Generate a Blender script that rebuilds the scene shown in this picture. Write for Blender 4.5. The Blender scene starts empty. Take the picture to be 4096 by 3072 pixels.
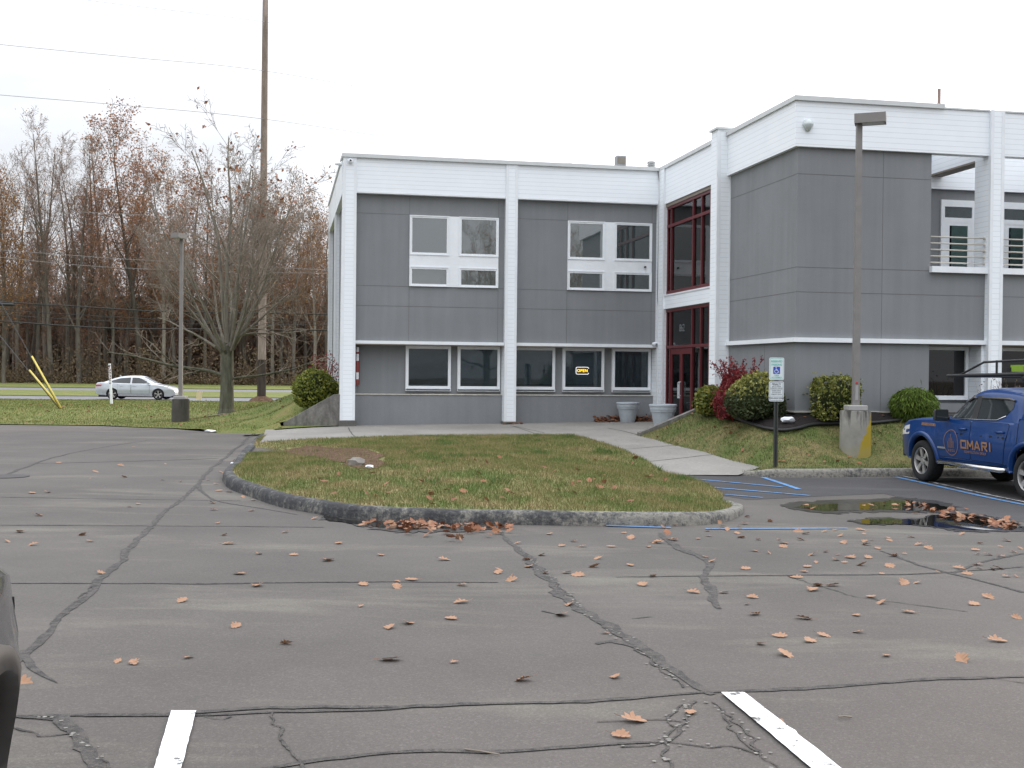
import bpy, bmesh, math, random
import numpy as np
from mathutils import Vector, Matrix
from mathutils.geometry import delaunay_2d_cdt
R = math.radians
SC = bpy.context.scene
COL = SC.collection
rng = random.Random(7)
nrg = np.random.default_rng(7)

# ------------------------------------------------------------------ camera model (photo pixels 4096 x 3072)
FPX, CX, CY, EYE = 4600.0, 2048.0, 1536.0, 1.65
PITCH, ROLL = math.atan(50 / 4600.0), R(0.55)
_c, _s, _cp, _sp = math.cos(ROLL), math.sin(ROLL), math.cos(PITCH), math.sin(PITCH)
def ray(px, py):
    x = (px - CX) / FPX; y = -(py - CY) / FPX
    xr = _c * x - _s * y; yr = _s * x + _c * y
    return (xr, _cp + yr * _sp, -_sp + yr * _cp)
def at_z(px, py, Z):
    d = ray(px, py); t = (Z - EYE) / d[2]
    return (d[0] * t, d[1] * t, Z)
def at_y(px, py, Y):
    d = ray(px, py); t = Y / d[1]
    return (d[0] * t, Y, EYE + d[2] * t)
def hit(px, py, fn, z0=-0.2):
    """the point of the ground surface fn(x, y) that shows at a photo pixel"""
    Z = z0
    for _ in range(40):
        p = at_z(px, py, Z)
        Z = 0.5 * Z + 0.5 * fn(p[0], p[1])
    p = at_z(px, py, Z)
    return (p[0], p[1], fn(p[0], p[1]))
V = 4096 / 2212.0     # full-view pixels to photo pixels

class RBF:
    def __init__(self, pts):
        P = np.array(pts, float); self.P = P[:, :2]; n = len(P)
        r = np.linalg.norm(self.P[:, None] - self.P[None], axis=2)
        A = np.zeros((n + 3, n + 3)); A[:n, :n] = -np.sqrt(r * r + 1.0) + np.eye(n) * 0.0005
        A[:n, n] = 1; A[:n, n + 1:] = self.P; A[n, :n] = 1; A[n + 1:, :n] = self.P.T
        b = np.zeros(n + 3); b[:n] = P[:, 2]
        self.w = np.linalg.solve(A, b); self.n = n
    def __call__(self, x, y):
        r = np.sqrt((self.P[:, 0] - x) ** 2 + (self.P[:, 1] - y) ** 2 + 1.0)
        return float(-(r @ self.w[:self.n]) + self.w[self.n] + self.w[self.n + 1] * x + self.w[self.n + 2] * y)
    def many(self, X, Y):
        r = np.sqrt((self.P[:, 0][None] - X[:, None]) ** 2 + (self.P[:, 1][None] - Y[:, None]) ** 2 + 1.0)
        return -(r @ self.w[:self.n]) + self.w[self.n] + self.w[self.n + 1] * X + self.w[self.n + 2] * Y

# ------------------------------------------------------------------ mesh builder
class MB:
    def __init__(self):
        self.v = []; self.f = []; self.m = []; self.cur = 0
    def face(self, idx): self.f.append(tuple(idx)); self.m.append(self.cur)
    def add(self, vs, fs):
        b = len(self.v); self.v.extend([tuple(p) for p in vs])
        for f in fs: self.face([b + i for i in f])
        return self
    def box(self, x0, x1, y0, y1, z0, z1):
        vs = [(x, y, z) for z in (z0, z1) for y in (y0, y1) for x in (x0, x1)]
        return self.add(vs, [(0, 2, 3, 1), (4, 5, 7, 6), (0, 1, 5, 4), (2, 6, 7, 3), (0, 4, 6, 2), (1, 3, 7, 5)])
    def bbox(self, x0, x1, y0, y1, z0, z1, b=0.01):
        """box with chamfered vertical and top edges"""
        def ring(d, z): return [(x0 + d, y0, z), (x1 - d, y0, z), (x1, y0 + d, z), (x1, y1 - d, z), (x1 - d, y1, z), (x0 + d, y1, z), (x0, y1 - d, z), (x0, y0 + d, z)]
        def inset(z): return [(x0 + 2 * b, y0 + b, z), (x1 - 2 * b, y0 + b, z), (x1 - b, y0 + 2 * b, z), (x1 - b, y1 - 2 * b, z), (x1 - 2 * b, y1 - b, z), (x0 + 2 * b, y1 - b, z), (x0 + b, y1 - 2 * b, z), (x0 + b, y0 + 2 * b, z)]
        return self.loft([inset(z0), ring(b, z0 + b), ring(b, z1 - b), inset(z1)], close=True, caps=True)
    def loft(self, rings, close=True, caps=False):
        n = len(rings[0]); b = len(self.v)
        for r in rings: self.v.extend([tuple(p) for p in r])
        for i in range(len(rings) - 1):
            for j in range(n if close else n - 1):
                k = (j + 1) % n
                self.face([b + i * n + j, b + i * n + k, b + (i + 1) * n + k, b + (i + 1) * n + j])
        if caps:
            self.face([b + j for j in range(n)][::-1]); self.face([b + (len(rings) - 1) * n + j for j in range(n)])
        return self
    def tube(self, pts, rad, n=8, caps=True):
        pts = [Vector(p) for p in pts]
        if not hasattr(rad, '__len__'): rad = [rad] * len(pts)
        rings = []; up = None
        for i, p in enumerate(pts):
            d = (pts[min(i + 1, len(pts) - 1)] - pts[max(i - 1, 0)]).normalized()
            if up is None: up = Vector((0, 0, 1)) if abs(d.z) < 0.9 else Vector((1, 0, 0))
            a = d.cross(up).normalized(); bb = a.cross(d).normalized(); up = bb
            rings.append([p + a * (rad[i] * math.cos(2 * math.pi * k / n)) + bb * (rad[i] * math.sin(2 * math.pi * k / n)) for k in range(n)])
        return self.loft(rings, True, caps)
    def lathe(self, prof, n=24, c=(0, 0, 0), axis='z', caps=False):
        rings = []
        for r, h in prof:
            ring = []
            for k in range(n):
                a = 2 * math.pi * k / n
                x, y = r * math.cos(a), r * math.sin(a)
                if axis == 'z': p = (c[0] + x, c[1] + y, c[2] + h)
                elif axis == 'y': p = (c[0] + x, c[1] + h, c[2] + y)
                else: p = (c[0] + h, c[1] + x, c[2] + y)
                ring.append(p)
            rings.append(ring)
        return self.loft(rings, True, caps)
    def prism(self, poly, axis, a0, a1):
        """extrude a 2-D outline along an axis"""
        def pt(p, h):
            if axis == 'x': return (h, p[0], p[1])
            if axis == 'y': return (p[0], h, p[1])
            return (p[0], p[1], h)
        return self.loft([[pt(p, a0) for p in poly], [pt(p, a1) for p in poly]], True, True)
    def build(self, name, mats, parent=None, smooth=False, auto=None, fixn=True):
        me = bpy.data.meshes.new(name)
        me.from_pydata(self.v, [], self.f)
        if not isinstance(mats, (list, tuple)): mats = [mats]
        for m in mats: me.materials.append(m)
        if len(mats) > 1: me.polygons.foreach_set('material_index', self.m)
        if fixn:
            bm = bmesh.new(); bm.from_mesh(me)
            bmesh.ops.recalc_face_normals(bm, faces=bm.faces)
            bm.to_mesh(me); bm.free()
        if smooth: me.polygons.foreach_set('use_smooth', [True] * len(me.polygons))
        if auto is not None:
            me.polygons.foreach_set('use_smooth', [True] * len(me.polygons))
            me.set_sharp_from_angle(angle=R(auto))
        me.update()
        o = bpy.data.objects.new(name, me); COL.objects.link(o)
        if parent is not None: o.parent = parent
        return o

def np_mesh(name, VV, FF, mats, parent=None, smooth=False, mi=None):
    """fast mesh from arrays; FF (n, 3 or 4)"""
    me = bpy.data.meshes.new(name)
    VV = np.asarray(VV, np.float32); FF = np.asarray(FF, np.int32)
    k = FF.shape[1]; n = len(FF)
    me.vertices.add(len(VV)); me.vertices.foreach_set('co', VV.ravel())
    me.loops.add(n * k); me.loops.foreach_set('vertex_index', FF.ravel())
    me.polygons.add(n); me.polygons.foreach_set('loop_start', np.arange(0, n * k, k, dtype=np.int32))
    me.polygons.foreach_set('loop_total', np.full(n, k, np.int32))
    if not isinstance(mats, (list, tuple)): mats = [mats]
    for m in mats: me.materials.append(m)
    if mi is not None: me.polygons.foreach_set('material_index', np.asarray(mi, np.int32))
    if smooth: me.polygons.foreach_set('use_smooth', np.ones(n, bool))
    me.update(calc_edges=True); me.validate()
    o = bpy.data.objects.new(name, me); COL.objects.link(o)
    if parent is not None: o.parent = parent
    return o

def tag(o, label=None, cat=None, group=None, kind=None):
    if label: o['label'] = label
    if cat: o['category'] = cat
    if group: o['group'] = group
    if kind: o['kind'] = kind
    return o
def struct(o): o['kind'] = 'structure'; return o
def stuff(o, label=None, cat=None): o['kind'] = 'stuff'; return tag(o, label, cat)
def empty(name, loc=(0, 0, 0), rotz=0.0, label=None, cat=None, group=None):
    o = bpy.data.objects.new(name, None); COL.objects.link(o)
    o.empty_display_size = 0.2; o.location = loc; o.rotation_euler = (0, 0, rotz)
    return tag(o, label, cat, group)
def copy_tree(o, parent=None):
    c = o.copy(); COL.objects.link(c)
    if parent is not None: c.parent = parent
    for ch in list(o.children): copy_tree(ch, c)
    return c

def sheet(poly, fn, step, dz=0.0, pad=None):
    """triangulated ground patch inside a plan outline, heights from fn"""
    P = []
    n = len(poly)
    for i in range(n):
        a, b = poly[i], poly[(i + 1) % n]
        d = math.dist(a[:2], b[:2]); k = max(1, int(d / step))
        for j in range(k): P.append((a[0] + (b[0] - a[0]) * j / k, a[1] + (b[1] - a[1]) * j / k))
    m = len(P); A = np.array(P)
    x0, y0 = A.min(0); x1, y1 = A.max(0)
    gx = np.arange(x0 + step / 2, x1, step); gy = np.arange(y0 + step / 2, y1, step)
    X, Y = np.meshgrid(gx, gy); G = np.stack([X.ravel(), Y.ravel()], 1)
    G = G + nrg.uniform(-0.12, 0.12, G.shape) * step
    G = G[inside(G, A)]
    if len(G):
        d = np.full(len(G), 1e9)
        for i in range(m): d = np.minimum(d, np.hypot(G[:, 0] - A[i, 0], G[:, 1] - A[i, 1]))
        G = G[d > step * 0.4]
    pts = [Vector(p) for p in P] + [Vector(p) for p in G]
    res = delaunay_2d_cdt(pts, [], [list(range(m))], 1, 1e-5)
    vs = [(p.x, p.y, fn(p.x, p.y) + dz) for p in res[0]]
    fs = [tuple(f) for f in res[2]]
    return vs, fs
def inside(G, A):
    c = np.zeros(len(G), bool); n = len(A); j = n - 1
    for i in range(n):
        xi, yi = A[i]; xj, yj = A[j]
        cond = (yi > G[:, 1]) != (yj > G[:, 1])
        xx = (xj - xi) * (G[:, 1] - yi) / ((yj - yi) if yj != yi else 1e-9) + xi
        c ^= cond & (G[:, 0] < xx); j = i
    return c
def smooth_line(pts, k=6):
    """Catmull-Rom through plan/space points"""
    out = []; n = len(pts)
    for i in range(n - 1):
        p0, p1, p2, p3 = (np.array(pts[max(0, i - 1)]), np.array(pts[i]), np.array(pts[i + 1]), np.array(pts[min(n - 1, i + 2)]))
        for j in range(k):
            t = j / k
            out.append(tuple(0.5 * ((2 * p1) + (-p0 + p2) * t + (2 * p0 - 5 * p1 + 4 * p2 - p3) * t * t + (-p0 + 3 * p1 - 3 * p2 + p3) * t ** 3)))
    out.append(tuple(pts[-1])); return out

def text_mesh(body, size, font_space=1.0, bold=0.0, align='CENTER', sx=1.0):
    """lettering as a flat mesh: list of verts (x, y) and faces, centred"""
    cu = bpy.data.curves.new('lettering', 'FONT'); cu.body = body; cu.size = size; cu.align_x = align; cu.align_y = 'CENTER'
    cu.space_character = font_space; cu.offset = bold; cu.resolution_u = 3
    ob = bpy.data.objects.new('lettering', cu); COL.objects.link(ob)
    dg = bpy.context.evaluated_depsgraph_get()
    me = bpy.data.meshes.new_from_object(ob.evaluated_get(dg))
    vs = [(v.co.x * sx, v.co.y) for v in me.vertices]; fs = [tuple(p.vertices) for p in me.polygons]
    bpy.data.objects.remove(ob); bpy.data.curves.remove(cu); bpy.data.meshes.remove(me)
    return vs, fs
# ------------------------------------------------------------------ materials
class NT:
    def __init__(self, name):
        self.mat = bpy.data.materials.new(name); self.mat.use_nodes = True
        self.t = self.mat.node_tree; self.t.nodes.clear()
        self.out = self.n('ShaderNodeOutputMaterial')
    def n(self, typ, **kw):
        nd = self.t.nodes.new(typ)
        for k, v in kw.items(): setattr(nd, k, v)
        return nd
    def l(self, a, b): self.t.links.new(a, b)
    def coord(self, kind='Object'):
        if not hasattr(self, '_tc'): self._tc = self.n('ShaderNodeTexCoord')
        return self._tc.outputs[kind]
    def noise(self, scale, detail=4, rough=0.55, vec=None, dist=0.0):
        nd = self.n('ShaderNodeTexNoise'); nd.inputs['Scale'].default_value = scale; nd.inputs['Detail'].default_value = detail
        nd.inputs['Roughness'].default_value = rough; nd.inputs['Distortion'].default_value = dist
        self.l(vec if vec is not None else self.coord(), nd.inputs['Vector']); return nd.outputs['Fac']
    def ramp(self, fac, stops, interp='LINEAR'):
        nd = self.n('ShaderNodeValToRGB'); nd.color_ramp.interpolation = interp; e = nd.color_ramp.elements
        while len(e) < len(stops): e.new(0.5)
        for i, (p, c) in enumerate(stops):
            e[i].position = p; e[i].color = (*c, 1) if hasattr(c, '__len__') else (c, c, c, 1)
        self.l(fac, nd.inputs['Fac']); return nd.outputs['Color']
    def math(self, op, a, b=None, c=None, clamp=False):
        nd = self.n('ShaderNodeMath', operation=op); nd.use_clamp = clamp
        for i, x in enumerate((a, b, c)):
            if x is None: continue
            if isinstance(x, (int, float)): nd.inputs[i].default_value = x
            else: self.l(x, nd.inputs[i])
        return nd.outputs[0]
    def mix(self, fac, a, b, blend='MIX'):
        nd = self.n('ShaderNodeMix', data_type='RGBA', blend_type=blend)
        for i, x in ((0, fac), (6, a), (7, b)):
            if isinstance(x, (int, float)): nd.inputs[i].default_value = x
            elif hasattr(x, '__len__'): nd.inputs[i].default_value = (*x, 1)
            else: self.l(x, nd.inputs[i])
        return nd.outputs[2]
    def bump(self, h, strength=0.3, dist=0.01, prev=None):
        nd = self.n('ShaderNodeBump'); nd.inputs['Strength'].default_value = strength; nd.inputs['Distance'].default_value = dist
        self.l(h, nd.inputs['Height'])
        if prev is not None: self.l(prev, nd.inputs['Normal'])
        return nd.outputs['Normal']
    def bsdf(self, color, rough=0.6, spec=0.5, metal=0.0, normal=None, emit=None, estr=0.0, ior=None, coat=0.0):
        p = self.n('ShaderNodeBsdfPrincipled')
        def put(k, x):
            if isinstance(x, (int, float)): p.inputs[k].default_value = x
            elif hasattr(x, '__len__'): p.inputs[k].default_value = (*x, 1)
            else: self.l(x, p.inputs[k])
        put('Base Color', color); put('Roughness', rough); put('Metallic', metal); put('Specular IOR Level', spec)
        if ior: put('IOR', ior)
        if coat: put('Coat Weight', coat); put('Coat Roughness', 0.05)
        if normal is not None: self.l(normal, p.inputs['Normal'])
        if emit is not None: put('Emission Color', emit); put('Emission Strength', estr)
        self.l(p.outputs[0], self.out.inputs['Surface']); return self.mat

def plain(name, c, rough=0.6, var=0.08, scale=6.0, spec=0.4, metal=0.0, bump=0.0, bscale=60.0, coat=0.0):
    """a colour with mild weathering: noise between slightly darker and lighter"""
    t = NT(name)
    a = tuple(x * (1 - var) for x in c); b = tuple(min(1, x * (1 + var)) for x in c)
    col = t.ramp(t.noise(scale, 5), [(0.3, a), (0.7, b)])
    nr = t.bump(t.noise(bscale, 3), bump, 0.01) if bump else None
    return t.bsdf(col, rough, spec, metal, nr, coat=coat)

def m_siding():
    t = NT('white_siding'); co = t.coord()
    sep = t.n('ShaderNodeSeparateXYZ'); t.l(co, sep.inputs[0])
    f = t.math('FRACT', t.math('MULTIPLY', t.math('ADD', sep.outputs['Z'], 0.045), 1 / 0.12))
    lap_shade = t.ramp(f, [(0.0, 0.66), (0.04, 0.78), (0.09, 1.0)])  # groove shade under each lap, painted into the board colour
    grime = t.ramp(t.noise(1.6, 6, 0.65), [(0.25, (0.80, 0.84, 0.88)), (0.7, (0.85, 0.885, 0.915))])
    col = t.mix(1.0, grime, lap_shade, 'MULTIPLY')
    nr = t.bump(t.math('SUBTRACT', 1.0, f), 0.32, 0.008)
    return t.bsdf(col, 0.5, 0.35, 0, nr)
def m_trim(name='white_trim', c=(0.80, 0.83, 0.86)):
    t = NT(name)
    col = t.ramp(t.noise(3.0, 6, 0.6), [(0.25, tuple(x * 0.9 for x in c)), (0.65, c)])
    return t.bsdf(col, 0.45, 0.4)
def m_stucco(name, c):
    t = NT(name)
    big = t.ramp(t.noise(0.7, 5, 0.6), [(0.3, tuple(x * 0.93 for x in c)), (0.7, tuple(x * 1.05 for x in c))])
    # faint vertical rain streaks
    mp = t.n('ShaderNodeMapping'); t.l(t.coord(), mp.inputs['Vector']); mp.inputs['Scale'].default_value = (5, 5, 0.25)
    st = t.ramp(t.noise(1.0, 4, 0.6, mp.outputs[0]), [(0.35, 0.93), (0.65, 1.0)])
    fine = t.ramp(t.noise(90, 2, 0.6), [(0.3, 0.9), (0.7, 1.08)])
    col = t.mix(1.0, t.mix(1.0, big, st, 'MULTIPLY'), fine, 'MULTIPLY')
    nr = t.bump(t.noise(110, 3, 0.6), 0.35, 0.006)
    return t.bsdf(col, 0.9, 0.15, 0, nr)
def m_concrete(name, c, dark=0.6, scale=1.0):
    t = NT(name)
    a = t.ramp(t.noise(0.6 * scale, 6, 0.65), [(0.3, tuple(x * dark for x in c)), (0.62, c)])
    b = t.ramp(t.noise(14 * scale, 5, 0.7), [(0.3, 0.8), (0.7, 1.08)])
    col = t.mix(1.0, a, b, 'MULTIPLY')
    nr = t.bump(t.noise(45, 4, 0.7), 0.35, 0.008)
    return t.bsdf(col, 0.9, 0.2, 0, nr)
def m_kerb():
    t = NT('kerb_concrete')
    sx = t.n('ShaderNodeSeparateXYZ'); t.l(t.coord(), sx.inputs[0])
    # the left end of the island kerb has been blackened, the rest is bare concrete with stains
    lft = t.math('MULTIPLY_ADD', t.math('MULTIPLY_ADD', sx.outputs['X'], 0.18, 0.42, True), 0.11, -0.085)
    f = t.math('ADD', t.math('ADD', t.math('MULTIPLY', t.noise(1.7, 7, 0.70), 0.5), t.math('MULTIPLY', t.noise(14, 6, 0.8), 0.5)), lft)
    a = t.ramp(f, [(0.40, (0.062, 0.062, 0.066)), (0.46, (0.12, 0.12, 0.115)), (0.53, (0.27, 0.255, 0.225))])
    b = t.ramp(t.noise(22, 4, 0.7), [(0.3, 0.7), (0.7, 1.12)])
    col = t.mix(1.0, a, b, 'MULTIPLY')
    nr = t.bump(t.noise(18, 6, 0.75), 0.9, 0.03)
    return t.bsdf(col, 0.9, 0.2, 0, nr)
def m_asphalt(name, base, stain=(0.19, 0.185, 0.165), amount=1.0):
    t = NT(name)
    big = t.noise(0.33, 5, 0.6)
    c0 = tuple(x * 0.80 for x in base); c1 = tuple(x * 1.12 for x in base)
    col = t.ramp(big, [(0.32, c0), (0.68, c1)])
    mp = t.n('ShaderNodeMapping'); t.l(t.coord(), mp.inputs['Vector']); mp.inputs['Scale'].default_value = (0.35, 1.1, 1)
    s1 = t.ramp(t.noise(0.75, 6, 0.68, mp.outputs[0], 0.4), [(0.53, 0.0), (0.72, 0.48 * amount)])
    col = t.mix(s1, col, stain)
    s2 = t.ramp(t.noise(2.3, 6, 0.7), [(0.62, 0.0), (0.74, 0.35 * amount)])
    col = t.mix(s2, col, (0.06, 0.06, 0.06))
    vo = t.n('ShaderNodeTexVoronoi'); vo.inputs['Scale'].default_value = 95; t.l(t.coord(), vo.inputs['Vector'])
    sp = t.ramp(vo.outputs['Color'], [(0.1, 0.74), (0.7, 1.04), (0.93, 1.5)])
    col = t.mix(0.5, col, t.mix(1.0, col, sp, 'MULTIPLY'))
    sp2 = t.ramp(t.noise(230, 2, 0.6), [(0.3, 0.82), (0.7, 1.15)])
    col = t.mix(1.0, col, sp2, 'MULTIPLY')
    nr = t.bump(t.noise(120, 4, 0.7), 0.35, 0.005)
    return t.bsdf(col, 0.85, 0.25, 0, nr)
def m_grass(name, green, dry, soil, bias=0.5, var=1.0):
    t = NT(name); co = t.coord()
    n1 = t.noise(1.1, 6, 0.68); n2 = t.noise(6.5, 4, 0.65); n3 = t.noise(34, 2, 0.6)
    f = t.math('ADD', t.math('MULTIPLY', n1, 0.65), t.math('MULTIPLY', n2, 0.35))
    col = t.ramp(f, [(bias - 0.09 * var, green), (bias + 0.02, tuple(0.5 * (a + b) for a, b in zip(green, dry))), (bias + 0.10 * var, dry), (bias + 0.2 * var, soil)])
    col = t.mix(1.0, col, t.ramp(n3, [(0.25, 0.45), (0.75, 1.45)]), 'MULTIPLY')
    return t.bsdf(col, 0.85, 0.15)
def m_leafy(name, c0, c1, rough=0.6, trans=0.25, scale=3.0, c2=None):
    t = NT(name)
    geo = t.n('ShaderNodeNewGeometry')
    rnd = geo.outputs['Random Per Island']
    stops = [(0.0, c0), (1.0, c1)] if c2 is None else [(0.0, c0), (0.6, c1), (1.0, c2)]
    col = t.ramp(rnd, stops)
    p = t.n('ShaderNodeBsdfPrincipled'); t.l(col, p.inputs['Base Color']); p.inputs['Roughness'].default_value = rough; p.inputs['Specular IOR Level'].default_value = 0.25
    if trans:
        tr = t.n('ShaderNodeBsdfTranslucent'); t.l(col, tr.inputs['Color'])
        mx = t.n('ShaderNodeMixShader'); mx.inputs[0].default_value = trans
        t.l(p.outputs[0], mx.inputs[1]); t.l(tr.outputs[0], mx.inputs[2]); t.l(mx.outputs[0], t.out.inputs['Surface'])
    else: t.l(p.outputs[0], t.out.inputs['Surface'])
    return t.mat
def m_bark(name, c0, c1, scale=6, rand=False):
    t = NT(name)
    mp = t.n('ShaderNodeMapping'); t.l(t.coord(), mp.inputs['Vector']); mp.inputs['Scale'].default_value = (1, 1, 0.22)
    f = t.noise(scale, 6, 0.7, mp.outputs[0])
    col = t.ramp(f, [(0.3, c0), (0.68, c1)])
    if rand:
        oi = t.n('ShaderNodeObjectInfo'); col = t.mix(1.0, col, t.ramp(oi.outputs['Random'], [(0.0, 0.55), (0.7, 0.9), (1.0, 1.35)]), 'MULTIPLY')
    return t.bsdf(col, 0.95, 0.1, 0, t.bump(f, 0.6, 0.03))
def m_glass(name, tint=(0.75, 0.85, 0.85), refl=1.9, wav=0.0, clear=0.8):
    """thin window pane: see-through with a fresnel mirror on top"""
    t = NT(name)
    tr = t.n('ShaderNodeBsdfTransparent'); tr.inputs[0].default_value = (*[x * clear for x in tint], 1)
    gl = t.n('ShaderNodeBsdfGlossy'); gl.inputs['Roughness'].default_value = 0.015
    fr = t.n('ShaderNodeFresnel'); fr.inputs['IOR'].default_value = refl
    if wav:
        nr = t.bump(t.noise(0.9, 2, 0.5), wav, 0.05); t.l(nr, gl.inputs['Normal'])
    mx = t.n('ShaderNodeMixShader'); t.l(fr.outputs[0], mx.inputs[0]); t.l(tr.outputs[0], mx.inputs[1]); t.l(gl.outputs[0], mx.inputs[2])
    t.l(mx.outputs[0], t.out.inputs['Surface']); return t.mat
def m_darkglass(name, c=(0.02, 0.024, 0.026), ior=1.9, wav=0.0, wscale=1.4):
    t = NT(name)
    nr = t.bump(t.noise(wscale, 2, 0.5), wav, 0.04) if wav else None
    return t.bsdf(c, 0.02, 0.5, 0, nr, ior=ior)
def m_paint(name, c, rough=0.22, flake=0.0, coat=0.8, metal=0.0, spec=0.5):
    t = NT(name)
    dirt = t.ramp(t.noise(2.5, 6, 0.65), [(0.35, tuple(x * 0.85 for x in c)), (0.7, c)])
    return t.bsdf(dirt, rough, spec, metal, None, coat=coat)
def m_glow(name, c, s):
    t = NT(name); return t.bsdf(c, 0.5, 0.3, 0, None, c, s)

def m_tar():
    t = NT('tar_seam')
    f = t.ramp(t.noise(16, 7, 0.78), [(0.36, (0.044, 0.042, 0.042)), (0.47, (0.074, 0.070, 0.067)), (0.57, (0.110, 0.100, 0.093))])
    g = t.ramp(t.noise(160, 2, 0.6), [(0.3, 0.6), (0.7, 1.3)])
    return t.bsdf(t.mix(1.0, f, g, 'MULTIPLY'), 0.85, 0.2, 0, t.bump(t.noise(70, 5, 0.75), 0.9, 0.012))
def m_streaked(name, c):
    t = NT(name)
    mp = t.n('ShaderNodeMapping'); t.l(t.coord(), mp.inputs['Vector']); mp.inputs['Scale'].default_value = (3.2, 3.2, 1.1)
    a = t.ramp(t.noise(1.0, 6, .7, mp.outputs[0], .5), [(.32, tuple(x * .42 for x in c)), (.62, c)])
    b = t.ramp(t.noise(12, 5, .7), [(.3, .75), (.7, 1.15)])
    return t.bsdf(t.mix(1.0, a, b, 'MULTIPLY'), .9, .2, 0, t.bump(t.noise(40, 5, .7), .5, .012))
M = {}
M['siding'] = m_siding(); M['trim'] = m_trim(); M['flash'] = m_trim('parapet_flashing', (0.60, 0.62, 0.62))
M['stucco'] = m_stucco('grey_stucco', (0.232, 0.241, 0.250)); M['groove'] = plain('stucco_groove', (0.135, 0.138, 0.142), 0.95)
M['soffit'] = plain('brown_soffit', (0.22, 0.19, 0.16), 0.8); M['cream'] = plain('cream_ledge', (0.52, 0.50, 0.44), 0.7, 0.2, 9)
M['redframe'] = plain('dark_red_frame', (0.115, 0.020, 0.024), 0.45, 0.15, 5); M['found'] = m_concrete('foundation_concrete', (0.12, 0.115, 0.11), 0.5)
M['wallconc'] = m_concrete('weathered_wall_concrete', (0.17, 0.165, 0.155), 0.45, 1.6)
M['side'] = m_concrete('sidewalk_concrete', (0.275, 0.262, 0.24), 0.76); M['kerb'] = m_kerb(); M['streak'] = m_streaked('streaked_concrete', (0.22, 0.21, 0.195))
M['asph'] = m_asphalt('asphalt', (0.101, 0.091, 0.084), (0.19, 0.18, 0.145), 1.25); M['asph2'] = m_asphalt('dark_asphalt', (0.062, 0.060, 0.062), (0.13, 0.13, 0.13), 0.9)
M['tar'] = m_tar(); M['road'] = m_asphalt('road_asphalt', (0.17, 0.17, 0.175), amount=0.4)
M['grass'] = m_grass('island_grass', (0.105, 0.150, 0.040), (0.270, 0.215, 0.110), (0.165, 0.115, 0.07), 0.49)
M['grass2'] = m_grass('mound_grass', (0.080, 0.105, 0.030), (0.18, 0.145, 0.07), (0.11, 0.08, 0.05), 0.52)
M['grass3'] = m_grass('roadside_grass', (0.100, 0.140, 0.030), (0.19, 0.170, 0.06), (0.15, 0.11, 0.06), 0.50)
M['soil'] = plain('bare_soil', (0.10, 0.060, 0.040), 0.95, 0.55, 9, 0.1, 0, 1.0, 25); M['mulch'] = plain('black_mulch', (0.022, 0.019, 0.018), 0.95, 0.5, 25, 0.1, 0, 0.9, 45)
M['roof'] = plain('roof_membrane', (0.25, 0.25, 0.25), 0.9); M['inside'] = plain('interior_plaster', (0.16, 0.16, 0.15), 0.9)
M['whiteline'] = None
def m_line(name, c, wear, under=(0.10, 0.098, 0.095), th=0.60):
    t = NT(name)
    f = t.ramp(t.noise(9, 7, 0.75), [(th, 0.0), (th + 0.04, 1.0)])
    d = t.ramp(t.noise(3, 5, 0.6), [(0.3, tuple(x * 0.85 for x in c)), (0.7, c)])
    return t.bsdf(t.mix(f, d, under) if wear else d, 0.7, 0.3)
M['whiteline'] = m_line('white_line_paint', (0.74, 0.76, 0.76), True, th=0.575); M['blueline'] = m_line('blue_line_paint', (0.10, 0.25, 0.50), True, th=0.54)
M['palewhite'] = m_line('old_white_line_paint', (0.45, 0.45, 0.45), True, th=0.5)
M['post'] = plain('tan_lamp_paint', (0.21, 0.198, 0.188), 0.5); M['lens'] = plain('lamp_lens', (0.5, 0.5, 0.48), 0.25)
M['galv'] = plain('galvanised_steel', (0.35, 0.36, 0.37), 0.45, 0.15, 8, 0.5, 0.7); M['black'] = plain('black_plastic', (0.018, 0.018, 0.019), 0.5)
M['wood'] = m_bark('pole_wood', (0.155, 0.12, 0.10), (0.31, 0.255, 0.22), 5); M['wire'] = plain('black_cable', (0.02, 0.02, 0.02), 0.6); M['wire2'] = plain('bare_conductor', (0.30, 0.30, 0.30), 0.5)
M['yellow'] = plain('yellow_plastic', (0.50, 0.40, 0.07), 0.5, 0.12); M['plantpot'] = plain('grey_planter', (0.38, 0.42, 0.45), 0.6, 0.1)
M['glassU'] = m_darkglass('upper_window_glass', (0.050, 0.066, 0.068), 2.9, 0.05, 1.1); M['glassL'] = m_glass('lower_window_glass', (0.8, 0.87, 0.9), 1.5, 0.02, 0.95)
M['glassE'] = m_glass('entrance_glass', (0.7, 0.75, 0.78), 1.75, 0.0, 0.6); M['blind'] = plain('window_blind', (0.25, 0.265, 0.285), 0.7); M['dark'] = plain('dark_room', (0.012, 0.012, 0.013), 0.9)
M['limb'] = m_bark('grey_limbs', (0.12, 0.11, 0.09), (0.26, 0.24, 0.20), 6); M['bark'] = m_bark('grey_bark', (0.055, 0.054, 0.040), (0.165, 0.16, 0.125), 7); M['twig'] = m_bark('bare_twigs', (0.19, 0.16, 0.13), (0.31, 0.27, 0.225), 3)
M['fbark'] = m_bark('woodland_bark', (0.10, 0.085, 0.07), (0.24, 0.215, 0.18), 3, True); M['ftwig'] = m_bark('woodland_twigs', (0.15, 0.105, 0.08), (0.27, 0.20, 0.155), 1)
M['rust'] = m_leafy('rust_leaves', (0.16, 0.065, 0.03), (0.26, 0.115, 0.05), 0.7, 0.3, c2=(0.30, 0.17, 0.06))
M['oakleaf'] = m_leafy('dry_oak_leaf', (0.27, 0.145, 0.085), (0.385, 0.225, 0.14), 0.65, 0.1)
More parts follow.
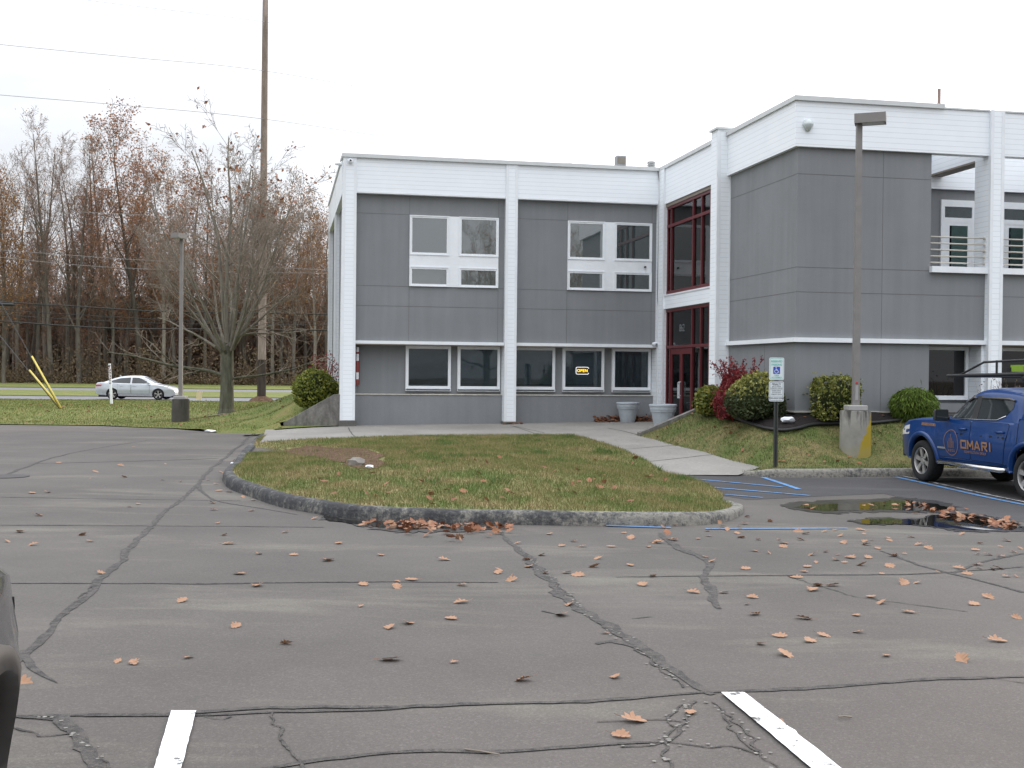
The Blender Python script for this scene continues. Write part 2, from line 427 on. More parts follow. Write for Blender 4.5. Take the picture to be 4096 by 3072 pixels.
M['oakbrown'] = m_leafy('brown_oak_leaf', (0.20, 0.082, 0.045), (0.30, 0.14, 0.075), 0.65, 0.1)
# ------------------------------------------------------------------ ground surfaces
UA = R(90 - 78.7)                                   # the building's turn about z
_u = (math.cos(UA), math.sin(UA)); _v = (-math.sin(UA), math.cos(UA))
A0 = at_z(1375, 628.7, 7.75)                        # its front left corner
def bw(s, t, z=0.0): return (A0[0] + s * _u[0] + t * _v[0], A0[1] + s * _u[1] + t * _v[1], z)

LOT = RBF([(0, 0, 0), (-4, 2, 0), (4, 2, 0), (0, 5, 0), (-4, 6, -.01), (5, 6, -.03), (0, 9, -.07), (5, 10, -.13), (-6, 13, -.10), (0, 13.6, -.16), (3.2, 15.7, -.27), (6.5, 16, -.32),
           (10, 14, -.25), (8.2, 18.7, -.37), (8, 22.2, -.37), (4, 22.4, -.36), (11, 23, -.36), (-4.5, 18, -.13), (-6.3, 25, -.13), (-6.8, 31, -.14), (-10, 25, -.16), (-13, 38, -.30), (-17, 38, -.27),
           (-20, 20, -.15), (-30, 38, -.25), (0, 28, -.42), (4, 33, -.42), (0, 38, -.45), (9, 30, -.45), (16, 20, -.35), (14, 5, -.1), (-14, 5, 0), (0, -8, .05), (-12, -8, .05), (12, -8, .05)])
WALK = RBF([bw(-1.2, -.4, .0), bw(0, 0, .03), bw(4.8, 0, .09), bw(9.5, 0, .17), bw(9.3, -4.5, .15), bw(9.6, 1, .17), (3.33, 29.15, .08), (4.1, 22.4, -.345), (3.2, 22.4, -.345), (3.6, 25.5, -.14), (-6.6, 31, -.09),
            (0, 29.7, .0), (-5.9, 27.3, -.06), (-3, 28.6, -.02), (3.0, 27.5, -.02)])
# the kerbed island in the middle: outer foot of the kerb, from the back left round the front to the back right
KERB_L = [(1062, 1729, .02), (1017, 1758, .03), (967, 1807, .05), (934, 1857, .08), (903, 1893, .12), (890, 1915, .15), (893, 1931, .16), (918, 1956, .16), (992, 1985, .16), (1116, 2027, .16), (1240, 2051, .16),
          (1416, 2078, .16), (1700, 2093, .16), (2003, 2098, .16), (2292, 2103, .16), (2560, 2106, .16), (2700, 2105, .16), (2803, 2101, .15), (2897, 2088, .13), (2962, 2063, .10), (2975, 2040, .06), (2967, 2023, .04), (2929, 2010, .03)]
KO = []
for x, y, h in KERB_L:
    p = hit(x, y, LOT); KO.append((p[0], p[1], h))
KO = smooth_line(KO, 5)
BACK_R = [(2891, 1975), (2829, 1937), (2768, 1913), (2707, 1899), (2645, 1883), (2592, 1844), (2492, 1798), (2400, 1767), (2296, 1741)]
back = [hit(x, y, lambda a, b: LOT(a, b) + .02) for x, y in BACK_R[:3]] + [hit(x, y, WALK) for x, y in BACK_R[3:]]
back += [hit(x, y, WALK) for x, y in [(2150, 1740), (2037, 1741), (1850, 1742), (1667, 1744), (1480, 1749), (1296, 1755), (1160, 1761), (1062, 1768), (1040, 1771)]]
# inward normals of the kerb line
def offs(line, d):
    out = []
    for i, p in enumerate(line):
        a = line[max(0, i - 1)]; b = line[min(len(line) - 1, i + 1)]
        tx, ty = b[0] - a[0], b[1] - a[1]; q = math.hypot(tx, ty) or 1
        out.append((p[0] - ty / q * d, p[1] + tx / q * d))
    return out
kin = offs(KO, 0.17)
kin = [(q[0], q[1], LOT(p[0], p[1]) + p[2] - .015) for p, q in zip(KO, kin)]
isl_ctrl = kin[::4] + [tuple(b) for b in back]
cen = np.mean([p[:2] for p in isl_ctrl], axis=0)
ISL = RBF(isl_ctrl + [(cen[0] - 2.5, cen[1] - 1.5, .045), (cen[0] + 1.0, cen[1] - 2, .05), (cen[0], cen[1] + 2, .06)])

struct_objs = []
# ---- far ground, one sheet to the horizon
mb = MB()
def far(x, y): return -0.75 if y < 37 else -0.36
xs = [-900, -300, -120, -60, -20, 20, 60, 120, 300, 900]; ys = [-300, -60, 36, 42, 66, 74, 92, 104, 133, 200, 400, 1500]
for j, y in enumerate(ys):
    for x in xs: mb.v.append((x, y, far(x, y)))
for j in range(len(ys) - 1):
    for i in range(len(xs) - 1):
        a = j * len(xs) + i; mb.face((a, a + 1, a + len(xs) + 1, a + len(xs)))
M['forestfloor'] = m_grass('forest_floor', (0.07, 0.06, 0.03), (0.13, 0.09, 0.055), (0.10, 0.07, 0.045), 0.5)
struct(mb.build('ground', M['forestfloor']))

# ---- asphalt with its seams and cracks (surface marks stay in the same mesh)
def lot_full(x, y): return LOT(x, y)
vs, fs = sheet([(-60, -12), (30, -12), (30, 24.5), (12, 29), (4, 36), (-2, 38.5), (-30, 39.5), (-60, 39.5)], LOT, 1.1)
mb = MB(); mb.add(vs, fs)
def ribbon(mb, pix, w, jit=0.25, dz=0.004, fn=LOT, step=0.07, world=False):
    P = pix if world else [hit(x * V, y * V, fn)[:2] for x, y in pix]
    P = smooth_line(P, 4)
    # resample
    Q = [P[0]]
    for a, b in zip(P, P[1:]):
        d = math.dist(a, b); k = max(1, int(d / step))
        for j in range(1, k + 1): Q.append((a[0] + (b[0] - a[0]) * j / k, a[1] + (b[1] - a[1]) * j / k))
    L = len(Q); b0 = len(mb.v); wob = 0.0; wl = wr = 1.0
    for i, p in enumerate(Q):
        a = Q[max(0, i - 1)]; c = Q[min(L - 1, i + 1)]; tx, ty = c[0] - a[0], c[1] - a[1]; q = math.hypot(tx, ty) or 1
        f = i / max(1, L - 1); ww = w if not hasattr(w, '__len__') else w[min(len(w) - 1, int(f * len(w)))] 
        if hasattr(w, '__len__'):
            g = f * (len(w) - 1); k = min(len(w) - 2, int(g)); ww = w[k] + (w[k + 1] - w[k]) * (g - k)
        wob = wob * 0.93 + rng.uniform(-1, 1) * ww * 0.22
        wl = wl * 0.6 + 0.4 * rng.uniform(1 - 2 * jit, 1 + 2 * jit); wr = wr * 0.6 + 0.4 * rng.uniform(1 - 2 * jit, 1 + 2 * jit)
        nx, ny = -ty / q, tx / q
        for sgn, wv in ((wob + ww * 0.5 * wl, 0), (wob - ww * 0.5 * wr, 0)):
            x, y = p[0] + nx * sgn, p[1] + ny * sgn
            mb.v.append((x, y, fn(x, y) + dz))
        if i: mb.face((b0 + 2 * i - 2, b0 + 2 * i - 1, b0 + 2 * i + 1, b0 + 2 * i))
mb.cur = 1
seams = [
 ([(1085, 1152), (1110, 1175), (1150, 1215), (1190, 1250), (1230, 1295), (1270, 1330), (1320, 1360), (1370, 1400), (1420, 1440), (1480, 1488), (1520, 1505)], [.05, .08, .10, .12, .14, .11, .10, .07], .45),
 ([(1290, 1392), (1330, 1386), (1385, 1402), (1420, 1432)], [.04, .10, .10, .03], .35),
 ([(30, 1440), (75, 1392), (130, 1330), (200, 1265), (240, 1225), (300, 1165), (345, 1120), (400, 1072), (425, 1048), (460, 1008), (490, 983), (535, 948), (548, 936)], [.05, .09, .08, .07, .07, .08, .08, .08, .1, .1], .35),
 ([(425, 1048), (440, 1066), (480, 1085), (560, 1098), (640, 1112)], [.10, .05, .03, .02], .3),
 ([(0, 1549), (200, 1545), (400, 1540), (580, 1530), (820, 1528), (1000, 1522), (1300, 1512), (1520, 1498), (1800, 1485), (2000, 1470), (2212, 1462)], [.035, .04, .05, .06, .05, .06, .045, .06, .04, .05, .03], .55),
 ([(180, 1548), (400, 1546), (600, 1538), (820, 1533), (900, 1527)], [.01, .03, .04, .03, .01], .5),
 ([(0, 1135), (300, 1136), (700, 1139)], .035, .4), ([(0, 1260), (400, 1260), (800, 1258), (1075, 1258)], [.03, .045, .05, .03], .4), ([(1330, 1247), (1700, 1243), (2000, 1240), (2212, 1225)], [.03, .05, .05, .05], .4),
 ([(0, 1074), (240, 1078), (520, 1082)], .03, .4), ([(60, 1002), (300, 996), (470, 990)], .05, .4), ([(0, 1030), (110, 990), (200, 970), (330, 950)], [.08, .07, .05, .02], .3),
 ([(1425, 1152), (1480, 1190), (1525, 1212), (1515, 1240), (1510, 1250), (1545, 1290), (1562, 1316)], [.05, .10, .15, .09, .07, .12, .05], .4),
 ([(1900, 1190), (2000, 1225), (2100, 1250), (2212, 1280)], [.03, .05, .06, .06], .35), ([(2060, 1238), (2130, 1213), (2212, 1196)], [.04, .07, .05], .4),
 ([(130, 1545), (150, 1575), (180, 1605), (210, 1640), (232, 1675)], [.10, .08, .10, .08], .45), ([(40, 1545), (90, 1552), (130, 1560), (165, 1590)], [.03, .02, .02], .4),
 ([(560, 1662), (700, 1642), (900, 1622), (1100, 1626), (1300, 1612), (1450, 1606)], [.03, .05, .045, .05, .035, .01], .35),
 ([(1290, 1560), (1420, 1555), (1475, 1560)], .012, .4), ([(55, 1405), (75, 1440), (130, 1475)], [.08, .06, .01], .3), ([(1170, 1320), (1215, 1330)], .03, .3), ([(1365, 1337), (1410, 1333)], [.01, .02, .01], .3),
 ([(1000, 1090), (1060, 1130), (1085, 1152)], .03, .4)]
for p, w, j in seams: ribbon(mb, p, [x * .82 for x in w] if hasattr(w, '__len__') else w * .8, j)
# fine broken cracks with pale crumbs beside them
def crack(pix, w, jag, fn=LOT):
    P = [hit(x * V, y * V, fn)[:2] for x, y in pix]; Q = []
    for a, b in zip(P, P[1:]):
        d = math.dist(a, b); k = max(1, int(d / .07))
        for i in range(k): Q.append((a[0] + (b[0] - a[0]) * i / k + rng.uniform(-jag, jag), a[1] + (b[1] - a[1]) * i / k + rng.uniform(-jag, jag)))
    Q.append(P[-1]); ribbon(mb, Q, w, .8, .0045, fn, .035, True)
CR = [[(1110, 1176), (1190, 1249), (1275, 1332), (1370, 1398), (1480, 1486)], [(1500, 1515), (1480, 1560), (1440, 1602), (1430, 1625), (1455, 1665)], [(1530, 1515), (1585, 1560), (1625, 1600), (1650, 1635), (1690, 1665)], [(1440, 1602), (1500, 1612), (1580, 1616), (1640, 1630)], [(1440, 1602), (1395, 1612), (1340, 1614)],
      [(1480, 1520), (1440, 1545), (1455, 1575), (1440, 1602)], [(1560, 1545), (1580, 1575), (1640, 1625)], [(75, 1392), (130, 1332), (240, 1226)], [(40, 1550), (120, 1552), (165, 1590), (200, 1620), (235, 1662)], [(440, 1548), (470, 1556), (500, 1548)], [(590, 1538), (600, 1575), (640, 1640), (655, 1662)], [(20, 1570), (90, 1590), (150, 1585)], [(2110, 1462), (2160, 1468), (2212, 1476)], [(1700, 1245), (1850, 1290), (2090, 1322)]]
for c in CR: mb.cur = 1; crack(c, .012, .02)
mb.cur = 2
for c in CR[:6] + CR[8:9]:
    P = [hit(x * V, y * V, LOT)[:2] for x, y in c]
    for a, b in zip(P, P[1:]):
        for _ in range(int(math.dist(a, b) / .05)):
            f = rng.random(); x = a[0] + (b[0] - a[0]) * f + rng.gauss(0, .022); y = a[1] + (b[1] - a[1]) * f + rng.gauss(0, .022); s_ = rng.uniform(.004, .014); z = LOT(x, y) + .006; k0 = len(mb.v); t0 = rng.uniform(0, 6)
            mb.v += [(x + s_ * math.cos(t0 + q), y + s_ * math.sin(t0 + q), z) for q in (0, 1.3, 2.4, 3.9, 5.1)]; mb.face(range(k0, k0 + 5))
# darker resurfaced bay on the right
mb.cur = 3
bay = [(2700, 1902), (2960, 1902), (3090, 1911), (3259, 1913), (3642, 1911), (4096, 1915), (4600, 1990), (4500, 2160), (4096, 2090), (3850, 2045), (3535, 1975), (3300, 1985), (2990, 2000), (2900, 1985), (2829, 1940), (2768, 1916)]
bp = [hit(x, y, LOT)[:2] for x, y in bay]
vs, fs = sheet(bp, LOT, 0.6, 0.004); mb.add(vs, fs)
M['crumb'] = plain('crumbled_asphalt', (0.21, 0.20, 0.185), 0.95, 0.4, 30, 0.1, 0, 0.8, 80)
struct(mb.build('parking_lot', [M['asph'], M['tar'], M['crumb'], M['asph2']], fixn=False, smooth=True))

# ---- painted lines
def line_obj(name, quads, mat, dz=0.013, world=False, fn=LOT):
    m = MB()
    for q in quads:
        P = q if world else [hit(x * V, y * V, fn)[:2] for x, y in q]
        # split lengthways so that it follows the ground
        (a, b, c, d) = P; k = max(2, int(math.dist(a, d) / 0.06))
        b0 = len(m.v)
        for i in range(k + 1):
            f = i / k
            for s, e in ((a, d), (b, c)):
                x, y = s[0] + (e[0] - s[0]) * f + rng.uniform(-.002, .002) * ((rng.random() < .06) * 4 + 1), s[1] + (e[1] - s[1]) * f; m.v.append((x, y, fn(x, y) + dz))
            if i: m.face((b0 + 2 * i - 2, b0 + 2 * i - 1, b0 + 2 * i + 1, b0 + 2 * i))
    return struct(m.build(name, mat, fixn=False))
def ext(q, f):       # carry a stripe on towards the camera
    (a, b, c, d) = [hit(x * V, y * V, LOT)[:2] for x, y in q]
    return [a, b, (b[0] + (c[0] - b[0]) * f, b[1] + (c[1] - b[1]) * f), (a[0] + (d[0] - a[0]) * f, a[1] + (d[1] - a[1]) * f)]
line_obj('parking_line', [ext([(370, 1540), (424, 1540), (393, 1659), (335, 1659)], 4)], M['whiteline'], world=True)
line_obj('parking_line', [ext([(1557, 1500), (1608, 1500), (1810, 1659), (1745, 1659)], 3)], M['whiteline'], world=True)
def r5(x, y): return ((2400 + x * .7667) / V, (1300 + y * .7667) / V)
def strip(x0, y0, x1, y1, w):
    a = hit(r5(x0, y0)[0] * V, r5(x0, y0)[1] * V, LOT)[:2]; b = hit(r5(x1, y1)[0] * V, r5(x1, y1)[1] * V, LOT)[:2]
    tx, ty = b[0] - a[0], b[1] - a[1]; q = math.hypot(tx, ty); nx, ny = -ty / q * w / 2, tx / q * w / 2
    return [(a[0] + nx, a[1] + ny), (a[0] - nx, a[1] - ny), (b[0] - nx, b[1] - ny), (b[0] + nx, b[1] + ny)]
line_obj('access_aisle_line', [strip(490, 806, 960, 849, .10), strip(585, 850, 1095, 893, .10), strip(650, 887, 850, 904, .09), strip(850, 797, 1040, 860, .11)], M['blueline'], world=True)
line_obj('blue_stop_line', [strip(30, 1051, 370, 1061, .07), strip(550, 1067, 1290, 1064, .06)], M['blueline'], world=True)
line_obj('blue_stall_line', [strip(1545, 796, 2400, 975, .11)], M['blueline'], world=True)
line_obj('old_white_stall_line', [strip(1580, 792, 2420, 965, .07)], M['palewhite'], 0.017, world=True)

# ---- island: kerb and lawn
prof = [(0.0, -0.06), (0.0, 0.0), (0.012, 0.62), (0.035, 0.90), (0.075, 1.0), (0.15, 1.0), (0.19, 0.80), (0.20, 0.0)]
def kerb(line, name, prof=prof):
    m = MB(); rings = []
    nrm = offs(line, 1.0)
    for p, q in zip(line, nrm):
        nx, ny = q[0] - p[0], q[1] - p[1]; z = LOT(p[0], p[1]); j = rng.uniform(-.002, .002)
        rings.append([(p[0] + nx * (o + j), p[1] + ny * (o + j), z + (h * p[2] if h >= 0 else h)) for o, h in prof])
    m.loft(rings, close=False); return struct(m.build(name, M['kerb'], smooth=True, fixn=False))
kerb(KO, 'kerb')
ipoly = [(p[0], p[1]) for p in kin] + [(b[0], b[1]) for b in back]
def isl_z(x, y): return ISL(x, y)
vs, fs = sheet(ipoly, isl_z, 0.45); mb = MB(); mb.add(vs, fs)
# bare soil patch, worn through the lawn
mb.cur = 1
sp = [hit(x * V, y * V, ISL) for x, y in [(600, 972), (680, 966), (790, 970), (828, 985), (822, 1008), (780, 1014), (735, 1004), (690, 990), (630, 982)]]
sp = smooth_line(sp + [sp[0]], 4)[:-1]
vs, fs = sheet([(p[0] + rng.uniform(-.14, .14), p[1] + rng.uniform(-.28, .28)) for p in sp], lambda x, y: ISL(x, y) + .012, 0.3); mb.add(vs, fs)
struct(mb.build('island_lawn', [M['grass'], M['soil']], smooth=True, fixn=False))

# ---- concrete sidewalk
left_end = [hit(x, y, lambda a, b: LOT(a, b) + .03) for x, y in [(1040, 1771), (1062, 1732)]]
wl = [left_end[0][:2], left_end[1][:2], bw(-1.6, -.6)[:2], bw(-.1, -.05)[:2], bw(-.1, .5)[:2], bw(9.7, .7)[:2], bw(9.75, -5.0)[:2], (5.15, 29.35), (3.33, 29.15)]
right_edge = [(2546, 1741), (2630, 1760), (2707, 1783), (2829, 1810), (2937, 1844), (3044, 1867)]
wl += [hit(x, y, WALK)[:2] for x, y in right_edge] + [hit(2952, 1900, WALK)[:2]] + [b[:2] for b in back[3:]]
vs, fs = sheet(wl, WALK, 0.7); mb = MB(); mb.add(vs, fs)
M['joint'] = plain('walk_joint', (0.06, 0.06, 0.055), 0.95)
mb.cur = 1
def px_rib(pts, w, fn): ribbon(mb, [hit(x, y, fn)[:2] for x, y in pts], w, .2, .004, fn, world=True)
for pts in [[(1395, 1711), (1410, 1738), (1422, 1748)], [(2046, 1703), (2100, 1720), (2150, 1739)], [(2040, 1702), (2180, 1732)], [(2430, 1712), (2560, 1742)], [(2500, 1797), (2700, 1782)], [(2600, 1846), (2860, 1818)]]:
    px_rib(pts, .03, WALK)
struct(mb.build('sidewalk', [M['side'], M['joint']], smooth=True, fixn=False))

# ---- right-hand kerb, mound lawn and mulch bed
KR = [hit(x, y, LOT) for x, y in [(2955, 1902), (3000, 1903), (3090, 1909), (3259, 1910), (3450, 1908), (3642, 1907), (3850, 1907), (4096, 1908), (4500, 1912)]]
KR = [(p[0], p[1], h) for p, h in zip(KR, [.03, .09, .155, .16, .16, .16, .16, .16, .16])]
KR = smooth_line(KR, 5)
kerb(KR, 'kerb')
krin = [(q[0], q[1], LOT(p[0], p[1]) + p[2] - .015) for p, q in zip(KR, offs(KR, .17))]
bed_px = [(2795, 1650, 28.6), (2891, 1664, 27.6), (3001, 1702, 25.6), (3065, 1721, 24.9), (3128, 1729, 24.6), (3191, 1721, 24.75), (3255, 1705, 25.1), (3359, 1702, 25.2), (3489, 1699, 25.3), (3658, 1683, 25.7), (3900, 1672, 26.0)]
bed_front = [at_y(*p) for p in bed_px] + [(16.0, 26.4, .52)]
redge = [hit(x, y, WALK) for x, y in right_edge]
MND = RBF(krin[::3] + redge + bed_front + [(3.33, 29.0, .12), (4.2, 29.1, .45), (5.1, 29.25, .80), bw(9.62, -5.6, .82), bw(9.62, -9.2, .70), bw(13, -9.2, .66), bw(19, -9.2, .55), at_y(3422, 1808, 24.35), (15, 23.6, -.18), (9.0, 24.4, .05)])
mpoly = [(p[0], p[1] - .03) for p in krin] + [(19.5, 23.3), (19.5, 28.0)] + [bw(16, -9.0)[:2], bw(9.9, -9.0)[:2], bw(9.9, -5.2)[:2], (5.1, 29.3), (3.25, 29.1)] + [(p[0] - .10, p[1] - .03) for p in redge]
vs, fs = sheet(mpoly, MND, 0.5); mb = MB(); mb.add(vs, fs)
mb.cur = 1
bpoly = [p[:2] for p in bed_front] + [bw(16, -9.1)[:2], bw(9.9, -9.1)[:2], bw(9.9, -5.3)[:2]]
vs, fs = sheet(bpoly, lambda x, y: MND(x, y) + .035, 0.4); mb.add(vs, fs)
struct(mb.build('mound_lawn', [M['grass2'], M['mulch']], smooth=True, fixn=False))
# plastic edging round the bed
mb = MB(); e = smooth_line([(p[0], p[1] - .03, MND(p[0], p[1]) + .05) for p in bed_front], 4); mb.tube(e, .035, 6)
tag(mb.build('bed_edging', M['black'], smooth=True), 'black plastic edging along the front of the mulch bed', 'edging')

# ---- left lawn, road, verge
LE = [(-600, 1687), (0, 1696), (400, 1700), (700, 1712), (860, 1726), (980, 1741), (1030, 1738), (1062, 1731)]
led = [hit(x, y, lambda a, b: LOT(a, b) + .03) for x, y in LE]
led = [(-46, led[0][1] + 1, led[0][2])] + led
MNL = RBF(led + [bw(-1.6, -.6, .10), bw(-.1, -.05, .55), (-6.4, 32.9, .28), (-5.6, 33.1, .6), bw(-.3, 2, .95), bw(-.3, 5, 1.0), bw(-.3, 10, 1.0), at_y(1262, 1632, 34.5), at_y(907, 1661, 43), (-9, 36, -.12), (-8.2, 38, .12), (-6.5, 45, .62),
            (-9, 60, -.12), (-2, 60, -.05), (4, 50, .7)] + [(x, 66, -.2) for x in (-60, -40, -25, -12, 0, 15)] + [(-40, 50, -.15), (-20, 50, -.15), (-14, 56, -.15), (-30, 60, -.15), (-14, 46, -.2)])
lpoly = [p[:2] for p in led] + [bw(-1.7, -.62)[:2], bw(-1.75, 0.1)[:2], bw(-.0, 0.1)[:2], bw(-.0, 10.4)[:2], bw(20, 10.4)[:2], (15, 66), (-62, 66)]
vs, fs = sheet(lpoly, MNL, 1.0); mb = MB(); mb.add(vs, fs)
vs, fs = sheet([bw(-1.9, -.75)[:2], bw(-.08, -.10)[:2], bw(-.08, .03)[:2], bw(-1.9, .25)[:2]], lambda x, y: WALK(x, y) + .03, .4); mb.add(vs, fs)
struct(mb.build('roadside_lawn', M['grass3'], smooth=True, fixn=False))
def flat(name, y0, y1, z, mat, x0=-220, x1=160):
    m = MB(); n = 20
    for i in range(n + 1):
        x = x0 + (x1 - x0) * i / n; m.v += [(x, y0, z), (x, y1, z)]
        if i: m.face((2 * i - 2, 2 * i, 2 * i + 1, 2 * i - 1))
    return struct(m.build(name, mat, fixn=False))
flat('road', 65.6, 74.6, -.225, M['road']); flat('road', 91.6, 104.5, -.225, M['road'])
flat('median_lawn', 74.4, 92, -.19, M['grass3']); flat('verge_lawn', 104.2, 137, -.18, M['grass3'])
flat('road_edge_line', 66.6, 66.95, -.215, M['palewhite']); flat('road_edge_line', 73.6, 73.85, -.215, M['palewhite'])

# ---- standing water
M['water'] = NT('puddle_water').bsdf((0.012, 0.011, 0.010), 0.015, 0.5, ior=1.4)
def puddle(pix, dz=0.010):
    P = [hit(x, y, LOT) for x, y in pix]
    S = smooth_line(P + [P[0]], 5)[:-1]; z = max(p[2] for p in P)
    S = [(p[0] + rng.uniform(-.05, .05), p[1] + rng.uniform(-.08, .08)) for p in S]
    m = MB(); vs, fs = sheet(S, LOT, .5, dz); m.add(vs, fs)
    return struct(m.build('puddle', M['water'], fixn=False))
def p8(x, y): return (2600 + x * .6763, 2000 + y * .6763)
M['wet'] = NT('wet_asphalt').bsdf((0.030, 0.028, 0.026), 0.30, 0.5)
def wet(mb_, pix, g=1.16):
    c = np.mean(pix, 0); P = [hit(*(c + (np.array(p) - c) * np.array([1 + (g - 1) * .5, g * 1.12])), LOT)[:2] for p in pix]; S = smooth_line(P + [P[0]], 7)[:-1]
    S = [(x + rng.gauss(0, .05), y + rng.gauss(0, .10)) for x, y in S]; vs, fs = sheet(S, LOT, .5, .0075); mb_.add(vs, fs)
wm = MB()
wet(wm, [p8(*p) for p in [(820, 38), (900, 22), (1250, 8), (1500, 2), (1700, 20), (1800, 60), (1650, 72), (1400, 66), (1200, 74), (980, 68)]])
struct(wm.build('wet_asphalt', M['wet'], fixn=False)); wm = MB()
wet(wm, [p8(*p) for p in [(1180, 128), (1380, 112), (1560, 118), (1700, 92), (1850, 88), (2010, 110), (2150, 142), (2190, 172), (2020, 182), (1850, 176), (1690, 160), (1500, 146), (1300, 146)]], 1.1)
struct(wm.build('wet_asphalt', M['wet'], fixn=False)); wm = MB()
wet(wm, [(1290, 2063), (1416, 2083), (1600, 2092), (1800, 2096), (1990, 2098), (2000, 2112), (1850, 2118), (1700, 2124), (1560, 2118), (1420, 2100), (1320, 2080)], 1.1)
struct(wm.build('wet_asphalt', M['wet'], fixn=False))
puddle([p8(*p) for p in [(850, 44), (930, 30), (1200, 24), (1400, 8), (1560, 8), (1700, 30), (1790, 60), (1650, 68), (1400, 60), (1200, 66), (1000, 64)]])
puddle([p8(*p) for p in [(1180, 128), (1380, 112), (1560, 118), (1700, 92), (1850, 88), (2010, 110), (2150, 142), (2190, 172), (2020, 182), (1850, 176), (1690, 160), (1500, 146), (1300, 146)]])
puddle([(1290, 2063), (1416, 2083), (1600, 2092), (1800, 2096), (1850, 2110), (1700, 2120), (1560, 2116), (1420, 2098), (1320, 2080)])
# ------------------------------------------------------------------ office building (local x along the front, y into it)
B = empty('office_building', (A0[0], A0[1], 0), UA, 'two storey grey stucco office building with white siding bands and columns', 'building')
def part(mb, name, mat, parent=None, **k): return mb.build(name, mat, parent or B, **k)
XR, YF = 9.516, -9.378               # the wing's inner wall plane and its front plane
XE, YB = 26.0, 10.2                  # far right end and back

# ---- walls (stucco), with their joints as shallow grooves
w = MB()
for x0, x1 in ((.30, 4.80), (5.06, 9.60)): w.box(x0, x1, .20, .45, 2.42, 6.95)
w.cur = 1
def groove_h(x0, x1, y, z): w.box(x0, x1, y - .003, y + .01, z - .006, z + .006)
def groove_v(x, y, z0, z1): w.box(x - .006, x + .006, y - .003, y + .01, z0, z1)
for x0, x1, a, b in ((.37, 4.757, 1.93, 4.575), (5.10, 9.49, 6.68, 9.325)):
    for z in (6.20, 4.105, 3.525): groove_h(x0, x1, .20, z)
    for x in (a, b): groove_v(x, .20, 2.5, 4.1); groove_v(x, .20, 6.2, 6.755)
part(w, 'upper_wall', [M['stucco'], M['groove']])
w = MB()
w.box(.30, 4.80, .60, .85, .9, 2.42); w.box(5.06, 9.60, .60, .85, .9, 2.42)      # wall behind the ground floor windows
w.box(.30, 9.60, .35, .85, -.3, .935)
w.cur = 1
for x0, x1 in ((.372, 4.755), (5.105, 9.49)):
    n = 8
    for i in range(n):
        a, b = x0 + (x1 - x0) * i / n, x0 + (x1 - x0) * (i + 1) / n
        w.box(a + .004, b - .004, .325, .60, .935, .962 + rng.uniform(-.003, .003))
part(w, 'ground_floor_wall', [M['stucco'], M['cream']])
# soffit band between the storeys
w = MB()
for x0, x1 in ((.372, 4.755), (5.105, 9.49)):
    w.box(x0, x1, .08, .20, 2.415, 2.505); w.cur = 1; w.box(x0, x1, .10, .60, 2.385, 2.42); w.cur = 0
part(w, 'storey_band', [M['trim'], M['soffit']])

# ---- fascia boards and parapet flashing
w = MB()
for x0, x1 in ((.372, 4.755), (5.104, 9.47)): w.box(x0, x1, .03, .20, 6.755, 7.76)
w.box(XR - .0, XR + .25, -4.9, .03, 6.70, 7.76)
w.box(XR, XR + .25, YF, -5.35, 6.745, 7.76)
w.box(XR + .25, 14.316, YF, YF + .25, 6.745, 7.76); w.box(14.656, 19.6, YF, YF + .25, 6.755, 7.76); w.box(19.94, XE, YF, YF + .25, 6.755, 7.76)
w.box(-.02, .2, .45, YB, 6.755, 7.76)
w.cur = 1
for x0, x1 in ((.372, 4.755), (5.104, 9.47)): w.box(x0, x1, .02, .028, 6.755, 6.80)
w.box(XR - .06, XR - .002, -.06, 0.03, .16, 7.76)
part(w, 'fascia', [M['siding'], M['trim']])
w = MB()
w.box(-.05, XR - .05, -.05, .30, 7.76, 7.865)
w.box(XR - .05, XR + .30, -4.88, -.05, 7.76, 7.865)
w.box(XR - .05, XR + .30, YF - .06, -5.36, 7.76, 7.865)
w.box(XR + .30, 13.14, YF - .06, YF + .30, 7.76, 7.865); w.box(13.14, 14.30, YF - .03, YF + .30, 7.762, 7.80); w.box(14.67, XE, YF - .03, YF + .30, 7.762, 7.80)
w.box(-.06, .26, .30, YB, 7.76, 7.84)
part(w, 'parapet_flashing', M['flash'])
w = MB()
w.box(.26, XR + .28, .30, YB, 7.40, 7.62); w.box(XR + .28, XE, YF + 2.8, YB, 7.40, 7.62); w.box(XR + .28, 12.9, YF + .3, YF + 2.8, 7.40, 7.62)
part(w, 'roof', M['roof'])
# left side, back and far walls that close the volume
w = MB()
w.box(.12, .35, .85, YB, -.3, 6.75); w.box(.35, XE, YB - .25, YB, -.3, 7.7); w.box(XE - .25, XE, YF + .1, YB - .25, -.3, 7.7)
part(w, 'side_wall', M['stucco'])

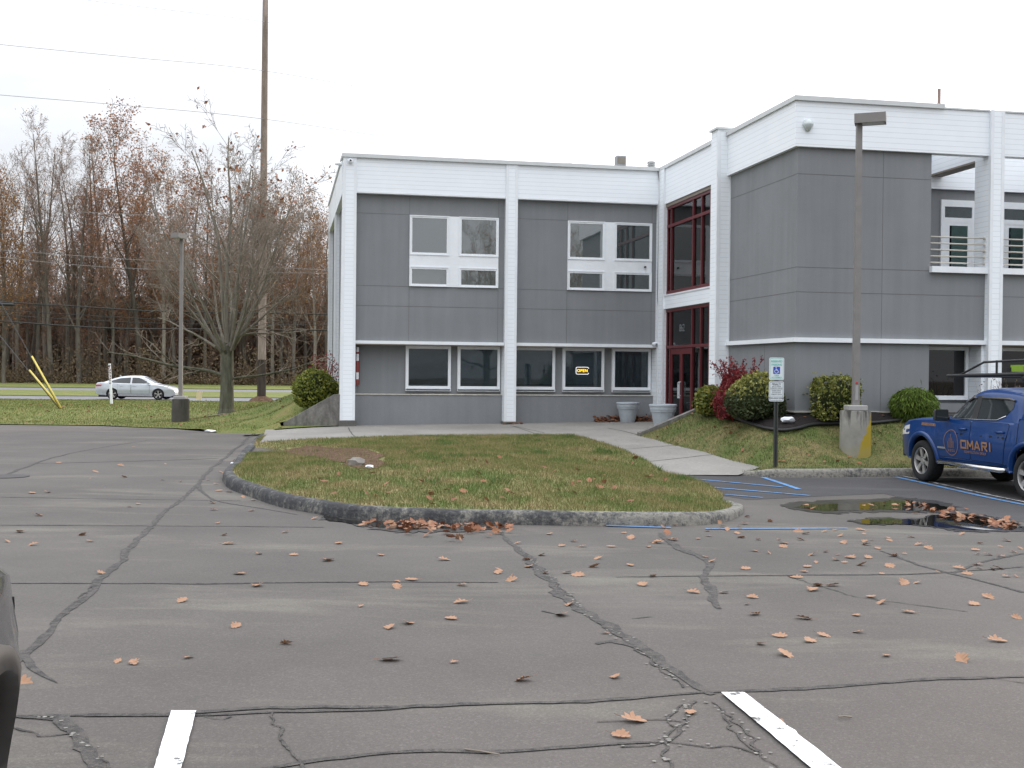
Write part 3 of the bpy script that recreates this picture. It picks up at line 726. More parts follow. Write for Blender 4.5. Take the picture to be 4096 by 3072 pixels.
# ---- columns: siding face between corner boards, on small concrete plinths
def column(x0, x1, y0, y1, z0, z1, taper=0.0, plinth=None, cap=False, edge=.07):
    m = MB()
    b = [(x0 - taper, y0, z0), (x1, y0, z0), (x1, y1, z0), (x0 - taper, y1, z0)]; t = [(x0, y0, z1), (x1, y0, z1), (x1, y1, z1), (x0, y1, z1)]
    m.loft([b, t], True, True)
    m.cur = 1
    for (xa, xb) in ((0, edge), (x1 - x0 - edge, x1 - x0)):
        lo = [(x0 + xa - (taper if xa == 0 else 0) - (.004 if xa == 0 else 0), y0 - .012, z0), (x0 + xb + (.004 if xa else 0) - (taper * .9 if xa == 0 else 0), y0 - .012, z0)]
        hi = [(x0 + xa - (.004 if xa == 0 else 0), y0 - .012, z1), (x0 + xb + (.004 if xa else 0), y0 - .012, z1)]
        m.loft([[lo[0], lo[1], (lo[1][0], y0 + .06, z0), (lo[0][0], y0 + .06, z0)], [hi[0], hi[1], (hi[1][0], y0 + .06, z1), (hi[0][0], y0 + .06, z1)]], True, True)
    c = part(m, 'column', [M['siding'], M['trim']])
    if plinth is not None:
        p = MB(); p.bbox(x0 - taper - .04, x1 + .05, y0 - .05, y1, plinth, z0, .02); p.build('plinth', M['wallconc'], c)
    if cap:
        p = MB(); p.box(x0 - .05, x1 + .05, y0 - .05, y1 + .05, z1, z1 + .05); p.build('column_cap', M['flash'], c)
    return c
column(.0, .372, .0, .62, .20, 7.762, .055, -.15)
column(4.757, 5.104, .0, .62, .17, 7.762, 0, -.1)
column(XR - .045, XR + .19, -.46, -.075, .12, 7.762, 0, None, False, .05)
column(XR - .27, XR + .15, -5.35, -4.90, .10, 7.93, 0, None, True, .09)
column(14.316, 14.656, YF - .07, YF + .55, .2, 7.79, 0, None, False, .07)
column(19.6, 19.94, YF - .07, YF + .55, .2, 7.79, 0, None, False, .07)
for y in (4.7, 9.75): column(-.03, .3, y, y + .4, .5, 7.75)
# return wall in siding at the right end of the ground floor recess
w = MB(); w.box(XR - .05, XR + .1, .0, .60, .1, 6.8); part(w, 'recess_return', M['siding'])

# ---- windows
def ring(m, x0, x1, z0, z1, y0, y1, t, tb=None):
    tb = tb or t
    m.box(x0, x0 + t, y0, y1, z0, z1); m.box(x1 - t, x1, y0, y1, z0, z1)
    m.box(x0 + t, x1 - t, y0 + .001, y1, z1 - t, z1); m.box(x0 + t, x1 - t, y0 + .001, y1, z0, z0 + tb)
def upper_window(x0, x1, z0, z1, wall=.20):
    m = MB(); ring(m, x0, x1, z0, z1, wall - .055, wall, .03); ring(m, x0 + .03, x1 - .03, z0 + .03, z1 - .03, wall - .040, wall, .045)
    f = part(m, 'window', M['trim'])
    g = MB(); g.box(x0 + .075, x1 - .075, wall - .020, wall - .004, z0 + .075, z1 - .075); g.build('pane', M['glassU'], f)
    return f
for x0, m0, m1, x1 in ((1.93, 3.10, 3.385, 4.572), (6.68, 7.84, 8.13, 9.32)):
    p = MB(); p.box(m0, m1, .165, .20, 4.115, 6.185); p.box(x0 + .002, m0, .166, .20, 4.70, 5.03); p.box(m1, x1 - .002, .166, .20, 4.70, 5.03)
    part(p, 'window_panel', M['trim'])
    for a, b in ((x0, m0), (m1, x1)):
        upper_window(a + .001, b - .001, 5.032, 6.19); upper_window(a + .001, b - .001, 4.115, 4.698)
M['blindback'] = plain('dim_room', (.075, .08, .088), .9)
def lower_window(x0, x1, z0=1.10, z1=2.383, blind=True, wall=.60, slant=0.5, tt=.085):
    m = MB(); ring(m, x0, x1, z0, z1, wall - .10, wall, tt, .10); ring(m, x0 - .0, x1 + .0, z0 - .05, z0 + .03, wall - .125, wall - .03, .012)
    f = part(m, 'window', M['trim'])
    g = MB(); g.box(x0 + tt, x1 - tt, wall - .065, wall - .061, z0 + .10, z1 - tt); g.build('pane', M['glassL'], f, fixn=False)
    b = MB(); b.box(x0 + tt, x1 - tt, wall - .012, wall - .004, z0 + .1, z1 - tt)
    b.cur = 1
    if blind:
        z = z1 - tt - .03; zb = z0 + .16
        while z > zb:
            b.box(x0 + tt + .012, x1 - tt - .012, wall - .045, wall - .020, z, z + .010 + .010 * slant); z -= .032
        b.box(x0 + tt + .012, x1 - tt - .012, wall - .046, wall - .018, zb - .03, zb - .008)
    b.build('window_blind', [M['blindback'], M['blind']], f)
    return f
lower_window(1.885, 3.228, slant=.2); lower_window(3.43, 4.72, slant=1.2); lower_window(5.12, 6.412, slant=.9); lower_window(6.645, 7.952, slant=1.2); lower_window(8.205, 9.44, slant=.4)

# ---- glazed entrance in the inner corner: dark red frame, glass, a dim lobby behind
XG = XR + .09; M['handle'] = plain('satin_handle', (.55, .58, .60), .4)
e = MB()
e.box(XG - .02, XG + .08, -.52, -.46, .1, 6.6); e.box(XG - .02, XG + .08, -4.92, -4.86, .1, 6.6)
for y in (-.83, -2.68, -3.36, -4.02): e.box(XG - .03, XG + .09, y - .035, y + .035, 3.985, 6.595); e.box(XG - .03, XG + .09, y - .035, y + .035, 2.42, 3.525)
for y in (-2.68, -3.36, -4.02, -.83): e.box(XG - .03, XG + .09, y - .035, y + .035, .12, 2.38)
for z0, z1 in ((6.52, 6.60), (5.975, 6.06), (3.985, 4.09), (3.46, 3.53), (2.38, 2.46)): e.box(XG - .035, XG + .085, -4.90, -.48, z0, z1)
e.box(XG - .03, XG + .085, -4.86, -2.7, .12, .24)
fr = part(e, 'entrance_frame', M['redframe'])
e = MB(); e.box(XG - .06, XG + .10, -4.90, -.46, 6.60, 6.70); part(e, 'entrance_soffit', M['soffit']); e = MB(); e.box(XG - .02, XG + .2, -4.90, -.46, 3.525, 3.56); part(e, 'entrance_soffit', M['soffit'])
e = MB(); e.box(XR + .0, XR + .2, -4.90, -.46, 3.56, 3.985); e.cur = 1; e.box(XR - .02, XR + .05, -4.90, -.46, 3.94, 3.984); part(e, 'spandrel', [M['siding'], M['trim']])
ys = [-.50, -.83, -2.68, -3.36, -4.02, -4.88]
for a, b in zip(ys, ys[1:]):
    for z0, z1 in ((4.07, 5.99), (6.05, 6.54), (2.45, 3.47)):
        g = MB(); g.box(XG + .02, XG + .026, b + .02, a - .02, z0, z1); part(g, 'entrance_pane', M['glassE'], fr, fixn=False)
    if a <= -2.6 or a == -.50:
        g = MB(); g.box(XG + .02, XG + .026, b + .02, a - .02, .13, 2.40); part(g, 'entrance_pane', M['glassE'], fr, fixn=False)
for k, (a, b) in enumerate(((-.865, -1.755), (-1.765, -2.645))):
    d = MB(); d.box(XG - .01, XG + .05, b, b + .10, .13, 2.37); d.box(XG - .01, XG + .05, a - .10, a, .13, 2.37); d.box(XG - .009, XG + .049, b + .1, a - .1, 2.20, 2.37); d.box(XG - .009, XG + .049, b + .1, a - .1, .13, .38)
    dr = part(d, 'entrance_door', M['redframe'])
    g = MB(); g.box(XG + .02, XG + .025, b + .08, a - .08, .33, 2.25); g.build('door_pane', M['glassE'], dr, fixn=False)
    h = MB(); yy = b + .05 if k == 0 else a - .05
    h.tube([(XG - .02, yy, 1.0), (XG - .07, yy, 1.02), (XG - .07, yy, 1.38), (XG - .02, yy, 1.40)], .014, 8)
    if k == 0: h.box(XG - .030, XG - .015, yy - .03, yy + .16, .92, 1.32)
    h.build('door_handle', M['handle'], dr)
num = MB(); vs, fs = text_mesh('862', .30); num.add([(XG + .016, -1.75 - x, 2.95 + y) for x, y in vs], fs); part(num, 'street_number', plain('faded_vinyl', (0.20, 0.21, 0.22), .6), fr, fixn=False)
i = MB(); i.box(15.0, 15.1, -4.9, 0, .1, 6.7); i.box(XR + .3, 15.0, -4.95, -4.88, .1, 6.7); i.box(XR + .3, 15.0, -.12, -.05, .1, 6.7); i.box(XR + .1, 15, -4.9, -.1, 6.62, 6.7); i.box(XR + .35, 15, -4.9, -.1, 3.5, 3.7)
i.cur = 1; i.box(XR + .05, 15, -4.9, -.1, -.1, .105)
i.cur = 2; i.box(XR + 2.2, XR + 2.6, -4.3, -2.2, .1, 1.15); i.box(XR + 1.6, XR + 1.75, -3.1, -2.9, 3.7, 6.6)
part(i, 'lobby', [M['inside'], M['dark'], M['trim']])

# ---- wing: plain grey corner, band, foundation
XW = XR + .10; YW = YF + .10
w = MB()
w.box(XW, XW + .25, YW, -5.32, .82, 6.75)
w.box(XW + .25, 12.915, YW, YW + .25, .82, 6.75)
w.box(12.915, 14.33, YW, YW + .25, 2.42, 4.02); w.box(14.64, 19.62, YW, YW + .25, 2.42, 4.02); w.box(16.3, 19.62, YW, YW + .25, 4.02, 6.75); w.box(19.9, XE, YW, YW + .25, .8, 6.75)
w.box(12.70, 12.915, YW + .25, YF + 2.6, 4.0, 7.6)
w.cur = 1
for z in (6.15, 4.06, 3.505):
    w.box(XW - .003, XW + .01, YW, -5.34, z - .006, z + .006); w.box(XW - .003, (12.91 if z > 4 else 14.31), YW - .003, YW + .01, z - .006, z + .006)
    if z < 4: w.box(14.66, 19.6, YW - .003, YW + .01, z - .006, z + .006)
for x in (11.71,): w.box(x - .005, x + .005, YW - .003, YW + .01, .83, 6.75)
w.box(XW - .003, XW + .01, -7.6, -7.588, .83, 2.37)
part(w, 'wing_wall', [M['stucco'], M['groove']])
w = MB()
w.box(XR - .0, XW, YF + .0, -5.34, 2.375, 2.475); w.box(XW, 14.32, YF, YW, 2.375, 2.475); w.box(14.65, 19.6, YF, YW, 2.375, 2.475)
w.cur = 1; w.box(12.92, 14.33, YW + .002, YF + .66, 2.34, 2.374); w.box(14.64, 19.6, YW + .002, YF + .66, 2.34, 2.374)
part(w, 'wing_band', [M['trim'], M['soffit']])
w = MB(); w.box(XW + .03, XW + .3, YW + .03, -5.3, .1, .82); w.box(XW + .3, XE, YW + .03, YW + .3, .1, .80); w.cur = 1; w.box(XW - .03, XW + .02, YW - .03, -5.34, .79, .825); w.box(XW + .02, 12.9, YW - .03, YW + .03, .79, .825)
part(w, 'foundation', [M['found'], M['cream']])
# ground floor recess of the wing with its windows
w = MB(); w.box(12.70, 12.915, YW + .25, YF + .9, .8, 2.4); w.box(12.9, 19.6, YF + .66, YF + .9, .8, 2.42); w.box(12.92, 14.33, YF + .3, YF + .66, .8, 1.0); w.box(14.64, 19.6, YF + .3, YF + .66, .8, 1.0)
part(w, 'wing_ground_floor_wall', M['stucco'])
w = MB(); w.box(14.25, 14.66, YF + .1, YF + .66, .8, 2.37); part(w, 'recess_return', M['siding'])
def wing_window(x0, x1, z0, z1, wall):
    m = MB(); ring(m, x0, x1, z0, z1, wall - .10, wall, .085, .10); f = part(m, 'window', M['trim'])
    g = MB(); g.box(x0 + .085, x1 - .085, wall - .05, wall - .03, z0 + .10, z1 - .085); g.build('pane', m_dk, f); return f
m_dk = m_darkglass('dark_window_glass', (0.008, 0.008, 0.009), 1.5)
wing_window(12.97, 14.23, 1.08, 2.335, YF + .66); wing_window(14.70, 16.0, 1.08, 2.335, YF + .66)
# ---- balconies
def balcony(x0, x1, ends):
    s = MB(); s.box(x0 - .02, x1 + .02, YF - .02, YW + .26, 4.02, 4.16); bal = part(s, 'balcony_sill', M['trim'])
    f = MB(); f.box(x0, x1, YW + .26, YF + 2.6, 3.85, 4.0); f.build('balcony_floor', M['roof'], bal)
    for z in (4.256, 4.404, 4.552, 4.700, 4.848):
        r_ = MB(); r_.tube([(x0 - .02, YF + .12, z), (x1 - .02, YF + .12, z)], .017, 8)
        r_.tube([(x1 - .03, YF + .12, z - .03), (x1 - .03, YF + .12, z + .03)], .03, 8)
        r_.build('rail', M['railpaint'], bal, smooth=True)
M['railpaint'] = plain('cream_rail_paint', (0.50, 0.47, 0.41), 0.45)
balcony(12.915, 14.33, 1); balcony(14.65, 16.3, 1)
w = MB(); w.box(12.92, 19.5, YF + 2.6, YF + 2.85, 3.8, 6.38); part(w, 'balcony_back_wall', M['stucco'])
w = MB(); w.box(12.92, 19.5, YF + 2.50, YF + 2.85, 6.38, 7.62); w.box(14.32, 14.655, YF + .55, YF + 2.50, 6.72, 7.62)
w.cur = 1; w.box(14.305, 14.665, YF + .55, YF + 2.50, 6.675, 6.72)
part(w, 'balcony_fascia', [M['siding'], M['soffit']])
M['curtain'] = plain('pale_curtain', (0.46, 0.45, 0.43), .9, .12, 3)
for x0, x1 in ((14.69, 15.66), (16.37, 17.25)):
    m = MB(); yb = YF + 2.6
    m.box(x0, x1, yb - .05, yb, 5.95, 6.12); m.box(x0, x0 + .10, yb - .05, yb, 3.98, 5.95); m.box(x1 - .1, x1, yb - .05, yb, 3.98, 5.95); m.box(x0 + .1, x1 - .1, yb - .049, yb, 5.55, 5.67)
    m.box(x0 + .1, x0 + .24, yb - .045, yb, 3.98, 5.55); m.box(x1 - .22, x1 - .1, yb - .045, yb, 3.98, 5.55); m.box(x0 + .24, x1 - .22, yb - .044, yb, 5.47, 5.55)
    d = part(m, 'balcony_door', M['trim'])
    g = MB(); g.box(x0 + .1, x1 - .1, yb - .02, yb - .005, 5.67, 5.95); g.build('transom_pane', M['glassU'], d)
    g = MB(); g.box(x0 + .24, x1 - .22, yb - .012, yb - .004, 3.98, 5.47); g.cur = 1; g.box(x0 + .24, x0 + .31, yb - .02, yb - .0125, 3.98, 5.47); g.build('door_curtain', [M['curtain'], m_dk], d)
    g = MB(); g.box(x0 + .24, x1 - .22, yb - .034, yb - .030, 3.98, 5.47); g.build('door_pane', m_glass('balcony_glass', clear=1.0, refl=1.4), d, fixn=False)

# ---- roof fittings and small fixtures
def on_roof(px, py, Y):
    p = at_y(px, py, Y); dx, dy = p[0] - A0[0], p[1] - A0[1]
    return dx * _u[0] + dy * _u[1], dx * _v[0] + dy * _v[1], p[2]
x, y, z = on_roof(2481, 665, 38.5)
v_ = MB(); v_.lathe([(.10, -.9), (.10, .02)], 12, (x, y, z)); v_.box(x - .155, x + .155, y - .15, y + .15, z + .0, z + .33); v_.cur = 1; v_.box(x - .14, x + .14, y - .16, y - .15, z + .05, z + .28); part(v_, 'roof_vent', [M['galv'], plain('vent_mesh', (0.22, 0.2, 0.17), .7)])
x, y, z = on_roof(2605, 672, 38.5)
v_ = MB(); v_.lathe([(.09, -.9), (.09, .0)], 14, (x, y, z))
for k in range(3): v_.lathe([(.08, .0 + k * .065), (.14, .0 + k * .065), (.145, .03 + k * .065), (.08, .045 + k * .065)], 16, (x, y, z))
v_.lathe([(.14, .19), (.13, .215), (.0, .225)], 16, (x, y, z)); part(v_, 'roof_vent', M['flash'])
v_ = MB(); v_.box(13.30, 13.37, YF + .5, YF + .53, 7.5, 8.36); v_.box(13.28, 13.42, YF + .44, YF + .6, 7.5, 7.86); part(v_, 'roof_mast', plain('rusty_mast', (0.28, 0.20, 0.17), .8))
def camera_fix(c, ax, r=.05, l=.16, dome=True):
    m = MB(); 
    if ax == 'y': m.lathe([(0, -.02), (r * 1.5, -.02), (r * 1.5, -.04), (r, -.05), (r, -l), (r * .8, -l - .01), (0, -l - .01)], 14, c, 'y')
    else: m.lathe([(0, .02), (r * 1.5, .02), (r * 1.5, 0), (r, -.02), (r, -l), (r * .8, -l - .01), (0, -l - .01)], 14, c, 'x')
    return m
cam = part(camera_fix((.185, .0, 7.64), 'y'), 'security_camera', M['trim'], smooth=False)
g = MB(); g.lathe([(0, -.172), (.03, -.172), (.02, -.178), (0, -.178)], 12, (.185, 0, 7.64), 'y'); g.build('camera_lens', M['black'], cam)
part(camera_fix((-.06, .25, 7.60), 'x'), 'security_camera', M['trim'])
c2 = MB(); c2.lathe([(0, .0), (.09, .0), (.09, -.03), (.05, -.05), (.045, -.10)], 14, (XR - .12, -.02, 2.50), 'y'); c2.lathe([(.0, .05), (.05, .045), (.055, -.03), (.02, -.06), (0, -.06)], 12, (XR - .20, -.12, 2.52), 'y'); part(c2, 'flood_light', M['trim'], smooth=True)
c3 = MB(); c3.lathe([(0, 0), (.03, 0), (.028, -.07), (.02, -.08), (0, -.08)], 12, (9.10, .16, 4.86), 'y'); part(c3, 'security_camera', M['black'])
lm = MB(); lm.lathe([(.0, -.16), (.05, -.15), (.125, -.02), (.125, .0), (.09, .09), (.0, .11)], 18, (9.79, YF - .02, 7.24)); part(lm, 'wall_lamp', plain('frosted_lamp', (.55, .6, .6), .4), smooth=True)
cb = MB(); cb.tube([(XR - .09, .0, 7.76), (XR - .05, -.03, 7.4), (XR - .075, -.03, 4.0), (XR - .05, -.03, 3.6)], .008, 5); part(cb, 'wall_cable', M['wire'])

# ---- things on the facade
sg = empty('striped_sign', bw(.47, .52, 0), UA, 'narrow red and white striped board edge-on beside the corner column', 'sign')
z = 1.22
for k, h in enumerate((.16, .20, .34, .20, .06, .20, .06, .16, .10, .17, .12)):
    if z + h > 2.32: h = 2.32 - z
    if h <= 0: break
    s = MB(); s.box(-.035, .035, -.10, .08, z + .001, z + h); z += h
    s.build('stripe_block', plain('sign_red', (.28, .05, .045), .5) if k % 2 == 0 else M['trim'], sg)
s = MB(); s.box(.036, .055, -.10, .08, 1.22, 2.32); s.build('sign_back', plain('sign_edge', (.07, .02, .02), .6), sg)
s = MB(); s.box(-.13, -.06, -.05, .08, 1.2, 2.38); s.build('sign_trim', M['trim'], sg)
op = empty('open_sign', bw(7.262, .515, 1.695), UA, 'lit yellow OPEN sign in a white border hanging behind the ground floor window', 'sign')
o_ = MB(); o_.box(-.19, .19, .0, .012, -.10, .10); o_.build('sign_plate', plain('sign_plate', (.05, .035, .02), .5), op)
b_ = MB(); rr = []
for k in range(33):
    a = 2 * math.pi * k / 32; cxx, czz = math.cos(a), math.sin(a)
    rr.append((math.copysign(.155, cxx) + .042 * cxx, -.012, math.copysign(.065, czz) + .042 * czz))
b_.tube(rr, .006, 6, False); b_.build('border_tube', m_glow('white_tube', (0.9, 0.93, 1.0), 1.1), op)
vs, fs = text_mesh('OPEN', .125, 1.08, .001); l_ = MB(); l_.add([(x, -.014, y - .002) for x, y in vs], fs); l_.build('lettering', m_glow('yellow_tube', (1.0, .58, .02), 1.5), op, fixn=False)

# ---- concrete wing walls that hold the mounds
rw = MB(); d = 1.52
rw.prism([(-d - .12, -.2), (0.0, -.2), (0.0, .95), (-.22, .94), (-d - .12, .13)], 'y', .0, .2)
o = rw.build('retaining_wall', M['streak']); o.location = (A0[0], A0[1], 0); o.rotation_euler = (0, 0, UA)
tag(o, 'stained concrete retaining wall sloping down from the building corner below a round shrub', 'wall')
rw = MB(); rw.prism([(-2.05, -.1), (0.0, -.1), (0.0, .93), (-.10, .93), (-2.05, .14)], 'y', 0, .2)
o = rw.build('retaining_wall', M['streak']); o.location = (5.23, 29.28, 0); o.rotation_euler = (0, 0, UA)
tag(o, 'sloping concrete retaining wall between the entrance walk and the mulch bed', 'wall')
# ------------------------------------------------------------------ vehicles (local x forward, y to the left, z up)
M['tyre'] = plain('tyre_rubber', (0.013, 0.013, 0.013), 0.9, 0.3, 12); M['rim'] = plain('alloy_rim', (0.42, 0.41, 0.40), 0.35, 0.12, 8, 0.5, 0.6)
M['carglass'] = m_darkglass('car_window_glass', (0.018, 0.024, 0.026), 1.6); M['well'] = plain('wheel_well', (0.006, 0.006, 0.006), 0.95)
M['chrome'] = plain('chrome', (0.65, 0.65, 0.66), 0.12, 0.05, 5, 0.5, 1.0); M['blue'] = m_paint('blue_truck_paint', (0.002, 0.038, 0.165), 0.3, coat=0.35, spec=0.3)
M['silver'] = m_paint('silver_paint', (0.50, 0.53, 0.57), 0.28, metal=0.35); M['charcoal'] = m_paint('charcoal_paint', (0.055, 0.058, 0.063), 0.25)
M['tail'] = plain('red_lamp', (0.55, 0.02, 0.03), 0.2); M['head'] = plain('clear_lamp', (0.6, 0.6, 0.58), 0.12); M['orange'] = plain('orange_vinyl', (0.29, 0.155, 0.085), 0.5, .1)
M['seam'] = plain('panel_gap', (0.006, 0.007, 0.012), 0.8)
def lerp_tab(tab, x):
    if x <= tab[0][0]: return tab[0][1]
    for (a, va), (b, vb) in zip(tab, tab[1:]):
        if x <= b:
            f = (x - a) / (b - a) if b > a else 0; return va + (vb - va) * f
    return tab[-1][1]
def smooth_tab(pts, k=5): return [tuple(p) for p in smooth_line(pts, k)]
class Car:
    def __init__(s, S): s.S = S
    def w(s, x):
        S = s.S; w = S['W']
        f = max(0, (x - (S['nose'] - S['ft'])) / S['ft']); r = max(0, ((S['tail'] + S['rt']) - x) / S['rt'])
        return w * (1 - S['fk'] * f ** 2.2 - S['rk'] * r ** 2.2)
    def prof(s, z):
        S = s.S; f = (z - S['sill']) / (S['belt'] - S['sill'])
        return lerp_tab([(-.3, .93), (0, .955), (.25, .985), (.45, 1.0), (.62, .997), (.66, .985), (.85, .972), (.97, .955), (1.15, .93)], f)
    def zb(s, x):
        S = s.S; z = lerp_tab(S['bottom'], x)
        for ax in (S['fa'], S['ra']):
            d = abs(x - ax)
            if d < S['arch']: z = max(z, S['R'] + math.sqrt(S['arch'] ** 2 - d * d) * S.get('archk', 1.0))
        return z
    def side(s, x, z): return s.w(x) * s.prof(z)
    def lower(s, parent, mat):
        S = s.S; top = smooth_tab(S['top']) if S.get('sm', True) else S['top']; xs = set()
        x = S['tail']
        while x < S['nose']: xs.add(round(x, 4)); x += .06
        for ax in (S['fa'], S['ra']):
            for k in range(25): xs.add(round(ax + S['arch'] * math.cos(math.pi * k / 24), 4))
        xs |= {S['nose'], S['nose'] - .015, S['nose'] - .03}
        rings = []
        def ring(x, bed):
            zt = lerp_tab(top, x); zb = min(s.zb(x), zt - .03); w = s.w(x); L = []
            for k in (0, .04, .12, .25, .4, .55, .7, .82, .91, .97): 
                z = zb + (zt - zb) * k; L.append((w * s.prof(z) - (.015 if k == 0 else 0), z))
            if bed: L += [(w * .955, zt), (w * .955 - .085, zt + .004), (w * .955 - .10, S['bedfloor']), (0.0, S['bedfloor'])]
            else:
                c = S['crown']; wt = w * s.prof(zt); L += [(wt - .03, zt + .012), (wt * .82, zt + c * .55), (wt * .45, zt + c * .95), (0.0, zt + c)]
            return [(x, y, z) for y, z in L] + [(x, -y, z) for y, z in L[-2::-1]]
        bx = S.get('bedx')
        for x in sorted(xs):
            bed = bx is not None and bx[0] < x < bx[1]
            if rings and bx is not None and bed != s_prev:
                e = bx[0] if bed else bx[1]; rings.append(ring(e - 1e-4, s_prev)); rings.append(ring(e + 1e-4, bed))
            rings.append(ring(x, bed)); s_prev = bed
        m = MB(); m.loft(rings, close=False); n = len(rings[0])
        m.face(list(range(n))); m.face([len(m.v) - n + j for j in range(n)][::-1])
        b = m.build('body', mat, parent, auto=38)
        u = MB(); u.box(S['tail'] + .15, S['nose'] - .15, -S['W'] * .70, S['W'] * .70, S['sill'] - .12, S['sill'] + .12)
        for ax in (S['fa'], S['ra']): u.box(ax - S['arch'] - .03, ax + S['arch'] + .03, -S['W'] * .62, S['W'] * .62, S['sill'], S['R'] + S['arch'] + .06)
        u.build('underbody', M['well'], parent)
        return b
    def green(s, parent, mat):
        S = s.S; roof = smooth_tab(S['roof']); belt = S['beltline']; rings = []
        x = S['roof'][0][0]; x1 = S['roof'][-1][0]; n = 60
        for i in range(n + 1):
            xx = x + (x1 - x) * i / n; zr = lerp_tab(roof, xx); zb = min(lerp_tab(belt, xx) - .02, zr - .005); wb = s.gw(xx, 0); wr = s.gw(xx, 1); L = []
            for k in (0, .3, .6, .85): L.append((wb + (wr - wb) * k, zb + (zr - zb) * k))
            h = zr - zb; c = min(.05, h * .3)
            L += [(wr - .02, zr - c * .25 - .0), (wr - .09, zr + c * .25), (wr * .55, zr + c * .8), (0, zr + c)]
            rings.append([(xx, y, z) for y, z in L] + [(xx, -y, z) for y, z in L[-2::-1]])
        m = MB(); m.loft(rings, close=False); n = len(rings[0]); m.face(list(range(n))); m.face([len(m.v) - n + j for j in range(n)][::-1])
        return m.build('cab', mat, parent, auto=40)
    def gw(s, x, top):
        S = s.S
        return (S['W'] * .935 if not top else S['W'] * S['tum']) * (1 - .06 * max(0, (x - .3) / 1.2) ** 2)
    def gy(s, x, z):
        S = s.S; zr = lerp_tab(smooth_tab(S['roof']), x); zb = lerp_tab(S['beltline'], x) - .02; f = min(1, max(0, (z - zb) / max(.01, zr - zb)))
        return s.gw(x, 0) + (s.gw(x, 1) - s.gw(x, 0)) * f
    def sidepoly(s, poly, name, mat, parent, off, green=True, sides=(1, -1), grid=.12):
        out = []
        for sg in sides:
            vs, fs = sheet(poly, lambda a, b: 0, grid); m = MB()
            fn = s.gy if green else s.side
            pts = [(x, sg * (fn(x, z) + off), z) for x, z, _ in vs]
            m.add(pts, fs if sg < 0 else [f[::-1] for f in fs])
            # turned edge so that the panel has thickness
            nb = 0
            out.append(m.build(name, mat, parent, smooth=True))
        return out
    def glass_top(s, parent, x0, x1, name, off=.006, kx=.86):
        S = s.S; roof = smooth_tab(S['roof']); m = MB(); rings = []
        for i in range(9):
            x = x0 + (x1 - x0) * i / 8; zr = lerp_tab(roof, x); zb = lerp_tab(S['beltline'], x) - .02; wr = s.gw(x, 1); h = zr - zb; c = min(.05, h * .3)
            rings.append([(x, y * wr * kx, zr + c * lerp_tab([(0, 1), (.55, .8), (.9, .3), (1, 0)], abs(y)) + off + .006) for y in (-1, -.6, -.2, .2, .6, 1)])
        m.loft(rings, close=False); return m.build(name, M['carglass'], parent, smooth=True)
    def wheel(s, parent, x, sg, spokes=5, rimr=.68, steer=0, loc_y=None):
        S = s.S; Rr = S['R']; wd = S.get('tw', .24); yo = sg * (S['W'] - .015 if loc_y is None else loc_y)
        m = MB(); prof = [(Rr * rimr * .98, 0), (Rr * rimr * 1.04, .012), (Rr * .86, .018), (Rr * .965, 0), (Rr, -.03), (Rr, -wd + .03), (Rr * .965, -wd), (Rr * .7, -wd)]
        m.lathe([(r, sg * h) for r, h in prof], 36, (x, yo, Rr), 'y')
        t = m.build('wheel', M['tyre'], parent, auto=50)
        r_ = MB(); rr = Rr * rimr
        r_.lathe([(rr, sg * 0.0), (rr * .965, sg * .008), (rr * .93, sg * -.01), (rr * .93, sg * -.10)], 36, (x, yo, Rr), 'y')
        r_.lathe([(0, sg * -.012), (rr * .18, sg * -.012), (rr * .24, sg * -.03), (rr * .24, sg * -.08)], 20, (x, yo, Rr), 'y')
        for k in range(spokes):
            a = 2 * math.pi * (k + .25) / spokes; hw = .11 if spokes > 5 else .13
            def P(rad, da, h): return (x + rad * math.cos(a + da), yo + sg * h, Rr + rad * math.sin(a + da))
            i0, i1 = rr * .16, rr * .95; w0, w1 = .55, hw * 1.7
            for q in ((-1, 1),):
                vs = [P(i0, -w0, -.02), P(i0, w0, -.02), P(i1, w1, -.014), P(i1, -w1, -.014), P(i0, -w0, -.06), P(i0, w0, -.06), P(i1, w1, -.05), P(i1, -w1, -.05)]
                r_.add(vs, [(0, 1, 2, 3), (4, 7, 6, 5), (0, 3, 7, 4), (1, 5, 6, 2)])
        r_.build('rim', M['rim'], t, auto=35)
        d = MB(); d.lathe([(0, sg * -.085), (rr * .93, sg * -.085)], 24, (x, yo, Rr), 'y'); d.build('brake_disc', M['well'], t)
        h = MB()
        for k in range(5 if spokes <= 5 else 6):
            a = 2 * math.pi * k / (5 if spokes <= 5 else 6) + .3; h.lathe([(.013, sg * -.03), (.013, sg * -.004), (0, sg * -.004)], 8, (x + rr * .27 * math.cos(a), yo, Rr + rr * .27 * math.sin(a)), 'y')
        h.build('wheel_nut', M['galv'], t)
        return t
    def arch_lip(s, parent, ax, sg, mat, wdt=.05, out=.012):
        S = s.S; m = MB(); rings = []
        for k in range(21):
            a = math.pi * (-.08 + 1.16 * k / 20); row = []
            for rr, o in ((S['arch'] - .012, -.06), (S['arch'] - .008, out), (S['arch'] + wdt * .8, out), (S['arch'] + wdt, -.004)):
                x = ax + rr * math.cos(a); z = max(S['R'] + rr * math.sin(a) * S.get('archk', 1), S['sill'] - .10); row.append((x, sg * (s.side(x, z) + o), z))
            rings.append(row)
        m.loft(rings, close=False); return m.build('wheel_arch', mat, parent, smooth=True)
    def on_side(s, flat, x0, z0, off, sg=1, green=False):
        """lay a flat decal (x along the car towards the tail, y up) on the side"""
        vs, fs = flat; m = MB(); m.add([(x0 - x * sg, sg * (s.side(x0 - x * sg, z0 + y) + off), z0 + y) for x, y in vs], fs); return m

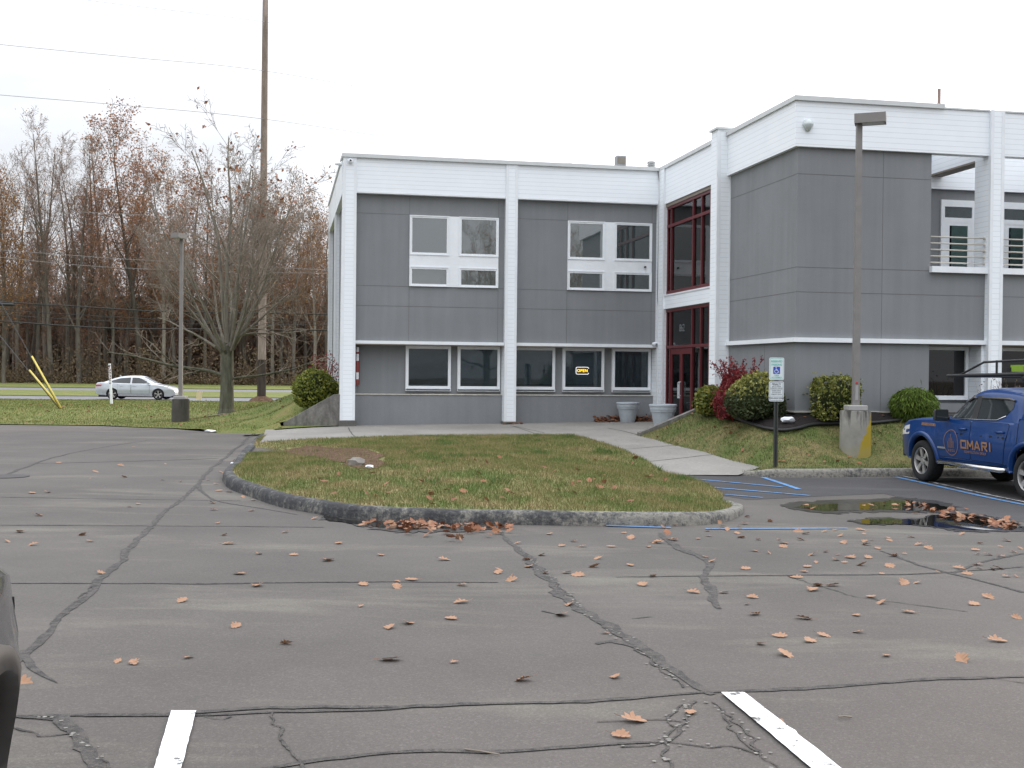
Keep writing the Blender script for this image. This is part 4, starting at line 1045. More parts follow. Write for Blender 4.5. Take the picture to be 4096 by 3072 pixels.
# ---- blue crew-cab pickup with a ladder rack
S = dict(W=.945, nose=2.55, tail=-2.80, ft=.75, rt=.4, fk=.13, rk=.03, sill=.50, belt=1.25, fa=1.63, ra=-1.63, arch=.495, R=.39, tw=.25,
         bottom=[(-2.8, .62), (-2.2, .55), (-1.0, .48), (1.0, .46), (2.0, .50), (2.3, .42), (2.55, .45)],
         top=[(-2.80, 1.31), (-1.36, 1.31), (-1.33, 1.235), (-.9, 1.23), (.4, 1.215), (.95, 1.205), (1.3, 1.195), (1.9, 1.165), (2.25, 1.125), (2.42, 1.06), (2.51, .95), (2.55, .82)], sm=False, crown=.06, bedx=(-2.72, -1.34), bedfloor=.78,
         roof=[(-1.36, 1.22), (-1.32, 1.55), (-1.24, 1.69), (-.9, 1.745), (-.3, 1.77), (.08, 1.73), (.36, 1.60), (.72, 1.39), (1.04, 1.19)], beltline=[(-1.4, 1.25), (-.8, 1.24), (.3, 1.22), (1.2, 1.19)], tum=.765)
T = Car(S); la = hit(3584.6, 1910, LOT); lb = hit(4240, 2047, LOT); hd = math.atan2(la[1] - lb[1], la[0] - lb[0]) + R(5.3)
fl_ = hit(3706, 1927, LOT); hx, hy = math.cos(hd), math.sin(hd)
tx, ty = fl_[0] - hx * 1.63 + hy * .82, fl_[1] - hy * 1.63 - hx * .82
truck = empty('pickup_truck', (tx, ty, LOT(tx, ty) + .01), hd, 'blue crew cab pickup truck with orange OMARI door lettering and black ladder rack', 'pickup truck')
T.lower(truck, M['blue']); T.green(truck, M['blue'])
T.sidepoly([(.83, 1.245), (.06, 1.255), (.06, 1.60), (.14, 1.615), (.30, 1.555), (.55, 1.41)], 'front_window', M['carglass'], truck, .006, grid=.1)
T.sidepoly([(-.10, 1.26), (-.72, 1.275), (-.93, 1.35), (-1.06, 1.47), (-1.05, 1.585), (-.9, 1.615), (-.10, 1.62)], 'rear_window', M['carglass'], truck, .006, grid=.1)
T.sidepoly([(.065, 1.24), (-.105, 1.242), (-.105, 1.66), (.065, 1.655)], 'door_pillar', M['black'], truck, .009, grid=.1)
T.sidepoly([(.96, 1.215), (.85, 1.24), (.56, 1.415), (.31, 1.565), (.16, 1.63), (.18, 1.675), (.36, 1.59), (.72, 1.38)], 'front_pillar_trim', M['black'], truck, .004, grid=.06)
for pts in ([(.33, 1.555), (.16, 1.63), (.07, 1.618)], [(-.11, 1.63), (-.9, 1.625), (-1.05, 1.60)]):
    for sg in (1, -1):
        m = MB(); m.tube([(x, sg * (T.gy(x, z) + .022), z) for x, z in pts], .019, 6); m.build('window_visor', plain('smoked_visor', (.12, .11, .10), .15), truck, smooth=True)
for sg in (1, -1):
    m = MB(); m.tube([(x, sg * (T.gy(x, z) + .008), z) for x, z in [(.86, 1.232), (.4, 1.24), (-.1, 1.245), (-.70, 1.262), (-.92, 1.335)]], .010, 6); m.build('window_trim', M['chrome'], truck, smooth=True)
T.glass_top(truck, .14, .90, 'windscreen')
m = MB(); m.box(-1.375, -1.36, -.55, .55, 1.28, 1.60); m.build('rear_cab_window', M['carglass'], truck)
# doors stand a few millimetres proud, so that the gaps show
def rr_poly(x0, x1, z0, z1, r=.06, n=4, slope=0):
    P = []
    for cx, cz, a0 in ((x1 - r, z1 - r, 0), (x0 + r, z1 - r, 90), (x0 + r, z0 + r, 180), (x1 - r, z0 + r, 270)):
        for k in range(n + 1):
            a = R(a0 + 90 * k / n); P.append((cx + r * math.cos(a), cz + r * math.sin(a)))
    return P
for sg in (1, -1):
    for x0, x1 in ((.02, 1.03), (-1.10, .0)):
        cut = lambda P, e: [(max(x, -1.0 - e + max(0, .74 - z) * .35) if x0 < -.5 and z < .75 and x < -.8 else x, z) for x, z in P]
        g = T.sidepoly(cut(rr_poly(x0 - .007, x1 + .007, .523, 1.217, .05), .007), 'door_gap', M['seam'], truck, .003, False, (sg,), .06)[0]
        P = cut(rr_poly(x0, x1, .532, 1.21, .05), 0)
        d = T.sidepoly(P, 'door', M['blue'], truck, .006, False, (sg,), .06)[0]
        hx0 = x0 + .13; h = MB(); zz = 1.06
        h.tube([(hx0 + .2, sg * (T.side(hx0, zz) + .012), zz - .008), (hx0 + .17, sg * (T.side(hx0, zz) + .042), zz), (hx0 + .02, sg * (T.side(hx0, zz) + .042), zz + .004), (hx0 - .02, sg * (T.side(hx0, zz) + .012), zz)], .019, 8)
        h.build('door_handle', M['blue'], d, smooth=True)
        c = T.sidepoly(rr_poly(hx0 - .0, hx0 + .19, zz - .045, zz + .012, .02), 'handle_cup', M['seam'], d, .006, False, (sg,), .05)
for ax in (S['fa'], S['ra']):
    for sg in (1, -1):
        T.wheel(truck, ax, sg, 6, .66); T.arch_lip(truck, ax, sg, M['blue'], .075, .028)
for sg in (1, -1):
    m = MB(); yy = .99; m.tube([(.98, sg * .90, .44), (.92, sg * yy, .43), (-1.0, sg * yy, .43), (-1.06, sg * .90, .44)], .045, 10); m.build('side_step', M['chrome'], truck, smooth=True)
    m = MB()
    for x in (.7, -.75): m.box(x - .04, x + .04, sg * .70 - .25, sg * .70 + .25, .42, .47)
    m.build('step_bracket', M['black'], truck)
    m = MB(); m.tube([(.74, sg * .90, 1.24), (.74, sg * 1.0, 1.26)], .03, 6); m.build('mirror_arm', M['black'], truck)
    m = MB(); m.loft([[(.80 + dx * k, sg * (1.07 + dy * k * .13), 1.29 + dz * k * .105) for dy, dz in ((-1, -.85), (-.8, -1), (.8, -1), (1, -.8), (1, .7), (.8, 1), (-.8, 1), (-1, .85))] for dx, k in ((.0, .7), (-.02, .97), (-.10, 1.0))], True, True)
    mr = m.build('mirror', M['black'], truck, auto=40)
    m = MB(); m.box(.692, .698, sg * 1.07 - .11, sg * 1.07 + .11, 1.205, 1.375); m.build('mirror_glass', M['carglass'], mr)
    m = MB(); m.loft([[(2.10, sg * (T.side(2.1, z) + .004), z) for z in (.88, 1.06)], [(2.34, sg * (T.side(2.34, z) + .006), z) for z in (.86, 1.02)], [(2.50, sg * (T.side(2.5, z) + .004), z) for z in (.84, .93)]], False); m.build('headlight', M['head'], truck)
for sg in (1, -1): T.sidepoly([(-1.352, .60), (-1.338, .60), (-1.338, 1.235), (-1.352, 1.235)], 'bed_gap', M['seam'], truck, .003, False, (sg,), .05)
m = MB(); m.box(2.50, 2.58, -.78, .78, .42, .62); m.build('front_bumper', M['black'], truck); m = MB(); m.box(-2.90, -2.78, -.85, .85, .5, .68); m.build('rear_bumper', M['chrome'], truck)
for sg in (1, -1):
    m = MB(); m.box(-2.815, -2.74, sg * .87 - .06, sg * .87 + .06, .85, 1.2); m.build('tail_light', M['tail'], truck)
# lettering on both sides
def rect(w, h, n=1): return [(-w / 2, -h / 2), (w / 2, -h / 2), (w / 2, h / 2), (-w / 2, h / 2)], [(0, 1, 2, 3)]
for sg in (1,):
    # squared capitals, drawn as strokes
    def glyph(strokes, ox, w_=.034):
        vs, fs = [], []
        for st in strokes:
            b = len(vs)
            n = len(st)
            for i, p in enumerate(st):
                a = st[max(0, i - 1)]; c = st[min(n - 1, i + 1)]; tx, ty = c[0] - a[0], c[1] - a[1]; q = math.hypot(tx, ty) or 1
                k_ = w_ / 2 * (1.25 if 0 < i < n - 1 else 1)
                vs += [(ox + p[0] - ty / q * k_, p[1] + tx / q * k_), (ox + p[0] + ty / q * k_, p[1] - tx / q * k_)]
                if i: fs.append((b + 2 * i - 2, b + 2 * i - 1, b + 2 * i + 1, b + 2 * i))
        return vs, fs
    def sub_(st, n=4): return [(a[0] + (c[0] - a[0]) * k / n, a[1] + (c[1] - a[1]) * k / n) for a, c in zip(st, st[1:]) for k in range(n)] + [st[-1]]
    h_ = .062
    GL = [([[(0, -h_), (.15, -h_)], [(.15, -h_ - .017), (.15, h_ + .017)], [(.15, h_), (0, h_)], [(0, h_ + .017), (0, -h_ - .017)]], -.475), ([[(0, -.079), (0, .079)], [(0, .075), (.08, -.03)], [(.08, -.03), (.16, .075)], [(.16, .079), (.16, -.079)]], -.27), ([[(0, -.079), (.08, .079)], [(.08, .079), (.16, -.079)], [(.03, -.030), (.13, -.030)]], -.06), ([[(0, -.079), (0, .079)], [(0, h_), (.14, h_)], [(.14, h_ + .017), (.14, 0)], [(.14, 0), (0, 0)], [(.05, 0), (.15, -.079)]], .17), ([[(0, -.079), (0, .079)]], .40)]
    om = MB()
    for st, ox in GL:
        vs, fs = glyph(st, ox); x0, z0 = -.225, .795; om.add([(x0 - x * sg, sg * (T.side(x0 - x * sg, z0 + y) + .020), z0 + y) for x, y in vs], fs)
    om.build('lettering', M['orange'], truck, fixn=False)
    T.on_side(text_mesh('CONSTRUCTION GROUP', .058, 1.0, .001, sx=1.0), -.17, .665, .020, sg).build('lettering', M['orange'], truck, fixn=False)
    em = MB(); n = 40; ring_ = []
    for r_ in (.235, .223): ring_.append([(.59 - r_ * math.cos(2 * math.pi * k / n), 0, .80 + r_ * math.sin(2 * math.pi * k / n)) for k in range(n)])
    vs = [(x, T.side(x, z) + .014, z) for rg in ring_ for x, _, z in rg]; em.add(vs, [(k, (k + 1) % n, n + (k + 1) % n, n + k) for k in range(n)])
    for bx, w_, h0, h1 in ((-.09, .03, -.09, .03), (-.04, .03, -.09, .09), (.0, .018, -.09, .16), (.035, .03, -.09, .10), (.085, .03, -.09, .04)):
        for q0, q1 in ((bx - w_ / 2, bx - w_ / 2 + .007), (bx + w_ / 2 - .007, bx + w_ / 2)):
            vs = [(.59 - x, T.side(.59 - x, .79 + z) + .016, .79 + z) for x, z in ((q0, h0), (q1, h0), (q1, h1), (q0, h1))]; em.add(vs, [(0, 1, 2, 3)])
    for bx in (-.09, -.03, .03, .09):
        for h0 in (-.15, -.125): vs = [(.59 - x, T.side(.59 - x, .79 + z) + .016, .79 + z) for x, z in ((bx - .02, h0), (bx + .02, h0), (bx + .02, h0 + .012), (bx - .02, h0 + .012))]; em.add(vs, [(0, 1, 2, 3)])
    em.build('emblem', M['orange'], truck, fixn=False)
    T.on_side(text_mesh('WWW.OMARI', .10, 1.0, .004), -1.85, 1.215, .012, sg).build('lettering', M['orange'], truck, fixn=False)
    bar = MB(); rb = random.Random(3); xx = 1.64
    while xx > 1.17:
        ww = rb.uniform(.022, .034); z1 = 1.035; vs = [(x, T.side(x, z) + .006, z) for x, z in ((xx, 1.065), (xx - ww, 1.065), (xx - ww, 1.12), (xx, 1.12))]; bar.add(vs, [(0, 1, 2, 3)]); xx -= ww + .014
    bar.build('lettering', M['orange'], truck, fixn=False)
    m = MB(); m.box(.80, 1.06, .0, .01, .0, .032); m.v = [(x, T.side(x, .685) + .004 + y, .672 + z) for x, y, z in m.v]; m.build('model_plate', M['galv'], truck)
# ladder rack
rk = MB()
def bar(*pts, r=.024): rk.tube(pts, r, 8)
for sg in (1, -1):
    y = sg * .80
    bar((-1.52, sg * .87, 1.27), (-1.50, y, 2.06)); bar((-2.62, sg * .87, 1.27), (-2.62, y, 2.06)); bar((1.02, y * .97, 2.005), (-2.80, y, 2.075), r=.03)
    bar((.62, y * .97, 2.02), (-.15, y * .98, 2.25), (-2.75, y, 2.31), r=.02)
    for x in (-.55, -1.5, -2.5): bar((x, y, 2.05), (x, y, 2.28), r=.02)
    bar((-1.52, sg * .87, 1.30), (-2.0, sg * .86, 1.29), r=.03)
for x, z in ((.98, 2.0), (.0, 2.03), (-1.5, 2.06), (-2.62, 2.07)): bar((x, -.80, z), (x, .80, z), r=.022)
rk.build('ladder_rack', M['black'], truck, auto=50)
lm = plain('lime_paint', (0.25, 0.42, 0.04), .5)
lad = empty('ladder', (0, 0, 0), 0, 'lime green ladder lying on the black rack of the blue pickup', 'ladder')
lad.location = truck.location; lad.rotation_euler = truck.rotation_euler
for y in (.62, .26):
    m = MB(); m.box(-2.7, -.70, y - .018, y + .018, 2.085, 2.20)
    m.build('ladder_rail', lm, lad)
    m = MB(); m.box(-.72, -.60, y - .03, y + .03, 2.07, 2.16); m.build('ladder_foot', M['black'], lad)
for k in range(6):
    m = MB(); m.tube([(-.95 - .3 * k, .26, 2.14), (-.95 - .3 * k, .62, 2.14)], .017, 8); m.build('rung', M['galv'], lad, smooth=True)
m = MB(); m.lathe([(0, -.03), (.085, -.03), (.09, 0), (.085, .03), (0, .03)], 20, (-1.65, .70, 2.17), 'y')
jug = m.build('round_reel', lm, lad)
m = MB(); m.box(-1.2, -1.06, .638, .643, 2.11, 2.17); m.build('ladder_sticker', plain('sticker_red', (.45, .12, .06), .5), lad)
lp = MB(); lp.lathe([(0, .09), (.06, .08), (.075, .0), (.06, -.08), (0, -.09)], 14, (-1.32, .74, 1.98), 'x'); lp.tube([(-1.32, .74, 1.98), (-1.36, .78, 2.05)], .02, 6); lp.build('work_lamp', M['black'], truck, smooth=True)

# ---- silver saloon passing on the road
S = dict(W=.93, nose=2.45, tail=-2.45, ft=.9, rt=.7, fk=.22, rk=.16, sill=.27, belt=.95, fa=1.46, ra=-1.37, arch=.375, R=.335, tw=.22,
         bottom=[(-2.45, .42), (-2.2, .27), (-1.0, .22), (1.2, .20), (2.2, .20), (2.45, .30)],
         top=[(-2.45, .86), (-2.40, .985), (-2.2, 1.03), (-1.8, 1.04), (-1.0, .99), (.0, .955), (.95, .94), (1.4, .915), (2.0, .80), (2.32, .66), (2.45, .52)], crown=.05,
         roof=[(-2.15, 1.03), (-1.75, 1.15), (-1.25, 1.32), (-.7, 1.425), (-.1, 1.45), (.35, 1.41), (.75, 1.24), (1.30, .94)], beltline=[(-2.2, 1.03), (-1.0, .985), (0, .96), (1.3, .93)], tum=.70)
D = Car(S); px_ = at_y(552, 1600, 68.0)
sed = empty('saloon_car', (px_[0], 68.2, -.215), 0, 'silver saloon car driving along the road beyond the lawn', 'car'); sed.scale = (.95, .95, .95)
D.lower(sed, M['silver']); D.green(sed, M['silver'])
D.sidepoly([(.98, 1.0), (-.18, 1.01), (-.18, 1.36), (.22, 1.35), (.45, 1.27)], 'front_window', M['carglass'], sed, .008, grid=.15)
D.sidepoly([(-.28, 1.01), (-1.15, 1.03), (-1.72, 1.06), (-1.35, 1.20), (-.9, 1.32), (-.28, 1.365)], 'rear_window', M['carglass'], sed, .008, grid=.15)
D.glass_top(sed, .50, 1.18, 'windscreen'); D.glass_top(sed, -1.95, -1.10, 'rear_windscreen')
for sg in (1, -1):
    for x0, x1 in ((-.20, .92), (-1.05, -.23)):
        D.sidepoly(rr_poly(x0 - .008, x1 + .008, .36, .945, .06), 'door_gap', M['seam'], sed, .007, False, (sg,), .08)
        d = D.sidepoly(rr_poly(x0, x1, .368, .94, .06), 'door', M['silver'], sed, .012, False, (sg,), .08)[0]
        h = MB(); h.tube([(x0 + .10, sg * (D.side(x0 + .1, .86) + .03), .862), (x0 + .30, sg * (D.side(x0 + .3, .86) + .03), .855)], .018, 6); h.build('door_handle', M['silver'], d, smooth=True)
    m = MB(); m.loft([[(.86 + dx, sg * (.96 + dy * k), 1.02 + dz * k) for dy, dz in ((-.09, -.06), (.09, -.06), (.10, .05), (-.08, .07))] for dx, k in ((.12, .5), (.02, 1), (-.06, .95))], True, True); m.build('mirror', M['silver'], sed, auto=50)
    D.sidepoly([(-2.44, .90), (-2.43, .80), (-2.1, .82), (-1.98, .90), (-2.1, .915)], 'tail_light', M['tail'], sed, .008, False, (sg,), .1)
    D.sidepoly([(1.98, .72), (2.3, .60), (2.42, .55), (2.36, .64), (2.1, .755)], 'headlight', M['head'], sed, .008, False, (sg,), .1)
    D.sidepoly([(-1.0, .235), (1.1, .22), (1.1, .30), (-1.0, .31)], 'sill_trim', M['chrome'], sed, .006, False, (sg,), .15)
for ax in (S['fa'], S['ra']):
    for sg in (1, -1): D.wheel(sed, ax, sg, 5, .72)
m = MB(); m.loft([[(-1.05, -.02, 1.40), (-1.05, .02, 1.40), (-1.2, .02, 1.36), (-1.2, -.02, 1.36)], [(-1.16, -.006, 1.50), (-1.16, .006, 1.50), (-1.21, .006, 1.49), (-1.21, -.006, 1.49)]], True, True); m.build('roof_aerial', M['silver'], sed)

# ---- dark crossover parked beside the camera
S = dict(W=.92, nose=2.30, tail=-2.25, ft=.8, rt=.5, fk=.26, rk=.14, sill=.42, belt=1.06, fa=1.38, ra=-1.32, arch=.44, R=.345, tw=.23,
         bottom=[(-2.25, .5), (-2.0, .38), (-.9, .34), (.9, .33), (2.0, .34), (2.30, .45)],
         top=[(-2.25, .95), (-2.15, 1.1), (-1.0, 1.09), (.9, 1.05), (1.4, 1.04), (1.9, .99), (2.18, .90), (2.30, .74)], crown=.05,
         roof=[(-2.2, 1.08), (-2.0, 1.4), (-1.7, 1.58), (-.8, 1.66), (-.0, 1.66), (.4, 1.56), (1.2, 1.04)], beltline=[(-2.25, 1.1), (0, 1.07), (1.3, 1.03)], tum=.74)
G = Car(S); p0 = hit(397 * V, 1540 * V, LOT); p1 = hit(364 * V, 1659 * V, LOT); hd2 = math.atan2(p0[1] - p1[1], p0[0] - p1[0])
hx, hy = math.cos(hd2), math.sin(hd2)
# nose corner stands near (-1.78, 4.0)
cx_, cy_ = -1.452 - hx * 1.38 - hy * .92, 3.25 - hy * 1.38 + hx * .92
suv = empty('parked_car', (cx_, cy_, .0), hd2, 'charcoal crossover car parked at the very edge of the picture beside a white stall line', 'car')
G.lower(suv, M['charcoal']); G.green(suv, M['charcoal'])
G.sidepoly([(.95, 1.10), (-.2, 1.12), (-.2, 1.55), (.2, 1.54), (.5, 1.40)], 'front_window', M['carglass'], suv, .008, grid=.15); G.sidepoly([(-.3, 1.12), (-1.3, 1.14), (-1.5, 1.35), (-1.3, 1.52), (-.3, 1.56)], 'rear_window', M['carglass'], suv, .008, grid=.15)
G.glass_top(suv, .45, 1.10, 'windscreen')
for ax in (S['fa'], S['ra']):
    for sg in (1, -1): G.wheel(suv, ax, sg, 5, .66, 0, .82); G.arch_lip(suv, ax, sg, plain('arch_cladding', (.05, .046, .043), .6), .07, .012)
for sg in (1, -1):
    G.sidepoly([(2.0, .82), (2.27, .72), (2.2, .84), (1.8, .92)], 'headlight', M['head'], suv, .006, False, (sg,), .1)
    for x0, x1 in ((-.18, .90), (-1.1, -.21)):
        G.sidepoly(rr_poly(x0 - .008, x1 + .008, .46, 1.045, .06), 'door_gap', M['seam'], suv, .006, False, (sg,), .08); d = G.sidepoly(rr_poly(x0, x1, .468, 1.04, .06), 'door', M['charcoal'], suv, .010, False, (sg,), .08)[0]
        h = MB(); h.tube([(x0 + .10, sg * (G.side(x0 + .1, .95) + .03), .952), (x0 + .30, sg * (G.side(x0 + .3, .95) + .03), .945)], .018, 6); h.build('door_handle', M['charcoal'], d, smooth=True)
    m = MB(); m.loft([[(.58 + dx, sg * (.98 + dy * k), 1.13 + dz * k) for dy, dz in ((-.09, -.07), (.09, -.07), (.10, .06), (-.08, .08))] for dx, k in ((.12, .5), (.02, 1), (-.06, .95))], True, True); m.build('mirror', M['charcoal'], suv, auto=50)
# ------------------------------------------------------------------ trees, shrubs, grass, leaves
def rot_about(d, ax, a): return (Matrix.Rotation(a, 3, ax) @ d)
def perp(d, r):
    a = Vector((r.uniform(-1, 1), r.uniform(-1, 1), r.uniform(-1, 1))); p = a - d * a.dot(d)
    return p.normalized() if p.length > 1e-4 else d.orthogonal().normalized()
def grow(r, segs, tips, p, d, L, rad, lev, spec):
    """one limb: a bent chain of segments with side shoots"""
    n = spec['n'][lev]; sl = L / n; kids = spec['kids'][lev]; r0 = rad
    for i in range(n):
        d = (d + Vector((r.gauss(0, 1), r.gauss(0, 1), r.gauss(0, 1))) * spec['bend'][lev] + Vector((0, 0, spec['up'][lev]))).normalized()
        q = p + d * sl; r1 = rad * (1 - (i + 1) / n * (1 - spec['taper'][lev]))
        segs.append((tuple(p), tuple(q), r0, r1, lev)); p = q; r0 = r1
        f = (i + 1) / n
        if lev < spec['max'] and f >= spec['start'][lev]:
            k = kids if isinstance(kids, int) else int(kids) + (1 if r.random() < kids - int(kids) else 0)
            for _ in range(k):
                a = R(r.uniform(*spec['ang'][lev])); nd = rot_about(d, perp(d, r), a)
                grow(r, segs, tips, p - d * sl * r.random(), nd, L * spec['len'][lev] * r.uniform(.65, 1.15) * (1.15 - .55 * f), r1 * spec['rr'][lev], lev + 1, spec)
    if lev >= spec['max'] - 1: tips.append((tuple(p), tuple(d)))
def tubes(segs, sides=None):
    """all limbs as one set of arrays"""
    VV, FF = [], []; base = 0
    by = {}
    for s in segs:
        k = sides if sides else (8 if s[2] > .12 else 6 if s[2] > .05 else 4 if s[2] > .015 else 3)
        by.setdefault(k, []).append(s)
    quads = []
    for k, ss in by.items():
        P0 = np.array([s[0] for s in ss]); P1 = np.array([s[1] for s in ss]); R0 = np.array([s[2] for s in ss]); R1 = np.array([s[3] for s in ss])
        D = P1 - P0; D /= np.linalg.norm(D, axis=1)[:, None] + 1e-9
        ref = np.where(np.abs(D[:, 2:3]) < .9, np.array([[0, 0, 1.0]]), np.array([[1.0, 0, 0]]))
        A = np.cross(D, ref); A /= np.linalg.norm(A, axis=1)[:, None]; Bv = np.cross(A, D)
        ang = 2 * np.pi * np.arange(k) / k; ca, sa = np.cos(ang), np.sin(ang)
        ra = A[:, None] * ca[None, :, None] + Bv[:, None] * sa[None, :, None]
        V0 = P0[:, None] + ra * R0[:, None, None]; V1 = P1[:, None] + ra * R1[:, None, None]
        vv = np.concatenate([V0, V1], 1).reshape(-1, 3); m = len(ss)
        j = np.arange(k); jn = (j + 1) % k
        f = np.stack([j, jn, jn + k, j + k], 1)[None] + (np.arange(m) * 2 * k)[:, None, None]
        VV.append(vv); quads.append(f.reshape(-1, 4) + base); base += len(vv)
    return np.concatenate(VV), np.concatenate(quads)
def leaf_quads(P, size, g=None, flat=0.0):
    """small creased leaf faces at points P with random turns"""
    g = g or nrg; n = len(P); P = np.asarray(P, float)
    A = g.normal(size=(n, 3)); A[:, 2] *= (1 - flat); A /= np.linalg.norm(A, axis=1)[:, None]
    C = g.normal(size=(n, 3)); Bv = np.cross(A, C); Bv /= np.linalg.norm(Bv, axis=1)[:, None]
    s = np.asarray(size) * g.uniform(.6, 1.3, n); s = s[:, None]
    vv = np.stack([P - A * s * .6, P + Bv * s * .38, P + A * s * .6, P - Bv * s * .38], 1).reshape(-1, 3)
    return vv, np.arange(4 * n).reshape(-1, 4)
def join_arrays(parts):
    VV, FF, MI = [], [], []; b = 0
    for i, (v, f) in enumerate(parts): VV.append(v); FF.append(f + b); MI.append(np.full(len(f), i)); b += len(v)
    return np.concatenate(VV), np.concatenate(FF), np.concatenate(MI)

# ---- the bare tree on the lawn
rt = random.Random(21); segs, tips = [], []
spec = dict(max=4, n=[5, 11, 6, 5, 4], kids=[0, .9, 1.3, 1.5, 0], start=[0, .32, .2, .15, 0], bend=[.04, .055, .08, .11, .14], up=[.02, .035, .035, .02, .01], taper=[.7, .22, .3, .35, .3], ang=[(0, 0), (24, 52), (25, 55), (28, 60), (0, 0)], len=[.5, .50, .50, .5, .5], rr=[.5, .50, .55, .60, .6])
p = Vector((0, 0, -.15)); d = Vector((.02, 0, 1)); trunk_pts = [(0, 0, -.1), (.0, 0, .25), (.01, 0, 1.0), (.0, .02, 2.0), (.03, .02, 2.6)]
rads = [.40, .285, .245, .235, .215]
for a, b, ra, rb in zip(trunk_pts, trunk_pts[1:], rads, rads[1:]): segs.append((a, b, ra, rb, 0))
forks = [(a_ * 1.22, b_ * 1.2, c_, L_ * .95, r_ * .72) for a_, b_, c_, L_, r_ in [(-.62, .1, 1, 5.8, .10), (-.40, -.2, 1, 6.8, .115), (-.22, .12, 1, 7.8, .13), (-.03, -.1, 1, 8.0, .135), (.12, .15, 1, 8.0, .125), (.27, -.1, 1, 7.6, .12), (.44, .1, 1, 6.8, .11), (.62, .2, 1, 5.6, .10), (.05, .65, .9, 6.2, .10), (-.1, -.7, .85, 5.4, .09), (.35, .6, 1, 6.0, .09), (-.4, .55, 1, 6.2, .09), (.3, -.55, 1, 6.2, .09), (-.5, -.3, 1, 5.5, .08), (.5, -.25, 1, 5.6, .08), (-.12, .3, 1, 7.2, .10), (.2, -.3, 1, 7.4, .10)]]
for i, (dx, dy, dz, L, rr) in enumerate(forks):
    grow(rt, segs, tips, Vector((.03, .02, 2.0 + .1 * (i % 4) + (.5 if i in (2, 3) else 0))), Vector((dx, dy, dz)).normalized(), L, rr, 1, spec)
# long low side limbs
for (z, dx, dy, dz, L, rr) in ((1.45, -.9, -.1, .34, 4.4, .075), (1.35, .95, .1, .10, 3.8, .05), (2.3, -.9, .3, .55, 3.6, .06), (2.6, .9, -.1, .55, 3.4, .06), (2.9, .9, .3, .25, 3.0, .05)):
    grow(rt, segs, tips, Vector((0, 0, z)), Vector((dx, dy, dz)).normalized(), L, rr, 2, dict(spec, up=[0, 0, .0, .0, 0]))
bt = at_y(906, 1662, 43.0)
tree = empty('bare_tree', (bt[0], bt[1], MNL(bt[0], bt[1])), 0, 'large bare spreading tree with mossy trunk standing on the roadside lawn', 'tree')
big = [s for s in segs if s[2] > .022]; small = [s for s in segs if s[2] <= .022]
small = [(a, b, max(r0, .007), max(r1, .0055), l) for a, b, r0, r1, l in small]
v_, f_ = tubes(big); np_mesh('trunk', v_, f_, [M['bark'], M['limb']], tree, True, mi=(v_[f_[:, 0], 2] > 2.35).astype(int))
v_, f_ = tubes(small); np_mesh('crown', v_, f_, M['twig'], tree)
hi = [t[0] for t in tips if t[0][2] > 7.2]; rt.shuffle(hi); hi = hi[:150]
P = np.repeat(np.array(hi), 3, 0) + nrg.normal(0, .10, (len(hi) * 3, 3)); v_, f_ = leaf_quads(P, .13)
np_mesh('foliage', v_, f_, M['oakbrown'], tree)
print('bare tree segments', len(segs))

# trees across the lot, which the upper windows mirror
for k, (x, y, rz) in enumerate(((20.5, -20, 1.0), (28.5, -20, 2.4))):
    o = copy_tree(tree); o.location = (x, y, 0); o.rotation_euler = (0, 0, rz); o.scale = (1.15, 1.15, 1.32); tag(o, ('bare tree mirrored in the left pair of upper windows', 'bare tree mirrored in the right pair of upper windows')[k], 'tree')
# ---- woodland: a few grown trees, copied
def forest_proto(seed, H, lean, dens, leafy, wide, first):
    r = random.Random(seed); sg, tp = [], []
    sp = dict(max=3, n=[12, 7, 5, 3], kids=[2, 1.0, 2, 0], start=[first * .8, .2, .2, 0], bend=[.03, .07, .10, .14], up=[.02, .09, .05, .02], taper=[.12, .25, .3, .3], ang=[(20, 48 * wide), (25, 55), (30, 60), (0, 0)], len=[.40 * wide, .48, .5, .5], rr=[.46, .5, .55, .6])
    grow(r, sg, tp, Vector((0, 0, -.3)), Vector((lean, 0, 1)).normalized(), H, H * .0105 + .04, 0, sp)
    return sg, tp
PROTO = []
for seed, H, lean, leafy, wide, first in ((1, 27, .02, 0, .75, .45), (2, 25, -.03, .0, .9, .4), (3, 28, .0, .75, .8, .35), (4, 23, .04, .45, 1.0, .3), (5, 29, -.02, .05, .6, .5), (6, 21, .03, 1.0, 1.1, .25), (7, 25, .0, .3, .85, .4)):
    sg, tp = forest_proto(seed, H, lean, 1, leafy, wide, first)
    r = random.Random(seed); bigs = [s for s in sg if s[2] > .05]; sm = [(a, b, max(q0, .016), max(q1, .012), l) for a, b, q0, q1, l in sg if s is not None and q0 <= .05]
    PROTO.append(dict(big=tubes(bigs, 6), small=tubes(sm, 3), tips=np.array([t[0] for t in tp]), leafy=leafy, H=H))
M['leafor'] = m_leafy('orange_brown_leaves', (0.22, 0.11, 0.05), (0.34, 0.18, 0.08), .7, .3, c2=(0.36, 0.24, 0.10)); M['leafred'] = m_leafy('russet_leaves', (0.22, 0.105, 0.06), (0.36, 0.185, 0.105), .7, .3)
KIND = ['tall straight bare tree', 'bare forked tree', 'tall russet-leaved oak', 'thinly leaved brown tree', 'slim pale-barked bare tree', 'bushy orange-brown oak', 'half-bare reddish tree']
proto_obj = []
